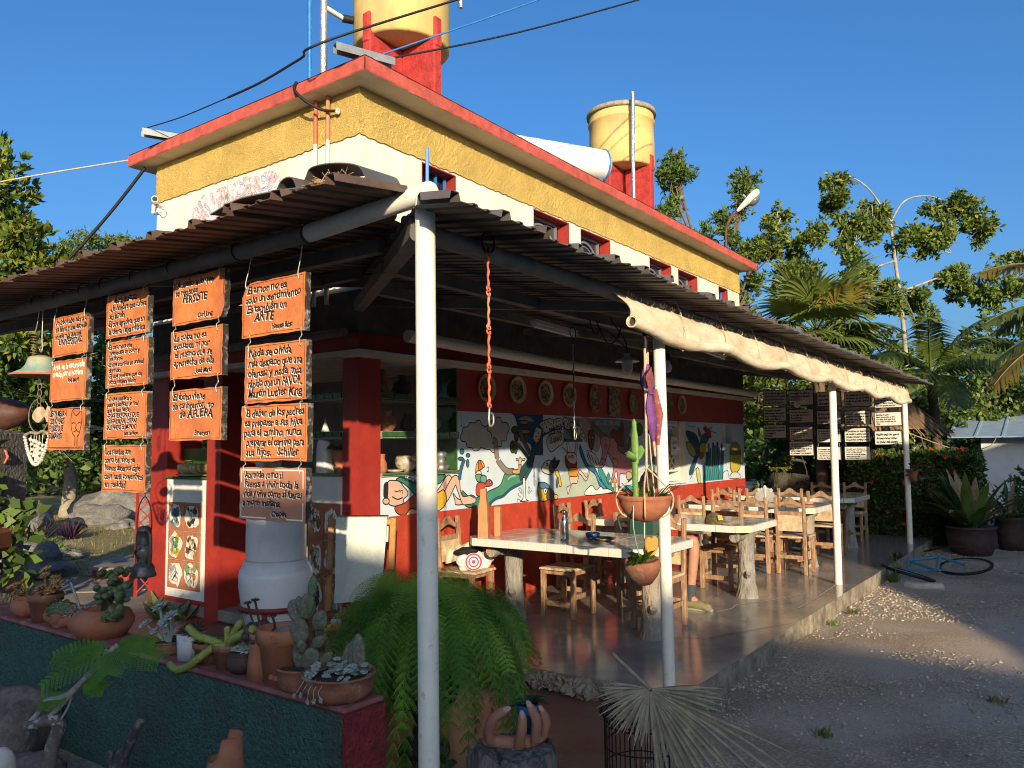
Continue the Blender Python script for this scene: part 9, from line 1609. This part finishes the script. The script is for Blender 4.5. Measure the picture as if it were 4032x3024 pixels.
# broad leaved plants at foot of the counter wall
t = thing('aloe_clump', 'clump of thick pointed leaves at the foot of the tiled counter', 'plant', (-.12, 2.75, RF)); b = MB()
for k in range(17):
 a = rng.uniform(0, 6.28); el = rng.uniform(.3, 1.0); L_ = rng.uniform(.16, .30); d = np.array((cos(a) * cos(el), sin(a) * cos(el), sin(el))); p = np.array((-.15 + rng.uniform(-.1, .06), 2.72 + rng.uniform(-.35, .3), RF)); s = norm(np.cross(d, (0, 0, 1))); nn = np.cross(s, d); w = L_ * .2
 b.add([p - s * w * .5, p + s * w * .5, p + d * L_ * .5 + s * w, p + d * L_, p + d * L_ * .5 - s * w, p + d * L_ * .45 - nn * w * .5], [(0, 5, 4), (4, 5, 3), (1, 2, 5), (2, 3, 5), (0, 1, 5)], sm=False)
b.build('leaves', m_jade, t)
# person in a dotted dress at the left edge
PD = thing('person', 'person in white dotted black dress with brown bag, cut by left edge', 'person', (-2.12, 2.19, RF)); px0, py0 = -2.12, 2.19
pv = [(px0, py0, .90), (px0, py0, 1.12), (px0, py0, 1.30), (px0, py0, 1.40), (px0, py0, 1.48), (px0 + .01, py0, 1.57), (px0, py0 + .16, 1.33), (px0 + .04, py0 + .19, 1.08), (px0 + .12, py0 + .10, .95), (px0, py0 - .14, 1.33), (px0 + .04, py0 - .17, 1.10), (px0 + .14, py0 - .14, .98), (px0, py0 + .09, .82), (px0, py0 + .10, .42), (px0, py0 + .10, -.04), (px0 + .10, py0 + .11, -.08), (px0, py0 - .09, .82), (px0, py0 - .09, .42), (px0, py0 - .09, -.04), (px0 + .10, py0 - .10, -.08)]
skin_part('body', m_skin, PD, pv, [(0, 1), (1, 2), (2, 3), (3, 4), (4, 5), (2, 6), (6, 7), (7, 8), (2, 9), (9, 10), (10, 11), (0, 12), (12, 13), (13, 14), (14, 15), (0, 16), (16, 17), (17, 18), (18, 19)], [.13, .11, .11, .05, .075, .085, .042, .032, .026, .042, .032, .026, .085, .055, .04, .035, .085, .055, .04, .035])
b = MB(); b.lathe([(.26, .62), (.235, .8), (.19, 1.0), (.165, 1.1), (.17, 1.25), (.15, 1.36), (.06, 1.42)], 28, (px0, py0, 0), squash=(.8, 1.0)); dr = b.build('dress', m_dot, PD)
b = MB()
for j in range(9):
 z = .65 + j * .075; r = np.interp(z, [.62, .8, 1.0, 1.1, 1.25], [.26, .235, .19, .165, .17])
 for k in range(20): a = (k + .5 * (j % 2)) * 2 * pi / 20; c = np.array((px0 + .8 * r * cos(a), py0 + r * sin(a), z)); b.lathe([(.001, .0018), (.015, .0012), (.015, -.004)], 9, c, ax=frame((cos(a), sin(a), .15)), cap=False)
b.build('white_dots', m_plasticw, dr)
b = MB(); b.ico((px0 - .0, py0 + .17, 1.62), .001, 1); b.ico((px0 - .02, py0, 1.60), (.10, .09, .11), 3, .1, 3); b.build('hair', m_hair, PD)
b = MB(); b.obox((px0 + .10, py0 - .22, .90), (.05, .11, .09), rotz(-.9), bev=.03); b.tube(smooth_path([(px0 + .10, py0 - .22, .98), (px0 + .05, py0 - .15, 1.25), (px0, py0 - .05, 1.40)], 5), .012, 6); bag = tag(b.build('shoulder_bag', M('brown_leather', (.17, .06, .03), .6)), 'brown leather bag carried by the person in dotted dress', 'bag')
# ------------------------------------------------------------------ trees on the left
tree('almond_tree', 'broad leaved tree with rosette foliage filling the upper left', (1.5, 12.6, GZ), [(1.5, 12.5, 1.5), (1.6, 12.4, 3.5), (1.7, 12.3, 4.6)], .26, [((1.2, 12.6, 6.2), (1.5, 1.5, 1.1)), ((2.0, 11.8, 5.6), (1.1, 1.1, .8)), ((2.45, 11.3, 5.0), (.8, .8, .6)), ((1.3, 12.4, 4.7), (1.6, 1.5, .9)), ((.3, 13.2, 5.5), (1.4, 1.4, 1.6)), ((2.1, 11.7, 4.2), (1.1, 1.1, .6)), ((1.6, 12.2, 7.0), (.7, .7, .5))], 2300, 8, .21, [m_leaf, m_leafd, m_leafy], 21, m_trunk, up=.5, ratio=.42, spread=.75)
tree('acacia_tree', 'flat topped feathery tree showing beside the far wall corner', (7.6, 18.6, GZ), [(7.6, 18.5, 3), (7.5, 18.3, 6.2)], .2, [((7.3, 18.3, 7.7), (1.7, 1.7, .55)), ((6.6, 19.0, 7.2), (1.2, 1.2, .5)), ((8.2, 17.6, 7.5), (1.4, 1.4, .5))], 1500, 7, .16, [m_leaf, m_leaffar], 31, up=.2, ratio=.25)
for k, (x, y, r, hh, lb) in enumerate(((2.6, 15.5, 2.0, 2.6, 'dense dark tree behind the leftmost plaque column'), (5.4, 17.0, 2.2, 3.0, 'dense dark tree between first and second plaque columns'), (8.2, 18.5, 2.2, 3.2, 'dense dark tree behind the second plaque column'), (.2, 16.0, 2.2, 3.0, 'dense dark tree at the far left edge'), (11.5, 19.0, 2.6, 3.2, 'far tree seen through the kitchen opening'))):
 tree('shade_tree', lb, (x, y, GZ), [(x + .1, y, .9), (x - .1, y + .1, 1.7), (x, y, hh)], .2, [((x, y, hh), (r, r, 1.3)), ((x + .9, y - .9, hh - .9), (1.1, 1.1, .8)), ((x - .9, y + .6, hh - .8), (1.2, 1.2, .9)), ((x + .3, y - .6, hh + 1.0), (1.3, 1.3, .8))], 1500, 7, .19, [m_leafd, m_leaf, m_leafd], 40 + k, m_trunk, ratio=.5)
# ------------------------------------------------------------------ trees and palms on the right
tree('wispy_tree', 'wispy upright tree behind the far roof tank and street lamp', (13.9, 2.3, GZ), [(13.9, 2.3, 3), (13.9, 2.2, 5.2)], .18, [((13.35, 3.0, 8.0), (.45, .45, .8)), ((13.2, 3.25, 7.2), (.5, .5, .6)), ((13.7, 2.6, 6.6), (.6, .6, .7)), ((14.4, 1.7, 7.6), (.45, .45, .75)), ((14.2, 1.95, 6.8), (.5, .5, .6)), ((14.6, 1.4, 6.2), (.5, .5, .5)), ((13.6, 2.7, 5.6), (.9, .9, .8)), ((14.6, 1.6, 5.2), (.9, .9, .6)), ((13.5, 3.0, 8.6), (.3, .3, .45)), ((14.5, 1.55, 8.1), (.3, .3, .4))], 2300, 7, .13, [m_leaffar, m_leaf, m_leafd], 51, up=.6, ratio=.34, shell=.2)
WT = (17.1, -1.5)
t = tree('white_trunk_tree', 'pale trunked tree with drooping leafy branches on the right', (17.3, -1.6, GZ), [(17.2, -1.55, 2.5), (17.07, -1.5, 4.8), (16.85, -1.42, 6.4), (16.75, -1.39, 7.2)], .07, [((15.9, -.4, 7.6), (.5, .5, .6)), ((15.8, -.3, 8.2), (.28, .28, .35)), ((16.2, -.6, 6.7), (.6, .6, .7)), ((17.6, -2.5, 7.5), (.6, .6, .35)), ((18.1, -3.1, 6.9), (.55, .55, .4)), ((17.5, -2.4, 6.5), (.7, .7, .6)), ((16.1, -.5, 5.6), (.8, .8, .6)), ((17.9, -2.9, 5.7), (.8, .8, .5)), ((15.4, .4, 6.6), (.55, .55, .6)), ((15.2, .9, 7.2), (.4, .4, .4)), ((14.9, 1.1, 6.4), (.6, .6, .4)), ((15.3, .5, 5.6), (.8, .8, .6)), ((18.4, -3.6, 5.2), (.7, .7, .5)), ((17.0, -1.5, 5.2), (1.0, 1.0, .5)), ((18.8, -3.9, 6.1), (.35, .35, .3)), ((16.5, -1.1, 7.3), (.35, .35, .5)), ((17.0, -1.7, 6.6), (.4, .4, .5))], 4600, 8, .135, [m_leaf, m_leaffar, m_leafd, m_leafy], 52, m_trunk, up=-.25, ratio=.45, limbs=False, shell=.15)
b = MB()
for pts, r in (([(16.75, -1.39, 7.2), (16.45, -1.0, 8.0), (16.1, -.6, 8.35), (15.9, -.4, 8.25)], .026), ([(16.75, -1.39, 7.15), (16.95, -1.7, 7.7), (17.4, -2.2, 7.85), (17.8, -2.7, 7.6)], .026), ([(16.8, -1.4, 7.1), (16.4, -.95, 7.1), (16.1, -.55, 7.2)], .04), ([(16.9, -1.45, 6.2), (16.3, -.7, 5.9)], .03), ([(17.0, -1.5, 5.4), (17.6, -2.4, 5.8)], .04)): b.tube(smooth_path(pts, 5), np.linspace(r, r * .4, len(smooth_path(pts, 5))), 7)
b.build('limb', m_trunk, t)
for k, (x, y, r, hh, mt, lb) in enumerate(((15.5, 2.6, 1.6, 4.0, 0, 'mid green tree behind the far end of the roof'), (17.5, -.2, 1.7, 3.4, 1, 'mid green tree filling behind the fan palm'), (19.8, -3.0, 1.8, 3.6, 1, 'rounded green tree behind the drooping palm'), (21.5, -5.2, 1.9, 3.5, 0, 'rounded green tree behind the white house'), (20.5, 1.2, 2.2, 4.2, 0, 'far green tree between wispy and pale trunked trees'), (24.0, -8.5, 2.4, 3.2, 1, 'far green tree beyond the white house at right edge'), (13.8, -.6, 1.2, 1.9, 1, 'dark shrub tree behind the framed boards'), (14.9, -1.7, 1.1, 1.8, 1, 'dark shrub tree behind the hedge'))):
 tree('shade_tree', lb, (x, y, GZ), [(x, y, 1), (x + .1, y, hh)], .16, [((x, y, hh), (r, r, 1.2)), ((x + .6, y - .8, hh - 1.1), (r * .8, r * .8, .9)), ((x - .5, y + .8, hh - 1.0), (r * .8, r * .8, .9)), ((x, y, hh - 1.7), (r * .9, r * .9, .8))], 1300, 7, .17, [[m_leaf, m_leaffar, m_leafy], [m_leafd, m_leaffar, m_leaf]][mt], 60 + k, ratio=.5)
FP = thing('fan_palm', 'fan palm with broad stiff leaves rising behind the framed boards', 'palm', (10.75, -1.05, GZ), 'palms on the right'); b = MB(); S = np.array([(10.75, -1.05, z) for z in np.linspace(GZ, 3.75, 12)]); b.tube(S, [.11 + .012 * (i % 2) for i in range(12)], 12); b.build('trunk', m_trunkd, FP)
b = MB(); hc = np.array((10.75, -1.05, 3.75))
for k in range(26):
 a = k * 2.399; el = radians(np.interp(k, [0, 25], [70, -38])) + rng.uniform(-.15, .15); d = np.array((cos(a) * cos(el), sin(a) * cos(el), sin(el))); pl = .55 + .25 * rng.uniform(); hub = hc + d * pl - (0, 0, .05 * k / 12); b.tube([hc, (hc + hub) / 2 + (0, 0, .03), hub], .012, 5, m=0); up_ = norm(np.array((0, 0, 1.)) - d * d[2] + 1e-3); fan_leaf(b, hub, norm(d + (0, 0, -.12)), up_, .95 * rng.uniform(.85, 1.1), radians(rng.uniform(190, 250)), 34, 1 if k in (7, 13, 19) else 0, k, 1.7)
b.build('leaf', [m_palm, m_palmy], FP)
b = MB()
for k in range(16): a = k * .7; hub = hc + np.array((.25 * cos(a), .25 * sin(a), -.35)); fan_leaf(b, hub, (cos(a) * .4, sin(a) * .4, -.9), norm((cos(a), sin(a), .3)), .6, 1.2, 12, 0, 90 + k, .3)
b.build('dead_leaf_skirt', m_thatch, FP)
def pinnate_palm(label, c, spec, nl, ll, lw_, mats, trunk_r, seed, tb):
 t = thing('feather_palm', label, 'palm', (tb[0], tb[1], GZ), 'palms on the right'); b = MB(); b.tube(smooth_path([(tb[0], tb[1], GZ), ((tb[0] + c[0]) / 2 + .05, (tb[1] + c[1]) / 2, (GZ + c[2]) / 2), c], 6), np.linspace(trunk_r, trunk_r * .7, 13), 10); b.build('trunk', m_trunkd, t)
 for k, (d, L_, dr, mi, ro) in enumerate(spec):
  b = MB(); pinnate(b, c, d, L_, dr, nl, ll, lw_, 0, .45, ro, seed + k); b.build('frond', mats[mi], t)
 return t
pinnate_palm('feather palm with long drooping fronds between hedge and fan palm', (12.6, -2.7, 2.9), [((-.5, .7, .9), 2.3, 1.6, 0, .2), ((-.2, -.6, 1.0), 2.2, 1.7, 0, -.2), ((-.7, -.1, 1.1), 2.0, 1.5, 0, 0), ((.2, .8, 1.0), 2.2, 1.5, 0, .1), ((-.6, .3, .5), 2.0, 1.7, 0, .3), ((-.4, -.7, .5), 2.0, 1.8, 0, -.3), ((.5, -.6, .9), 2.1, 1.6, 0, 0), ((-.8, .1, .2), 1.7, 1.2, 0, .2), ((-.1, .2, 1.3), 1.9, 1.1, 0, .4), ((-.3, .9, .3), 1.9, 1.5, 0, .2), ((-.75, -.35, .0), 1.6, 1.2, 0, -.1), ((.1, -.9, .4), 1.9, 1.6, 0, 0)], 50, .55, .024, [m_palm], .12, 300, (12.75, -2.75))
pinnate_palm('coconut palm reaching in from the right edge with yellowing fronds', (9.55, -6.15, 3.35), [((-.38, .86, .75), 2.6, 1.0, 1, .25), ((-.45, .88, .35), 2.5, .9, 0, .1), ((-.25, .95, .10), 2.3, .9, 0, .15), ((-.42, .88, .02), 2.6, 1.1, 1, .3), ((-.1, .95, -.12), 2.2, 1.3, 0, .2), ((.25, .92, -.1), 2.2, 1.5, 0, .1), ((-.6, .6, .9), 2.4, 1.2, 0, 0), ((.3, .9, .5), 2.4, 1.2, 0, 0), ((.55, .75, .05), 2.3, 1.5, 0, .1), ((-.3, .9, -.35), 2.1, 1.0, 1, .3), ((.7, -.3, .8), 2.4, 1.3, 0, 0), ((-.2, -.8, .8), 2.4, 1.3, 0, 0)], 60, .62, .026, [m_palm, m_palmy], .13, 400, (9.75, -6.4))
t = thing('bush_sprig', 'bright leafy sprigs at the right edge below the palm', 'bush', (11.6, -6.6, GZ)); P, D = blob_tips([((11.2, -6.35, 2.7), (.35, .35, .75)), ((11.6, -6.6, 1.2), (.6, .6, 1.2))], 420, 77, .3); V, F = leaves(P, D, 5, .14, 78, .4, .45); npmesh('foliage', V, F, m_leaf, t); b = MB(); b.tube([(11.6, -6.6, GZ), (11.4, -6.45, 1.5), (11.2, -6.35, 3.0)], [.05, .04, .02], 6); b.build('stem', m_trunkd, t)
# hedge with red flowers
HG = thing('flowering_hedge', 'dark clipped hedge with red flowers beyond the terrace end', 'hedge', (10.8, -3.2, GZ)); P = []; D = []
for f_, nn, m_ in (('x', (-1, 0, 0), 2300), ('z', (0, 0, 1), 1500), ('y', (0, -1, 0), 500)):
 u = rng.uniform(0, 1, (m_, 3)); q = np.stack([10.45 + 1.0 * u[:, 0], -3.6 + 2.3 * u[:, 1], GZ + 1.5 * u[:, 2]], 1); j = np.abs(rng.normal(size=m_)) * .07
 if f_ == 'x': q[:, 0] = 10.45 + j - .03 * np.sin(q[:, 1] * 5)
 elif f_ == 'z': q[:, 2] = GZ + 1.52 - j + .06 * np.sin(q[:, 1] * 4 + q[:, 0] * 3)
 else: q[:, 1] = -3.6 + j
 P.append(q); D.append(np.tile(nn, (m_, 1)).astype(float))
P = np.concatenate(P); D = np.concatenate(D); V, F = leaves(P, D, 4, .085, 88, .3, .5, .8); npmesh('foliage', V, F, [m_leafd, m_leaf], HG, mi=(rng.uniform(0, 1, len(F)) < .3).astype(int)); b = MB(); b.box((10.55, -3.5, GZ), (11.4, -1.4, 1.22), jit=.03); b.build('stems', m_trunkd, HG)
b = MB()
for k in range(46):
 y = rng.uniform(-3.5, -1.4); p = np.array((10.42 + rng.uniform(-.03, .5), y, GZ + 1.54 + rng.uniform(-.1, .1))) if k < 36 else np.array((10.40, y, rng.uniform(.2, 1.3)))
 for j in range(5): a = j * 1.256; d = np.array((-.3, cos(a), sin(a))) * .03; b.add([p, p + d + np.array((0, -sin(a), cos(a))) * .012, p + d * 1.3, p + d - np.array((0, -sin(a), cos(a))) * .012], [(0, 1, 2, 3)])
b.build('flower', m_flower, HG)
for k, (x, y, z, r, lb) in enumerate(((11.3, -1.1, .55, .75, 'dark leafy bush under the framed boards'), (11.0, -.15, .3, .6, 'dark leafy bush at the end of the mural wall'), (14.2, -5.2, .4, .9, 'shaded bush in front of the white house'), (12.6, -4.6, .5, .7, 'shaded bush behind the pedestal urn'), (12.3, -6.3, .2, .7, 'low bush at the right edge before white house'))):
 t = thing('garden_bush', lb, 'bush', (x, y, GZ), 'bushes on the right'); P, D = blob_tips([((x, y, z), (r, r, r * .9)), ((x + .2, y + .3, z - r * .4), (r, r, r * .6))], 700, 120 + k, .4); V, F = leaves(P, D, 5, .13, 130 + k, .3, .42); npmesh('foliage', V, F, [m_leafd, m_leaf, m_leafd], t, mi=rng.integers(0, 3, len(F))); b = MB(); b.tube([(x, y, GZ), (x, y, z)], .04, 6); b.build('stem', m_trunkd, t)
t = thing('mossy_boulder', 'dark mossy boulder with pale green rosettes at far end of terrace', 'rock', (10.75, -.45, GZ)); b = MB(); b.ico((10.85, -.42, .72), (.40, .40, .60), 3, .35, 44, sm=False); b.build('rock_body', M('mossy_rock', (.075, .065, .045), .95, .4, 9, .9, 30, bdist=.04), t); b = MB()
for k in range(26): rosette(b, (10.55 + rng.uniform(-.1, .2), -.30 + rng.uniform(-.25, .2), 1.25 + rng.uniform(-.15, .12)), .09, 7, 2, (-.5, rng.uniform(-.4, .4), 1), .2, 200 + k)
b.build('rosettes', m_leafy, t)
TH = thing('thatched_shelter', 'dry thatch shelter showing behind the framed boards', 'shelter', (11.9, -1.6, GZ)); b = MB(); ctr = np.array((11.9, -1.6, 3.05))
for k in range(900):
 a = rng.uniform(0, 6.28); s0, s1 = sorted(rng.uniform(.05, 1.05, 2)); s1 = min(s0 + .5, 1.08); f = lambda s: ctr + np.array((1.45 * s * cos(a), 1.45 * s * sin(a), -1.25 * s + rng.uniform(-.02, .05))); p, q = f(s0), f(s1); w = np.array((-sin(a), cos(a), 0)) * .02; b.add([p - w, p + w, q + w * .5, q - w * .5], [(0, 1, 2, 3)])
b.build('thatch', m_thatch, TH); b = MB(); b.lathe([(.001, 3.0), (.6, 2.48), (1.38, 1.84)], 20, (11.9, -1.6, 0), cap=False); b.build('thatch_base', m_thatch, TH); b = MB(); b.tube([(11.9, -1.6, GZ), (11.9, -1.6, 3.0)], .06, 8); b.build('pole', m_trunkd, TH)
# white house
WH = thing('white_house', 'low white house with pale blue sheet roof at the right edge', 'building', (18.3, -7, GZ)); b = MB(); b.box((18.2, -16, GZ - .1), (25, -2.95, 1.78)); b.build('wall', m_house, WH)
for k in range(24):
 y0q = -16.2 + k * .58; b = MB(); b.add([(17.75, y0q, 1.70), (17.75, y0q + .56, 1.70), (22.5, y0q + .56, 2.9), (22.5, y0q, 2.9), (17.75, y0q, 1.73), (17.75, y0q + .56, 1.73), (22.5, y0q + .56, 2.93), (22.5, y0q, 2.93)], [(0, 3, 2, 1), (4, 5, 6, 7), (0, 1, 5, 4), (1, 2, 6, 5), (2, 3, 7, 6), (3, 0, 4, 7)]); b.bar((17.75, y0q + .56, 1.735), (22.5, y0q + .56, 2.935), .05, .035); b.build('roof_sheet', m_blroof, WH)
b = MB(); b.lathe([(.001, .03), (.10, .03), (.12, .0)], 20, (18.19, -6.35, .85), ax=frame((-1, 0, 0))); b.build('round_vent', m_stone, WH)
cable('thin twine line sagging from last post toward white house', [(9.15, -2.82, 1.75), (12, -3.2, 1.45), (15, -3.4, 1.5), (18.2, -3.3, 1.72)], .008, m_rope, 'twine_line')
# street lamp
t = thing('street_lamp', 'grey cobra head street lamp above the far end of the roof', 'street lamp', (11.5, .95, GZ)); b = MB(); b.tube(smooth_path([(11.5, 1.0, GZ), (11.5, .98, 4), (11.5, .95, 5.6), (11.48, .92, 6.25), (11.56, .75, 6.6)], 6), [.05] * 12 + [.03] * 13, 8); b.build('pole', M('rusty_pole', (.12, .05, .035), .8, .3, 9), t)
b = MB(); hd = np.array((11.57, .71, 6.6)); dd = norm((.25, -.42, .46)); b.lathe([(.03, 0), (.06, .05), (.085, .2), (.12, .4), (.125, .52), (.09, .62), (.001, .66)], 20, hd, ax=frame(dd), squash=(1, .62)); b.build('lamp_head', m_ply, t)
b = MB(); A_ = frame(dd); b.ico(hd + dd * .47 - np.array((0, 0, 1)) * .06 + np.array((.05, -.02, -.03)), (.09, .08, .14), 2, R=A_); b.build('lens', M('grey_lens', (.10, .11, .12), .2), t); b = MB(); b.tube([hd + dd * .36 + (-.06, .06, .05), hd + dd * .36 + (-.11, .1, .10)], .035, 8); b.build('photocell', m_galv, t)
# ------------------------------------------------------------------ unseen houses added behind the viewer, rooflines shaped to shade the yard
t = thing('caster_house', 'tall plain house added unseen behind the viewer to shade the yard', 'building', (-17, -19, GZ)); b = MB(); b.box((-20, -28, GZ), (-15.3, -13.5, 5.3)); b.build('wall', m_cream, t); b = MB(); b.box((-20.4, -28.3, 5.3), (-15.0, -13.4, 5.53)); b.build('roof', m_roofc, t)
b = MB(); b.box((-15.31, -24, 1), (-15.26, -22.6, 2.4)); b.box((-15.31, -19, 1), (-15.26, -17.6, 2.4)); b.build('window', m_glass, t)
t = thing('caster_shed', 'long low shed added unseen behind the viewer to cast shade', 'building', (-17, -6, GZ)); b = MB(); b.box((-19, -13.3, GZ), (-15.3, 2.0, 4.3)); b.build('wall', m_white, t); b = MB(); b.box((-19.3, -13.38, 4.3), (-15.0, 2.2, 4.5)); b.build('roof', m_roofc, t)
t = thing('caster_cottage', 'gabled cottage added unseen behind the viewer, roofline shaped for shade', 'building', (0, -16, GZ)); b = MB(); rk = [(-7.4, 2.75), (-5.6, 3.2), (-5.02, 3.85), (-4.78, 5.05), (-3, 5.35), (-1.2, 5.15), (-.4, 5.0), (3, 5.0), (9, 5.0), (14, 3.8)]; b.prism([(-7.2, GZ)] + rk + [(14, GZ)], (0, -18, 0), (1, 0, 0), (0, 0, 1), (0, 1, 0), 4.0); b.build('gable_wall', m_cream, t); b = MB()
for p, q in zip(rk[:-1], rk[1:]): b.bar((p[0], -16, p[1] + .03), (q[0], -16, q[1] + .03), 4.3, .06, up=(0, 0, 1))
b.build('roof', m_sheet, t)
# far belt of woodland closing the view on both sides
P = []; D = []
for az, ds, hh in [(radians(a), 46 + 10 * sin(a * 1.7), 5.5 + 2.2 * sin(a * 2.3) + 1.2 * sin(a * 5.1)) for a in np.arange(-8, 84, 2.2)]:
 c = np.array((-4.78 + ds * cos(az), -5.13 + ds * sin(az), hh * .45)); p, d = blob_tips([(c, (2.6, 2.6, hh * .55)), (c - (0, 0, hh * .3), (2.6, 2.6, hh * .4))], 230, int(az * 1000) + 2000, .4); P.append(p); D.append(d)
P = np.concatenate(P); D = np.concatenate(D); P[:, 2] = np.maximum(P[:, 2], GZ); V, F = leaves(P, D, 5, .55, 999, .2, .55); g = npmesh('woodland', V, F, [m_leaffar, m_leafd], kind='stuff', mi=rng.integers(0, 2, len(F))); g['label'] = 'distant belt of mixed green woodland behind everything'; g['category'] = 'woodland'
